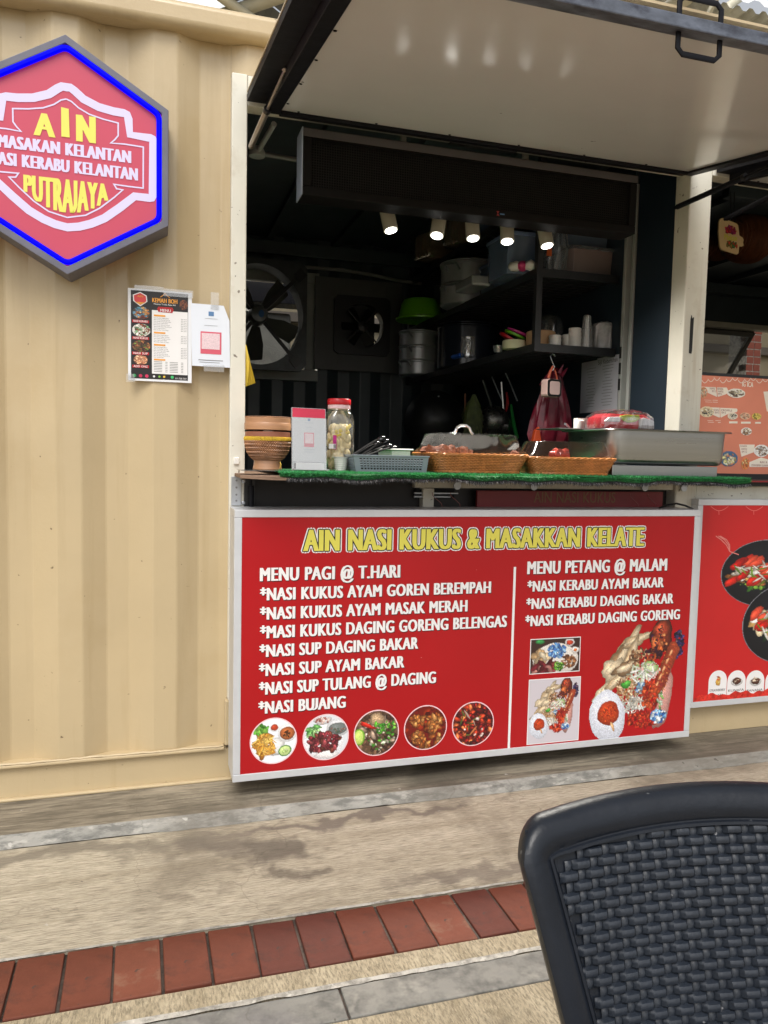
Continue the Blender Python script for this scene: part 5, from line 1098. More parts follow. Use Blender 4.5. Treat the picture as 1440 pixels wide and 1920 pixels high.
for j in range(nzz+1): z = gz0+(gz1-gz0)*j/nzz; mb.box(gx0, gx1, .0032, .006, z-.0011, z+.0011)
tag(mesh_obj('mesh_grille', mb, M('black_grille', (.016, .015, .015), .5, spec=.2), box_), kind='stuff')
mb = MB(); lx = at(932, 393, -.011)[0]
for k_ in range(4): mb.tube([(lx+.0+.003*k_, -.0105, 2.012), (lx+.008-.003*k_, -.0105, 2.028)], .001, 4)
mesh_obj('logo', mb, flat('red_logo_print', (170, 60, 60)), box_); m_ = MB().box(lx+.012, lx+.030, -.011, -.0104, 2.017, 2.021); mesh_obj('logo', m_, flat('blue_logo_print', (90, 130, 175)), box_)

# ================================================================== TRACK LIGHT
YT = .20
rail0, rail1 = at(650, 377, YT), at(1062, 424, YT)
tr = thing('track_light', 'white ceiling track with five cylindrical spotlights above the counter', 'track light', ((rail0[0]+rail1[0])/2, YT, 2.08))
zr = 2.083
mesh_obj('rail', MB().box(rail0[0], rail1[0], YT-.016, YT+.016, zr, zr+.014).box(rail0[0]+.2, rail0[0]+.22, YT-.01, YT+.01, zr+.014, 2.465).box(rail1[0]-.2, rail1[0]-.18, YT-.01, YT+.01, zr+.014, 2.465), M('cream_track', (.55, .53, .46), .5), tr, .001)
SPM = M('cream_spot_body', (.50, .48, .40), .45, var=.04)
LENS = emis('lit_lens', (1, .98, .93), 9.0, (.9, .9, .9))
mesh_proto = None
for k_, (tx_, ty_, bx_, by_) in enumerate(((722, 386, 733, 432), (826, 398, 819, 442), (884, 402, 887, 447), (950, 412, 951, 453), (1018, 418, 1026, 461))):
    a = Vector(at(tx_, ty_, YT)); a.z = zr-.006; b = Vector(at(bx_, by_, YT-.03)); d = (b-a).normalized(); T = Matrix.Translation(b) @ (-d).to_track_quat('Z', 'Y').to_matrix().to_4x4(); L = (b-a).length
    sb_ = mesh_obj('spotlight', MB().lathe([(.0225, 0), (.0265, .0), (.0268, .004), (.0268, L), (.022, L+.002)], n=28, mt=T), SPM, tr, smooth=True)
    mesh_obj('lens', MB().lathe([(.0001, -.0015), (.0215, -.0015), (.0215, -.0003)], n=28, mt=T), LENS, sb_)
    mesh_obj('track_adapter', MB().box(a.x+.0, a.x+.075, YT-.012, YT+.012, zr-.012, zr-.0005), SPM, sb_, .001)
    li = bpy.data.lights.new('spot_lamp', 'SPOT'); li.energy = 26.0; li.spot_size = math.radians(146); li.spot_blend = 1.0; li.shadow_soft_size = .025; li.color = (1, .95, .86)
    lo_ = bpy.data.objects.new('spot_lamp', li); COL.objects.link(lo_); lo_.parent = sb_; lo_.location = (b+d*.012)-ORG[sb_.name]; lo_.rotation_euler = d.to_track_quat('-Z', 'Y').to_euler(); ORG[lo_.name] = ORG[sb_.name]

# conduit with corner fitting at top-left
cd = thing('conduit_pipe', 'grey plastic conduit with junction elbow in the upper left of the opening', 'pipe', tuple(at(478, 287, .30)))
j0 = Vector(at(482, 287, .30)); PVC = M('grey_pvc', (.42, .43, .43), .45); PVCD = M('dull_grey_pvc', (.20, .20, .20), .5)
mesh_obj('junction', MB().lathe([(.0, -.012), (.028, -.012), (.029, -.006), (.029, .006), (.02, .02), (0, .022)], j0, 20), PVC, cd, smooth=True)
mesh_obj('pipe', MB().tube([j0, Vector(at(514, 232, .12))], .0095, 10), PVC, cd, smooth=True)
mesh_obj('pipe', MB().tube([j0+Vector((0, .0, 0)), Vector(at(570, 302, .34)), Vector(at(760, 340, .34))], .009, 10), PVCD, cd, smooth=True)
# yellow cloth at left inside
y0c = [at(452, 648, .12), at(462, 646, .12), at(479, 718, .12), at(452, 728, .12)]
mb = MB(); n = 8
for j in range(n+1):
    for i in range(n+1):
        u, v = i/n, j/n; p = (Vector(y0c[0]).lerp(Vector(y0c[1]), u)).lerp(Vector(y0c[3]).lerp(Vector(y0c[2]), u), v); p.y += .006*math.sin(u*7+v*3); mb.v.append(tuple(p))
mb.f = [(j*(n+1)+i, j*(n+1)+i+1, (j+1)*(n+1)+i+1, (j+1)*(n+1)+i) for j in range(n) for i in range(n)]
tag(mesh_obj('yellow_cloth', mb, M('yellow_fabric', (.66, .46, .03), .7, var=.1), smooth=True), 'yellow cloth hanging just inside the white door post', 'cloth')

# ================================================================== BACK WALL: WINDOW, FANS
YBk = 2.30
wn = thing('back_window', 'small aluminium framed window behind the big wall fan', 'window', (.54, 2.33, wz0))
FR = M('grey_window_frame', (.30, .31, .31), .45)
boxes('frame', [(wx0-.03, wx1+.0, 2.30, 2.35, wz1-.04, wz1+.03), (wx0-.03, wx1, 2.30, 2.35, wz0-.03, wz0+.04), (wx0-.03, wx0+.03, 2.30, 2.35, wz0+.0405, wz1-.0405), (wx1-.085, wx1-.02, 2.30, 2.35, wz0+.0405, wz1-.0405)], FR, wn, .003)
mesh_obj('pane', MB().box(wx0+.03, wx1-.085, 2.33, 2.334, wz0+.04, wz1-.04), clear_mat('window_glass', gloss=.05, milk=.02), wn)
fc = Vector(at(483, 592, 2.12)); fan = thing('wall_fan', 'large dark exhaust fan with square curved frame at the left of the back wall', 'fan', tuple(fc))
FD = M('dark_grey_fan_metal', (.05, .055, .06), .4, metal=.3, var=.2, vs=20)
hw_ = .245; hh = .335; nn_ = 48
# frame plate: rounded outer square with round hole
outer_, inner_ = [], []
for i in range(nn_):
    th = 2*math.pi*(i+.5)/nn_; c_, s_ = math.cos(th), math.sin(th); k_ = 1/max(abs(c_), abs(s_)); k_ = min(k_, 1.33)
    outer_.append((fc.x+.31*k_*c_*.93, fc.z+.325*k_*s_)); inner_.append((fc.x+.285*c_*.93, fc.z+.295*s_))
mb = MB(); mb.add([(p[0], 2.06, p[1]) for p in outer_]+[(p[0], 2.06, p[1]) for p in inner_]+[(p[0], 2.10, p[1]) for p in outer_]+[(p[0], 2.22, p[1]) for p in inner_],
    [(i, i+nn_, (i+1) % nn_+nn_, (i+1) % nn_) for i in range(nn_)]+[(i+nn_, i+3*nn_, (i+1) % nn_+3*nn_, (i+1) % nn_+nn_) for i in range(nn_)]+[(i, (i+1) % nn_, (i+1) % nn_+2*nn_, i+2*nn_) for i in range(nn_)])
mesh_obj('fan_frame', mb, FD, fan)
mesh_obj('motor', MB().lathe([(0, -.06), (.045, -.055), (.055, -.04), (.058, .06), (.04, .08)], n=28, mt=Matrix.Translation((fc.x, 2.10, fc.z)) @ Matrix.Rotation(-math.pi/2, 4, 'X')), M('fan_motor_grey', (.12, .13, .14), .35, metal=.4), fan, smooth=True)
m_ = MB(); disc(m_, fc.x+.012, fc.z, .016, 2.038, 16, .022); mesh_obj('motor_sticker', m_, flat('blue_sticker', (40, 100, 170)), fan)
mb = MB()
for a in (math.radians(45), math.radians(-50), math.radians(130), math.radians(-130)):
    mb.tube([(fc.x+.04*math.cos(a), 2.09, fc.z+.04*math.sin(a)), (fc.x+.33*math.cos(a), 2.055, fc.z+.33*math.sin(a))], .016, 4, sx=.35)
    mb.box(-.03, .03, -.006, .006, -.03, .03, Matrix.Translation((fc.x+.345*math.cos(a), 2.05, fc.z+.345*math.sin(a))) @ Matrix.Rotation(-a, 4, 'Y'))
mesh_obj('fan_bracket', mb, BLK, fan)
for k_ in range(5):
    a = 2*math.pi*k_/5+.35; mb = MB(); Tb = Matrix.Translation((fc.x, 2.17, fc.z)) @ Matrix.Rotation(a, 4, 'Y') @ Matrix.Rotation(.45, 4, 'X')
    P_ = [(.05, -.025), (.13, -.055), (.24, -.07), (.262, -.02), (.255, .05), (.16, .05), (.06, .025)]; n = len(P_)
    mb.add([tuple(Tb @ Vector((p[0], -.001, p[1]))) for p in P_]+[tuple(Tb @ Vector((p[0], .001, p[1]))) for p in P_], [tuple(range(n)), tuple(range(2*n-1, n-1, -1))]+[(i, (i+1) % n, (i+1) % n+n, i+n) for i in range(n)])
    mesh_obj('fan_blade', mb, M('fan_blade_grey', (.10, .105, .10), .4, metal=.3), fan)
# grey panel with small square extractor
pa0, pa1 = at(592, 520, 2.26), at(745, 700, 2.26)
gp = thing('vent_panel', 'grey metal panel on the back wall carrying the small square fan', 'panel', ((pa0[0]+pa1[0])/2, 2.27, pa1[2]))
cx_, cz_ = at(678, 612, 2.26)[0], at(678, 612, 2.26)[2]
PZ0, PZ1 = pa1[2]-.0, at(592, 520, 2.26)[2]+.01
GM = M('grey_sheet_metal', (.085, .085, .088), .45, var=.12, vs=6)
hs2 = .155
mesh_obj('sheet', MB().box(pa0[0], cx_-hs2, 2.26, 2.275, PZ0, PZ1).box(cx_+hs2, 1.56, 2.26, 2.275, PZ0, PZ1).box(cx_-hs2, cx_+hs2, 2.26, 2.275, PZ0, cz_-hs2).box(cx_-hs2, cx_+hs2, 2.26, 2.275, cz_+hs2, PZ1), GM, gp, .001)
sf = thing('wall_fan', 'small square black extractor fan set in the grey panel', 'fan', (cx_, 2.26, cz_))
mb = MB(); n = 40
O_ = [rrect(.185, .185, .03, i/n) for i in range(n)]; I_ = [Vector((.14*math.cos(2*math.pi*(i+.5)/n-2.4), .14*math.sin(2*math.pi*(i+.5)/n-2.4))) for i in range(n)]
mb.add([(cx_+p.x, 2.235, cz_+p.y) for p in O_]+[(cx_+p.x, 2.235, cz_+p.y) for p in I_]+[(cx_+p.x, 2.258, cz_+p.y) for p in O_]+[(cx_+p.x, 2.32, cz_+p.y) for p in I_], [(i, (i+1) % n, (i+1) % n+n, i+n) for i in range(n)]+[(i, i+2*n, (i+1) % n+2*n, (i+1) % n) for i in range(n)]+[(i+n, (i+1) % n+n, (i+1) % n+3*n, i+3*n) for i in range(n)])
mesh_obj('fan_frame', mb, BLK, sf)
mb = MB().lathe([(0, -.02), (.035, -.015), (.035, .03)], n=20, mt=Matrix.Translation((cx_+.01, 2.26, cz_)) @ Matrix.Rotation(-math.pi/2, 4, 'X')); mesh_obj('motor', mb, BLK, sf, smooth=True)
mb = MB()
for a in (.8, -.8, 2.35, -2.35): mb.tube([(cx_+.03*math.cos(a), 2.245, cz_+.03*math.sin(a)), (cx_+.135*math.cos(a), 2.245, cz_+.135*math.sin(a))], .006, 6)
mesh_obj('fan_bracket', mb, M('dull_grey_metal', (.10, .10, .105), .4, metal=.5), sf)
mb = MB()
mb.box(cx_-.15, cx_+.10, 2.31, 2.315, cz_-.15, cz_+.15)
for k_ in range(6):
    a = k_*math.pi/3; Tb = Matrix.Translation((cx_, 2.29, cz_)) @ Matrix.Rotation(a, 4, 'Y') @ Matrix.Rotation(.5, 4, 'X'); mb.box(.03, .13, -.001, .001, -.03, .03, Tb)
mesh_obj('fan_blade', mb, BLK, sf)
pp = [Vector(at(x, y, 2.22)) for x, y in ((470, 497), (560, 500), (640, 506), (700, 516), (745, 526), (790, 532))]
tag(mesh_obj('wall_pipe', MB().tube(pp, .011, 8), PVCD, smooth=True), 'grey pipe sagging along the back wall above the fans', 'pipe')

# ================================================================== SHELF RACK
SX0, SX1, SY0, SY1 = 1.615, 2.025, .50, 2.30
Z1, Z2, Z3 = 1.652, 1.978, 2.296
rk = thing('shelf_rack', 'black steel three tier shelf rack on the right inside wall', 'shelf', (SX0, SY0, Z1-.04))
RK = M('black_rack_paint', (.020, .021, .024), .4, var=.15, vs=20)
for z in (Z1, Z2, Z3):
    o = mesh_obj('shelf', MB().box(SX0+.027, SX1, SY0+.027, SY1, z-.010, z-.001), RK, rk)
    boxes('shelf_edge', [(SX0, SX1, SY0, SY0+.026, z-.032, z+.004), (SX0, SX0+.026, SY0+.0265, SY1, z-.032, z+.004)], RK, o, .001)
    mb = MB()
    for y in np.arange(SY0+.06, SY1, .05): mb.box(SX0+.027, SX1, y, y+.012, z-.020, z-.0105)
    mesh_obj('shelf_rib', mb, RK, o)
mesh_obj('rack_post', MB().box(SX0-.001, SX0+.028, SY0-.001, SY0+.028, Z1-.03, 2.46), RK, rk, .001)
mesh_obj('rack_post', MB().box(SX0, SX0+.026, SY1-.028, SY1-.002, Z1-.03, 2.46), RK, rk, .001)
def ax(px, Y): return at(px, 600, Y)[0]
def pot(cx, cy, z, r, h, label, mat, tiers=2, handles=True, name='cooking_pot'):
    t = thing(name, label, 'pot', (cx, cy, z)); c = (cx, cy, z); hh_ = h/tiers
    for k in range(tiers):
        zb = k*hh_
        o = mesh_obj('pot_tier', MB().lathe([(r*.90, zb+.001), (r*.965, zb+.008), (r*.97, zb+hh_-.014), (r*1.0, zb+hh_-.010), (r*1.0, zb+hh_-.003), (r*.96, zb+hh_)], c, 40), mat, t, smooth=True)
        if handles:
            for a in (math.radians(215), math.radians(35)):
                x, y = cx+r*math.cos(a), cy+r*math.sin(a); tx_, ty_ = -math.sin(a), math.cos(a); ox, oy = math.cos(a), math.sin(a); zz = z+zb+hh_*.55
                mesh_obj('handle', MB().tube([(x-tx_*.04, y-ty_*.04, zz), (x-tx_*.035+ox*.03, y-ty_*.035+oy*.03, zz+.03), (x+tx_*.035+ox*.03, y+ty_*.035+oy*.03, zz+.03), (x+tx_*.04, y+ty_*.04, zz)], .006, 6), GALV, o, smooth=True)
    mesh_obj('pot_rim', MB().lathe([(r*.96, h), (r*1.02, h+.002), (r*1.02, h+.008), (r*.9, h+.01), (.001, h+.012)], c, 40), mat, t, smooth=True)
    return t
POTM = M('worn_aluminium', (.62, .63, .66), .34, metal=.45, var=.12, vs=12)
Y_ = 1.45; pot(ax(872, Y_)+.02, Y_, Z2, .165, .225, 'big aluminium two tier steamer pot on the middle shelf', POTM, 2)
Y_ = 2.05; pot(ax(783, Y_)+.01, Y_, Z1, .125, .265, 'smaller aluminium two tier steamer at the far end of the bottom shelf', POTM, 3)
Y_ = 1.60; pot(ax(868, Y_)+.03, Y_, Z1, .175, .245, 'wide dark stock pot on the bottom shelf beside the steamer', M('dark_enamel', (.02, .025, .04), .22, var=.1, coat=.4), 1, False)
mb = MB(); Y_ = 1.95; c = (ax(785, Y_)+.01, Y_, Z2); mb.lathe([(.145, .004), (.150, .0), (.152, .012), (.135, .018), (.118, .10), (.105, .122), (.085, .128), (0, .13)], c, 40)
tag(mesh_obj('plastic_bowl', mb, M('lime_green_plastic', (.16, .50, .01), .3, var=.04), smooth=True), 'bright lime green bowl upside down on the middle shelf', 'bowl')
# jar with blue thing
Y_ = 1.05; c = (ax(877, Y_)+.005, Y_, Z1); tag(mesh_obj('glass_jar', MB().lathe([(.030, 0), (.036, .004), (.036, .07), (.032, .085), (.034, .1)], c, 24), clear_mat('jar_glass', gloss=.25, milk=.15), smooth=True), 'small clear glass jar on the bottom shelf in front of the dark pot', 'jar')
tag(mesh_obj('blue_lid', MB().tube([(ax(846, 1.2), 1.15, Z1+.01), (ax(864, 1.1), 1.08, Z1+.012)], .012, 8, sx=1.5), flat('blue_plastic', (40, 90, 190), .35), smooth=True), 'blue plastic lid lying beside the glass jar', 'lid')
Y_ = 1.0; xa = ax(868, Y_); tag(mesh_obj('food_box', MB().box(xa+.0, xa+.10, Y_-.1, Y_+.12, Z2+.0, Z2+.05), clear_mat('grey_translucent', (.6, .63, .66), .15, .5, .3), None, .01), 'translucent grey food box on the middle shelf beside the steamer', 'box')
def tub(px0, px1, Y_, z, h, dep, mat, label, lidm, cat='storage tub', xo=0.0):
    xa, xb = ax(px0, Y_)+xo, ax(px1, Y_)+xo; t = thing('storage_tub', label, cat, ((xa+xb)/2, Y_+dep/2, z)); hw3 = (xb-xa)/2; Tm = Matrix.Translation(((xa+xb)/2, Y_+dep/2, z))
    mb = MB(); rtub(mb, [(hw3*.88, dep*.44, .02, 0), (hw3*.96, dep*.48, .025, h)], 32, True, False, Tm); mesh_obj('tub_wall', mb, mat, t, smooth=True)
    mb = MB(); rtub(mb, [(hw3, dep*.5, .025, h), (hw3*1.02, dep*.51, .025, h+.004), (hw3*1.02, dep*.51, .025, h+.014), (hw3*.9, dep*.45, .02, h+.018)], 32, True, True, Tm); mesh_obj('tub_lid', mb, lidm, t, smooth=True); return t
BT = clear_mat('blue_translucent', (.20, .36, .75), .10, .5, .25); BL = flat('pale_blue_lid', (105, 125, 165), .4)
tub(948, 1008, .62, Z2+.003, .17, .26, BT, 'blue translucent tub left of the rack post on the middle shelf', BL)
tub(926, 956, .95, Z2+.003, .13, .22, BT, 'smaller blue translucent tub behind the first on the middle shelf', BL)
for px, cc2, lab, Y_ in ((962, (225, 222, 220), 'white cup lying in front of the blue tubs', .60), (975, (200, 60, 120), 'pink packet lying in front of the blue tubs', .58), (990, (235, 235, 235), 'white bowl beside the pink packet on the middle shelf', .56)):
    tag(mesh_obj('small_item', MB().blob((ax(px, Y_)+.0, Y_, Z2+.025), (.028, .03, .022), px, .12, 8), flat('item_%d_%d_%d' % cc2, cc2, .4), smooth=True), lab, 'cup' if px == 962 else 'packet' if px == 975 else 'bowl')
tub(1062, 1160, .56, Z2+.003, .12, .34, clear_mat('pink_translucent', (.75, .45, .42), .12, .45, .3), 'salmon pink tub on the right of the middle shelf', clear_mat('clear_lid_blue', (.6, .7, .85), .2, .3))
tub(1040, 1165, .60, Z2+.145, .17, .34, BT, 'large blue tub wrapped in plastic above the pink tub', BL)
mb = MB(); q = (ax(1035, .55), .55, Z2+.003); rtub(mb, [(.055, .03, .02, 0), (.06, .035, .02, .10), (.05, .025, .02, .20), (.02, .01, .005, .24)], 32, True, True, Matrix.Translation(q)); rg = random.Random(8); mb.v = [(x+rg.uniform(-.006, .006), y+rg.uniform(-.006, .006), z) for x, y, z in mb.v]
tag(mesh_obj('plastic_bag', mb, clear_mat('crinkled_bag', (.55, .65, .8), .22, .25, .15)), 'crinkled clear plastic bag right of the rack post on the middle shelf', 'bag')
tag(mesh_obj('orange_label', MB().box(ax(1022, .50), ax(1031, .50), .505, .507, Z2+.06, Z2+.12), flat('orange_tag', (190, 85, 35))), 'orange tag on the plastic bag beside the rack post', 'tag')
# paper bowls on the top shelf
KR = M('kraft_card', (.52, .36, .20), .6, var=.1); CW = clear_mat('cling_wrap', gloss=.2, milk=.08, rough=.12)
for k_, (px, Y_, lab) in enumerate(((806, 1.80, 'left wrapped stack of kraft food bowls lying on the top shelf'), (862, 1.45, 'right wrapped stack of kraft food bowls lying on the top shelf'))):
    xa = ax(px, Y_)+.03; t = thing('bowl_stack', lab, 'food bowls', (xa, Y_, Z3)); T_ = Matrix.Translation((xa, Y_, Z3+.095)) @ Matrix.Rotation(math.radians(90), 4, 'X') @ Matrix.Rotation(math.radians(20), 4, 'Y')
    for j in range(6):
        mb = MB(); rtub(mb, [(.082, .07, .025, -.10+j*.026), (.088, .076, .028, -.085+j*.026), (.088, .076, .028, -.082+j*.026)], 28, True, True, T_); mesh_obj('bowl', mb, KR, t, smooth=True)
    mb = MB(); rtub(mb, [(.088, .078, .03, -.108), (.094, .083, .03, -.10), (.094, .083, .03, .06)], 28, True, True, T_); mesh_obj('cling_wrap', mb, CW, t, smooth=True)
tag(mesh_obj('storage_tub', MB().box(ax(915, 1.1), ax(935, 1.1)+.05, 1.1, 1.3, Z3, Z3+.13), BT, None, .01), 'blue tub at the right of the top shelf', 'storage tub')
# bottom shelf items
def cyl_item(name, px, Y_, z, prof, mat, label, cat, n=28, xo=0):
    return tag(mesh_obj(name, MB().lathe(prof, (ax(px, Y_)+xo, Y_, z), n), mat, smooth=True), label, cat)
cyl_item('cream_tin', 965, .72, Z1+.004, [(.052, 0), (.054, .004), (.054, .035), (.05, .04), (0, .041)], flat('cream_plastic', (232, 226, 190), .4), 'round cream tub on the bottom shelf left of the rack post', 'tub')
cyl_item('small_cup', 936, .85, Z1+.004, [(.02, 0), (.026, .03), (.027, .032), (0, .032)], clear_mat('cup_clear', gloss=.2, milk=.3), 'small clear cup left of the cream tub', 'cup')
for k_, (cc2, lab, dx, dz, tilt) in enumerate((((190, 30, 40), 'red plastic lid leaning on the cream tub', -.03, .055, .5), ((110, 190, 40), 'lime plastic lid leaning above the cream tub', 0.0, .075, .35), ((190, 50, 130), 'magenta plastic lid topmost above the cream tub', .015, .088, .3))):
    Tm = Matrix.Translation((ax(968, .75)+dx, .76, Z1+dz)) @ Matrix.Rotation(tilt, 4, 'Y') @ Matrix.Rotation(.25, 4, 'X')
    tag(mesh_obj('plastic_lid', MB().lathe([(0, -.004), (.05, -.004), (.054, 0), (.054, .008), (.05, .009)], n=28, mt=Tm), flat('lid_%d_%d_%d' % cc2, cc2, .35), smooth=True), lab, 'plate')  # coloured tub lids lying over the cream tub
cyl_item('paper_roll', 1015, .66, Z1+.004, [(.065, 0), (.067, .004), (.067, .075), (.06, .08), (0, .081)], flat('kraft_tape', (200, 160, 120), .6), 'fat kraft tape roll behind the rack post', 'tape roll')
cyl_item('plastic_dome', 1030, .80, Z1+.09, [(.07, 0), (.07, .05), (.05, .09), (.02, .1), (0, .1)], clear_mat('dome_clear', gloss=.22, milk=.06), 'clear plastic domes standing behind the tape roll', 'dome lid')
WP = M('white_foam_cup', (.75, .74, .70), .5)
def cup_prof(r, h, k): 
    P = []
    for j in range(k): P += [(r*(.93), h*j/k), (r, h*(j+.75)/k), (r*.97, h*(j+.98)/k)]
    return P+[(r*.8, h+.002), (0, h+.002)]
cyl_item('foam_cup', 1042, .565, Z1+.004, cup_prof(.029, .050, 3), WP, 'short stack of white cups nearest the rack post', 'cup')
cyl_item('foam_cup', 1064, .60, Z1+.004, cup_prof(.022, .062, 4), WP, 'narrow stack of white cups between short and tall stacks', 'cup')
cyl_item('foam_cup', 1079, .575, Z1+.004, cup_prof(.030, .090, 5), WP, 'tall stack of white cups in the middle of the row', 'cup')
cyl_item('plastic_cup', 1101, .57, Z1+.004, [(.030-.00052*j+(.0012 if j % 2 else 0), .0062*j) for j in range(24)]+[(.016, .152), (0, .152)], clear_mat('cup_stack_plastic', gloss=.22, milk=.3, rough=.15), 'tall stack of clear plastic cups on the bottom shelf', 'cup')
mb = MB().lathe([(.05, 0), (.056, .01), (.056, .11), (.05, .125), (.02, .135), (0, .13)], (ax(1134, .60), .60, Z1+.004), 24); rg = random.Random(3); mb.v = [(x+rg.uniform(-.003, .003), y+rg.uniform(-.003, .003), z+rg.uniform(-.002, .002)) for x, y, z in mb.v]
tag(mesh_obj('plastic_bag', mb, M('bagged_cups', (.42, .42, .42), .35, var=.3, vs=30, coat=.3)), 'grey bag of cups at the right end of the bottom shelf', 'bag')
# hanging things under the rack
S_H = Vector(at(1036, 662, .60))
bag = thing('red_bag', 'crumpled red plastic bag hanging under the shelf', 'bag', tuple(at(1030, 820, .62)))
mb = MB(); prof_ = [(0, 690, 6, .01), (1, 705, 12, .025), (2, 735, 19, .035), (3, 765, 26, .045), (4, 790, 30, .05), (5, 815, 33, .05), (6, 828, 31, .04)]
rg = random.Random(5); n = 36; ph = [rg.uniform(0, 6.28) for _ in range(4)]
for (j, py, hw_px, dep) in prof_:
    c = at(1040-j*1.5, py, .66); w = (at(1040+hw_px, py, .66)[0]-at(1040-hw_px, py, .66)[0])/2
    for i in range(n):
        th = 2*math.pi*i/n; k_ = 1+.16*math.sin(5*th+ph[0]+j*.3)+.10*math.sin(11*th+ph[1]+j*.5)+.06*rg.random(); mb.v.append((c[0]+w*k_*math.cos(th), .66+dep*k_*math.sin(th), c[2]))
m_ = len(prof_); mb.f = [(i*n+j, (i+1)*n+j, (i+1)*n+(j+1) % n, i*n+(j+1) % n) for i in range(m_-1) for j in range(n)]+[tuple(range(n)), tuple(range((m_-1)*n, m_*n))[::-1]]
mesh_obj('bag_body', mb, M('red_bag_plastic', (.13, .005, .018), .3, var=.3, vs=12, coat=.2, bump=.6, bs=14), bag, smooth=True)
mesh_obj('bag_fold', MB().prism([tuple(np.array(at(x, y, .62))[[0, 2]]) for x, y in ((996, 828), (1000, 808), (1008, 800), (1012, 828))], .60, .625), M('orange_red_bag', (.42, .05, .01), .35, var=.2), bag, .004)
mb = MB()
for (xa, ya, xb, yb) in ((1028, 705, 1012, 722), (1048, 700, 1056, 684), (1040, 700, 1036, 686), (1052, 705, 1064, 690)): mb.tube([at(xa, ya, .64), at(xb, yb, .63)], [.012, .003], 6)
mesh_obj('bag_knot', mb, M('dull_red_plastic', (.24, .02, .05), .35), bag)
mf = thing('hanging_device', 'small pink square portable fan hanging by an orange strap', 'fan', tuple(at(1033, 746, .55)))
q = at(1034, 728, .55); w_ = .040
Tm = Matrix.Translation((q[0], .55, q[2])) @ Matrix.Rotation(math.radians(12), 4, 'Z')
def rbox(mb, w, h, r, y0, y1, T):
    vs = []
    for y in (y0, y1):
        for p in loop(w, h, r, 32): vs.append(T @ Vector((p.x, y, p.y)))
    return mb.add(vs, [tuple(range(32)), tuple(range(63, 31, -1))]+[(i, i+32, (i+1) % 32+32, (i+1) % 32) for i in range(32)])
mesh_obj('shell', rbox(MB(), w_, w_, .012, -.018, .025, Tm), flat('pale_pink_shell', (232, 196, 190), .4), mf, .002)
mesh_obj('bezel', rbox(MB(), w_*.97, w_*.97, .012, -.022, -.0185, Tm), BLK, mf); mesh_obj('face', rbox(MB(), w_*.72, w_*.74, .009, -.024, -.0225, Tm), flat('pink_grey_face', (205, 178, 176), .35), mf)
mesh_obj('strap', MB().tube([Tm @ Vector((.035, 0, .03)), Tm @ Vector((.02, 0, .075)), Tm @ Vector((.003, 0, .10)), Tm @ Vector((-.012, 0, .07)), Tm @ Vector((-.02, 0, .045))], .003, 6, sx=2), flat('orange_strap', (190, 95, 70), .5), mf)
tag(mesh_obj('metal_hook', MB().tube([Vector(at(x, y, .55)) for x, y in ((1041, 668), (1036, 663), (1032, 668), (1036, 680), (1040, 688), (1036, 695))], .0022, 6), GALV, smooth=True), 'thin steel s-hook under the bottom shelf', 'hook')
# utensils and pans further in
YU = 1.35
u0 = at(925, 790, YU)
pan2 = thing('frying_pan', 'dark round frying pan hanging below the shelf', 'pan', tuple(u0)); rr = .085
TU = Matrix.Translation(u0) @ Matrix.Rotation(math.radians(90), 4, 'X') @ Matrix.Rotation(math.radians(-25), 4, 'Y')
mesh_obj('pan_bowl', MB().lathe([(0, .035), (.05, .034), (.082, .012), (.088, 0), (.084, 0), (.05, .03)], n=32, mt=TU), M('burnt_steel', (.10, .095, .085), .28, metal=.8, var=.4, vs=16), pan2, smooth=True)
mesh_obj('handle', MB().tube([at(922, 762, YU), at(905, 712, YU)], .008, 6), BLK, pan2)
u1 = at(947, 800, YU); pan3 = thing('frying_pan', 'narrow dark pan edge hanging right of the frying pan', 'pan', tuple(u1)); mesh_obj('pan_bowl', MB().lathe([(0, .03), (.045, .03), (.06, 0), (.056, 0)], n=28, mt=Matrix.Translation(u1) @ Matrix.Rotation(math.radians(90), 4, 'X') @ Matrix.Rotation(math.radians(50), 4, 'Y')), _M['burnt_steel'], pan3, smooth=True); mesh_obj('handle', MB().tube([at(945, 780, YU), at(940, 716, YU)], .006, 6), STEEL, pan3)
uw = at(815, 790, 1.9); wk = thing('wok', 'large black wok hanging at the back in shadow', 'wok', tuple(uw)); mesh_obj('wok_bowl', MB().lathe([(0, .09), (.08, .08), (.15, .05), (.19, 0), (.185, 0), (.14, .045)], n=36, mt=Matrix.Translation(uw) @ Matrix.Rotation(math.radians(90), 4, 'X') @ Matrix.Rotation(math.radians(-20), 4, 'Y')), BLK, wk, smooth=True); mesh_obj('handle', MB().tube([at(828, 768, 1.85), at(822, 742, 1.85)], .006, 6), GALV, wk)
def utensil(pts, r, mat, label, cat, Y_=YU): return tag(mesh_obj('kitchen_tool', MB().tube([at(x, y, Y_) for x, y in pts], r, 8), mat, smooth=True), label, cat)
utensil(((958, 758), (963, 795), (970, 822)), [.006, .012, .010], flat('green_plastic', (20, 130, 50), .4), 'green plastic scrubbing brush hanging behind the baskets', 'brush')
utensil(((948, 700), (958, 722), (970, 752)), .004, GALV, 'thin steel rod leaning above the green brush', 'rod')
utensil(((922, 706), (934, 735), (942, 752)), .004, GALV, 'thin steel rod left of the longer one', 'rod')
utensil(((950, 735), (952, 755), (948, 775)), [.005, .009, .004], flat('red_plastic', (165, 25, 30), .4), 'small red handled tool beside the green brush', 'tool')
utensil(((872, 738), (872, 780)), .006, flat('wood_stick', (120, 70, 45), .6), 'brown wooden handle left of the green bundle', 'handle')
gb2 = at(886, 785, YU-.1); rg = random.Random(12); mb = MB()
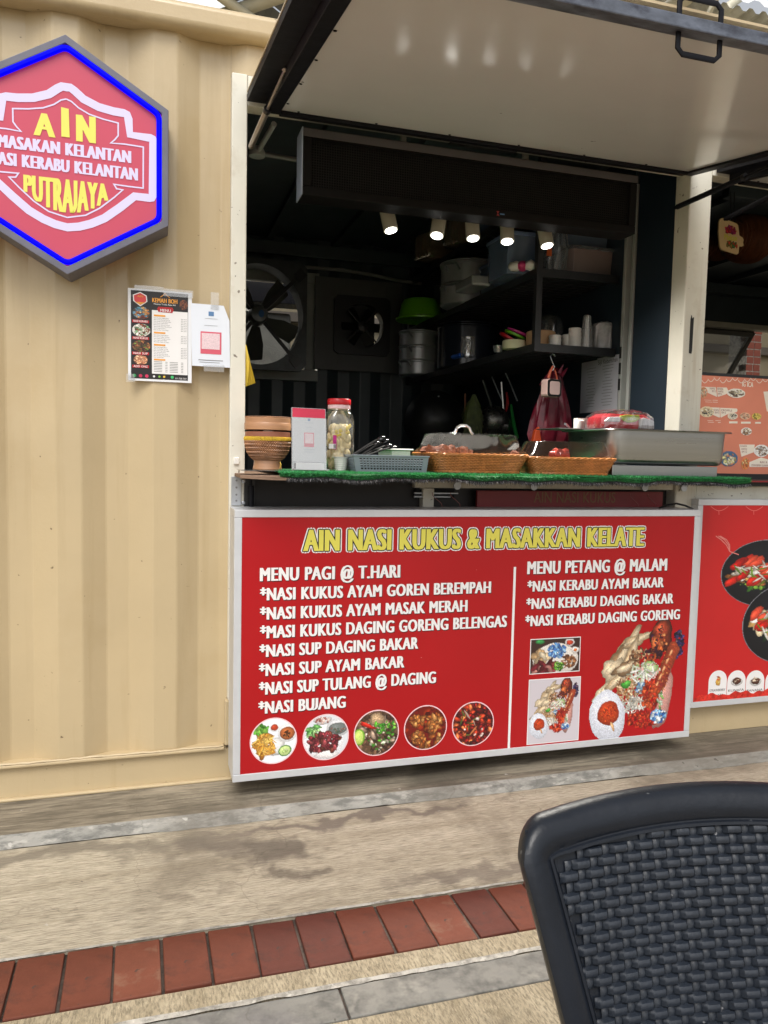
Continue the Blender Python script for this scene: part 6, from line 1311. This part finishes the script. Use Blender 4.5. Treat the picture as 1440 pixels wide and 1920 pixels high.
for k_ in range(260):
    a = rg.uniform(-1, 1); l_ = rg.uniform(.5, 1); top = at(889+rg.uniform(-3, 3), 740, YU-.1); bot = at(886+a*17, 740+75*l_, YU-.1); md = (np.array(top)+np.array(bot))/2+np.array([a*.012, rg.uniform(-.02, .02), 0]); mb.tube([tuple(top), tuple(md), tuple(bot+np.array([0, rg.uniform(-.03, .03), 0]))], .0022, 3)
tag(mesh_obj('herb_bundle', mb, M('yellow_green_strands', (.07, .09, .018), .6, var=.4, vs=30)), 'yellow green stringy bundle hanging left of the frying pan', 'bundle')
# papers on the partition
pa = thing('wall_paper_sheet', 'white printed certificate sheets pinned on the navy side wall below the shelf', 'notice', (2.028, .63, 1.36))
mesh_obj('sheet', MB().box(2.0265, 2.0285, .645, .79, 1.376, 1.622), flat('aged_paper', (196, 194, 205), .6), pa); mesh_obj('sheet', MB().box(2.0240, 2.0262, .47, .648, 1.372, 1.628), flat('aged_paper', (196, 194, 205), .6), pa)
m_ = MB(); rg = random.Random(6)
for k_ in range(14): z = 1.585-k_*.014; w = rg.uniform(.02, .05); m_.box(2.0232, 2.0238, .555-w, .555+w, z, z+.0025); m_.box(2.0256, 2.0263, .70-w*.9, .70+w*.9, z, z+.0025)
mesh_obj('small_print', m_, GREY, pa)
v_, f_ = glyphs('Sijil Kebersihan', 1.0, 3); mm = MB(); k_ = .16/(v_[:, 0].max()); mm.add([(2.0236, .64-a*k_, 1.597+b*.03) for a, b in v_], f_); mesh_obj('lettering', mm, INKBLK, pa)
# ================================================================== RIGHT STALL
mc = [at(1313, 706, .03), at(1440, 712, .03), at(1310, 888, .03)]
mx0 = mc[0][0]-.02; mx1 = mx0+.62; mz1 = at(1330, 705, .03)[2]+.002; mz0 = at(1380, 888, .03)[2]
ms = thing('menu_stand', 'orange and pink menu board with black base standing on the right stall counter', 'menu board', ((mx0+mx1)/2, .03, mz0-.03))
gm = M('coral_gradient_print', (.80, .27, .17), .35, var=.16, vs=1.6)
mesh_obj('panel', MB().box(mx0, mx1, .030, .040, mz0, mz1), gm, ms); mesh_obj('frame', MB().box(mx0, mx1, .028, .042, mz1+.0005, mz1+.012).box(mx0, mx1, .022, .046, mz0-.028, mz0-.0005), BLK, ms, .001)
YM = .0295
def mp_(cx, cy): q = at(1300+cx/8.35, 690+cy/8.35, YM); return (q[0], q[2])
m_ = MB()
for P_ in (((120, 292), (350, 300), (372, 450), (360, 450), (195, 375)), ((368, 303), (520, 305), (560, 380), (500, 415), (385, 452), (378, 420)), ((190, 612), (410, 620), (415, 775), (400, 775), (260, 715)), ((418, 622), (680, 635), (690, 660), (680, 690), (560, 710), (435, 775), (425, 770)), ((715, 1195), (960, 1200), (940, 1320), (750, 1390)), ((860, 1480), (1060, 1400), (1200, 1440), (1200, 1550), (880, 1550)), ((560, 835), (690, 835), (690, 868), (560, 868)), ((745, 840), (895, 840), (895, 872), (745, 872)), ((965, 845), (1055, 845), (1055, 872), (965, 872)), ((1095, 370), (1250, 360), (1250, 690), (1150, 680))):
    mesh_obj('caption_print', MB().prism([mp_(*p) for p in P_], YM-.0008, YM-.0002), flat('warm_white_print', (250, 240, 225)), ms)
m_ = MB()
for i in range(12): xx = 130+i*95; ribbon(m_, [mp_(xx+95*t, 190+45*math.sin(t*math.pi)-20*(i % 3)) for t in np.linspace(0, 1, 7)], .0025, YM-.0006)
for x, y, w in ((170, 498, 110), (300, 500, 80), (185, 528, 110), (305, 530, 75), (220, 820, 90), (345, 820, 80), (230, 845, 90), (385, 848, 40)): a, b = mp_(x, y), mp_(x+w, y+10); m_.box(a[0], b[0], YM-.0008, YM-.0002, b[1], a[1])
a = mp_(760, 290); b = mp_(935, 290); text(m_, 'IG ICA', a[0], b[0], a[1], .020, YM-.0008, 0, 2, .03)
mesh_obj('caption_print', m_, flat('warm_white_print', (250, 240, 225)), ms)
m_ = MB()
for s_, x, y, w in (('WAFFLE', 250, 335, 85), ('RM 5', 290, 378, 60), ('BANANA', 375, 340, 90), ('WAFFLE', 385, 380, 80), ('RM 6', 385, 418, 60), ('CROFFLE', 305, 675, 95), ('RM 5', 335, 715, 65), ('CROFFLE', 432, 675, 170), ('RM 5', 440, 715, 65), ('KUNAFA', 735, 1235, 100), ('WAFFLE', 745, 1282, 90), ('RM 12', 755, 1325, 80), ('RM 9', 1040, 1490, 110), ('STRAWBERRY KUNAFA', 905, 1535, 260)):
    a, b = mp_(x, y), mp_(x+w, y); text(m_, s_, a[0], b[0], a[1], .0075, YM-.0014, 0, 0, .03)
mesh_obj('lettering', m_, flat('maroon_print', (140, 60, 60)), ms)
for x0_, x1_, y0_, y1_, cols, bgc in ((520, 810, 310, 480, [(215, 205, 175), (180, 165, 130), (240, 235, 220), (120, 100, 80)], (245, 240, 230)), (95, 215, 290, 480, [(225, 190, 150), (190, 130, 90), (235, 215, 190)], (230, 160, 120)), (90, 320, 590, 780, [(235, 220, 180), (60, 50, 50), (245, 235, 210), (205, 170, 110)], (240, 220, 185)), (530, 690, 690, 815, [(245, 240, 225), (235, 220, 190), (80, 80, 90)], (245, 230, 210)), (720, 890, 690, 815, [(240, 190, 150), (225, 160, 130), (245, 215, 190)], (242, 195, 160)), (910, 1060, 700, 815, [(240, 215, 110), (225, 195, 90), (110, 100, 50)], (235, 205, 100)), (740, 910, 925, 1060, [(150, 110, 80), (235, 225, 205), (190, 150, 110)], (250, 245, 240)), (410, 690, 1290, 1550, [(235, 220, 150), (225, 150, 110), (245, 240, 210), (190, 200, 110)], (70, 110, 150)), (940, 1180, 1190, 1400, [(190, 165, 140), (245, 240, 235), (150, 120, 95)], (250, 248, 245)), (750, 870, 1390, 1600, [(240, 170, 90), (230, 120, 70), (250, 210, 150)], (240, 150, 90))):
    a, b = mp_(x0_, y0_), mp_(x1_, y1_); p = Pic(34, 30, np.array(bgc)/255.); p.pile(.5, .44, .36, .3, cols, 40, .06, hl=.3); p.place('food_picture', a[0], b[0], b[1], a[1], YM-.0018, ms, True)
# right counter
rc = thing('fold_down_counter', 'dark edged counter shelf of the right stall under its menu board', 'counter', (2.8, 0, 1.06))
mesh_obj('counter_top', MB().box(2.125, 4.0, -.10, .30, 1.072, 1.082), BLK, rc, .001); mesh_obj('counter_edge', MB().box(2.125, 4.0, -.103, -.1005, 1.074, 1.080), REDDK, rc)
mesh_obj('counter_beam', MB().box(2.12, 4.0, -.05, -.012, 1.0565, 1.071), BLK, rc)
# hanging brown lanterns
LB = M('glossy_brown_shade', (.16, .060, .028), .3, var=.3, vs=14, stretch=(5, 1, 1), coat=.3)
for k_, (px, py, hw_px, hh_px, Y_, lab) in enumerate(((1400, 448, 40, 44, 1.0, 'larger ribbed brown hanging lampshade behind the wooden board sign'), (1343, 462, 26, 26, 1.3, 'smaller ribbed brown hanging lampshade mostly behind the white post'))):
    c = Vector(at(px, py, Y_)); rx = at(px+hw_px, py, Y_)[0]-c.x; rz = (at(px, py-hh_px, Y_)[2]-c.z)
    t = thing('hanging_lampshade', lab, 'lampshade', tuple(c), 'ribbed brown lampshades in the right stall')
    prof_ = []
    for i in range(34):
        u = -1+2*i/33; r = math.sqrt(max(0, 1-abs(u)**2.6))*rz*(1+.05*math.cos(i*math.pi)); prof_.append((max(.001, r), u*rx))
    mesh_obj('shade', MB().lathe(prof_, n=32, mt=Matrix.Translation(c) @ Matrix.Rotation(math.radians(90), 4, 'Y')), LB, t, smooth=True)
    mesh_obj('cord', MB().tube([c+Vector((-.03, 0, rz)), c+Vector((-.05, 0, 2.5-c.z))], .004, 6).tube([c+Vector((.03, 0, rz)), c+Vector((.02, 0, 2.5-c.z))], .004, 6), BLK, t)
cb = thing('board_sign', 'cream chopping board shaped sign with red and yellow Makan lettering', 'sign', tuple(at(1365, 440, .45)))
def cbp(x, y): q = at(1180+x/4.8, 300+y/4.8, .45); return (q[0], q[2])
mesh_obj('board', MB().prism([cbp(*p) for p in ((800, 560), (812, 530), (835, 522), (960, 572), (975, 590), (985, 680), (1015, 700), (1025, 720), (1018, 745), (1025, 770), (1010, 782), (985, 775), (978, 840), (965, 852), (825, 808), (808, 780), (797, 650))], .445, .455), flat('cream_board', (224, 196, 150), .5), cb, .002)
m_ = MB(); a, b = cbp(845, 715), cbp(960, 735); text(m_, 'Makan', a[0], b[0], (a[1]+b[1])/2, .026, .444, 0, 2, .03); mesh_obj('lettering', m_, YEL, cb)
p = Pic(40, 50); p.pile(.5, .3, .35, .22, [(190, 30, 50), (215, 60, 60), (150, 30, 90)], 50, .06); p.pile(.55, 1.0, .38, .16, [(150, 120, 50), (60, 120, 60), (190, 60, 40)], 50, .06); a, b = cbp(840, 575), cbp(965, 810); p.place('print', a[0], b[0], b[1], a[1], .4447, cb)
mesh_obj('hanging_cord', MB().tube([cbp3 for cbp3 in (at(1372, 418, .45), at(1370, 360, .45))], .0025, 6).tube([at(1378, 420, .45), at(1377, 360, .45)], .0025, 6), BLK, cb)
# right back window : top hung sash pushed out
rw = thing('back_window', 'top hung window with tilted sash at the back of the right stall', 'window', (4.1, 2.36, 1.72))
WF = M('cream_window_frame', (.48, .47, .40), .45)
boxes('frame', [(3.5, 4.8, 2.33, 2.41, 2.172, 2.21), (3.5, 4.8, 2.33, 2.41, 1.70, 1.735), (3.5, 3.54, 2.33, 2.41, 1.7355, 2.1715)], WF, rw, .002)
Tw = Matrix.Translation((0, 2.40, 2.165)) @ Matrix.Rotation(math.radians(38), 4, 'X')
mesh_obj('sash', MB().box(3.55, 4.50, -.015, .015, -.035, 0, Tw).box(3.55, 4.50, -.015, .015, -.44, -.41, Tw).box(3.55, 3.58, -.015, .015, -.4095, -.0355, Tw).box(4.465, 4.50, -.015, .015, -.4095, -.0355, Tw), M('dark_sash', (.10, .10, .09), .4), rw, .002)
mesh_obj('pane', MB().box(3.58, 4.465, -.002, .002, -.4095, -.0355, Tw), clear_mat('bright_glass', (.95, .97, 1), .10, .12), rw)
# ================================================================== OUTSIDE BEHIND: walls, brick pier, roof
tag(mesh_obj('dark_beam', MB().box(-.6, 2.6, 3.0, 3.2, 2.22, 2.36), DARK, None, .004), 'dark horizontal beam outside behind the left back window', 'beam')
tag(mesh_obj('outdoor_unit', MB().box(.25, .98, 3.1, 3.4, 1.62, 2.17), M('pale_duct_metal', (.20, .20, .18), .5), None, .02), 'pale grey metal box outside, seen through the wall fan', 'duct')
bwall = thing('rear_wall', 'pale cream rendered wall seen through the back windows', 'wall', (1, 4.4, .03))
mesh_obj('render', MB().box(-3, 9, 4.4, 4.55, .03, 3.1), M('cream_render', (.34, .29, .19), .7, var=.08, vs=2), bwall)
mb = MB()
for x in (-.6, .6, 1.4, 5.2, 6.6): mb.box(x, x+.22, 4.25, 4.398, .03, 3.1)
mesh_obj('pilaster', mb, CREAM, bwall); mesh_obj('ledge', MB().box(-3, 9, 4.30, 4.3985, 2.32, 2.40), M('dark_ledge', (.12, .10, .08), .6), bwall)
pier = thing('brick_pier', 'red brick pier outside beyond the right back window', 'brick pier', (6.0, 3.7, .03))
q0 = at(1400, 660, 3.7)[0]; q1 = at(1428, 660, 3.7)[0]
mesh_obj('mortar_core', MB().box(q0+.004, q1-.004, 3.704, 3.95, .03, 3.1), MORT, pier)
bs_ = mesh_obj('brick', MB().box(0, 1, 0, .1, 0, .065), M('red_brick', (.25, .06, .035), .7, var=.3, vs=7), pier, 0); bs_.location = (0, 0, 0); me_b = bs_.data
bpy.data.objects.remove(bs_); nb = 2; bw = (q1-q0)/2-.005; z = 1.55; row = 0
me2 = bpy.data.meshes.new('brick'); mb = MB().box(0, bw-.008, 0, .1, 0, .062); me2.from_pydata(mb.v, [], mb.f); me2.materials.append(_M['red_brick'])
while z < 2.7:
    for k_ in range(2):
        o = bpy.data.objects.new('brick', me2); COL.objects.link(o); o.parent = pier; w0 = q0+.004+k_*bw
        o.location = Vector((w0+(.0 if row % 2 else .006), 3.698+random.uniform(0, .004), z))-ORG[pier.name]
    z += .072; row += 1
# overhead roof
rf = thing('shelter_roof', 'steel shelter roof with grey sheets and pale translucent strips overhead', 'roof', (1, 4, 4.4))
TRL = bpy.data.materials.new('translucent_sheet'); TRL.use_nodes = True; n_ = TRL.node_tree.nodes; n_.clear(); o_ = n_.new('ShaderNodeOutputMaterial'); t_ = n_.new('ShaderNodeBsdfTranslucent'); t_.inputs[0].default_value = (.93, .93, .90, 1); TRL.node_tree.links.new(t_.outputs[0], o_.inputs[0])
SHEET = M('grey_roof_sheet', (.16, .17, .17), .5, metal=.2, var=.15, vs=3)
def cor_sheet(x0, x1, y0, y1, z, mat, name, per=.2, slope=.0):
    xs = np.arange(x0, x1+.001, per/4); n = len(xs); zz = [z+(.03 if (i % 4) in (1, 2) else 0) for i in range(n)]
    return mesh_obj(name, MB().add([(x, y0, a) for x, a in zip(xs, zz)]+[(x, y1, a+slope*(y1-y0)) for x, a in zip(xs, zz)], [(i, i+1, i+1+n, i+n) for i in range(n-1)]), mat, rf)
cor_sheet(-4, .55, 3.62, 9, 4.55, TRL, 'translucent_panel'); cor_sheet(-4, 1.6, 2.3, 3.60, 4.55, SHEET, 'roof_sheet'); cor_sheet(.60, 2.4, 3.62, 9, 4.55, SHEET, 'roof_sheet'); 
FOIL = M('silver_roof_foil', (.62, .64, .62), .35, metal=.35, var=.35, vs=5, bump=.5, bs=12)
cor_sheet(2.5, 10, 2.45, 9, 4.55, FOIL, 'roof_sheet', .12); cor_sheet(2.5, 10, 2.2, 2.43, 4.60, TRL, 'translucent_panel'); cor_sheet(2.5, 10, 1.2, 2.18, 4.55, FOIL, 'roof_sheet', .12)
BM_ = M('cream_steel_beam', (.55, .52, .40), .45, var=.06)
def beam(p0, p1, r): return mesh_obj('beam', MB().tube([p0, p1], r, 10), BM_, rf, smooth=True)
beam(at(395, -20, 3.0), at(510, 62, 3.0), .035); beam(at(350, 52, 3.1), at(640, -45, 3.1), .045); beam(at(300, 40, 3.25), at(420, 30, 3.25), .02)
mesh_obj('gusset', MB().box(at(435, 20, 3.05)[0], at(455, 20, 3.05)[0], 3.0, 3.05, at(440, 40, 3.05)[2], at(440, 15, 3.05)[2]), BM_, rf)
beam(at(1200, 60, 2.2), at(1330, -40, 2.2), .06); beam(at(1318, 45, 2.3), at(1348, -10, 2.3), .02)
col_ = thing('steel_column', 'thick cream steel column rising behind the awning at top right', 'column', tuple(at(1385, 1300, 2.9)[:2])+(.03,))
cx2 = at(1382, 30, 2.9)[0]; mesh_obj('shaft', MB().tube([(cx2, 2.9, 2.6), (cx2, 2.9, 4.6)], .075, 20), BM_, col_, smooth=True)
dp = thing('drain_pipe', 'cream drain pipe with elbow left of the steel column at top right', 'pipe', tuple(at(1358, 50, 2.7)))
mesh_obj('pipe', MB().tube([at(1360, 90, 2.7), at(1360, 28, 2.7), at(1366, 12, 2.7), at(1392, -8, 2.7)], .035, 12), BM_, dp, smooth=True)
# wall-side fluorescent brightness is daylight only
# ================================================================== CHAIR
CHB = M('charcoal_chair_plastic', (.0085, .0110, .0165), .34, var=.16, vs=14, bump=.16, bs=90, rvar=.10, spec=.34, specks=((.11, .115, .12), 70, .725))
CHW = M('charcoal_weave_plastic', (.014, .0185, .027), .42, var=.12, vs=25, bump=.2, bs=200, rvar=.08, specks=((.30, .30, .31), 60, .735))
ch = thing('chair', 'black woven plastic chair in the near right corner, seen from the back rest up', 'chair', (0, 0, 0))
HW, ZT, ZBt = .255, .762, .36
def back_y(u, z): return .02+.20*(z-.45)-.60*u*u+.05*((z-.45)/.4)**2
def ctr(u, z, off=0): return Vector((u, back_y(u, z)+off, z))
def halfw(z): return .148+.107*min(1, max(0, (z-.36)/.40))**.9
# outline of back rest (counter-clockwise looking from the front: u right, z up)
def outline(inset):
    P = []; r = max(.012, .034-inset*.35); top = lambda u: ZT+.020*(1-(u/.25)**2)-inset
    w = lambda z: halfw(z)-inset
    zs = np.linspace(ZBt+inset, ZT-r-inset*.3, 26)
    for z in zs: P.append((w(z), z))
    cz = ZT-r-inset*.3; cu = w(cz)-r
    for a in np.linspace(.1, math.pi/2, 8): P.append((cu+r*math.cos(a), cz+(top(cu)-cz)*math.sin(a)))
    for u in np.linspace(cu-.004, -cu+.004, 30): P.append((u, top(u)))
    for a in np.linspace(math.pi/2, math.pi-.1, 8): P.append((-cu+r*math.cos(a), cz+(top(cu)-cz)*math.sin(a)))
    for z in zs[::-1]: P.append((-w(z), z))
    return P
rings = [(.003, .030), (.0, .022), (.0, .010), (.002, .004), (.007, .0005), (.014, -.001), (.027, .0005), (.031, .0035), (.0325, .0035), (.0335, .001), (.0365, .001), (.0375, .004), (.040, .010)]
mb = MB(); n = len(outline(0))
for ins, off in rings: mb.v += [tuple(ctr(u, z, off)) for u, z in outline(ins)]
k_ = len(rings); mb.f = [(j*n+i, j*n+i+1, (j+1)*n+i+1, (j+1)*n+i) for j in range(k_-1) for i in range(n-1)]
mesh_obj('back_frame', mb, CHB, ch, smooth=True)
# rear skin
mb = MB(); A_ = outline(.003); N1 = 26
us = np.linspace(-1, 1, 25); zs = np.linspace(ZBt, ZT-.004, 25)
for z in zs:
    for u in us: w = halfw(z)-.006; mb.v.append(tuple(ctr(u*w*(1 if z < ZT-.05 else 1-.04*((z-ZT+.05)/.05)), z, .011)))
mb.f = [(j*25+i, j*25+i+1, (j+1)*25+i+1, (j+1)*25+i) for j in range(24) for i in range(24)]
mesh_obj('back_sheet', mb, CHB, ch, smooth=True)
C, U, V, N, C2, U2, V2, N2 = [], [], [], [], [], [], [], []
PU, PZ_ = .0318, .01030
rowi = 0; z = ZBt+.045
def inside(u, z, mu):
    if abs(u)+mu > halfw(z)-.0385: return False
    tz = ZT+.020*(1-(u/.25)**2)-.0405
    if z > tz: return False
    du, dz = abs(u)+mu-(halfw(z)-.0385-.022), z-(ZT-.043-.022+.01)
    return not (du > 0 and dz > 0 and du*du+dz*dz > .022**2)
def frame_at(u, z):
    e = 1e-3; p = ctr(u, z, .0085); du = (ctr(u+e, z)-ctr(u-e, z)).normalized(); dv = (ctr(u, z+e)-ctr(u, z-e)).normalized(); return p, du, dv, du.cross(dv).normalized()
while z < ZT+.02:
    off = (rowi % 2)*PU/2
    for i in range(-12, 13):
        u = i*PU+off
        if inside(u, z, .004): p, a, b, c = frame_at(u, z); C.append(p); U.append(a); V.append(b); N.append(c)
        u2 = u+PU/2
        if inside(u2, z, .001): p, a, b, c = frame_at(u2, z); C2.append(p); U2.append(a); V2.append(b); N2.append(c)
    z += PZ_*.98; rowi += 1
mb = MB(); mb.lumps(C, U, V, N, .0116, .0058, .0062, 7, 6, 5, 2.6); mb.lumps(C2, U2, V2, N2, .0042, .0056, .0034, 4, 3, 4, 8)
tag(mesh_obj('woven_panel', mb, CHW, ch, smooth=True), kind='stuff')
# seat, legs
mb = MB(); rtub(mb, [(.21, .20, .05, .425), (.225, .215, .055, .432), (.225, .215, .055, .445), (.20, .19, .05, .452)], 48, True, True, Matrix.Translation((0, -.20, 0))); mesh_obj('seat', mb, CHB, ch, smooth=True)
for sx in (-1, 1):
    for (yt, yb_) in ((-.38, -.42), (-.02, .06)): mesh_obj('leg', MB().tube([(sx*.19, yt, .43), (sx*.215, yb_, .0)], [.022, .015], 10), CHB, ch, smooth=True)
ch.rotation_euler = (0, 0, math.radians(-10)); ch.location = (.609, -2.00, -.012)
bpy.context.view_layer.update()
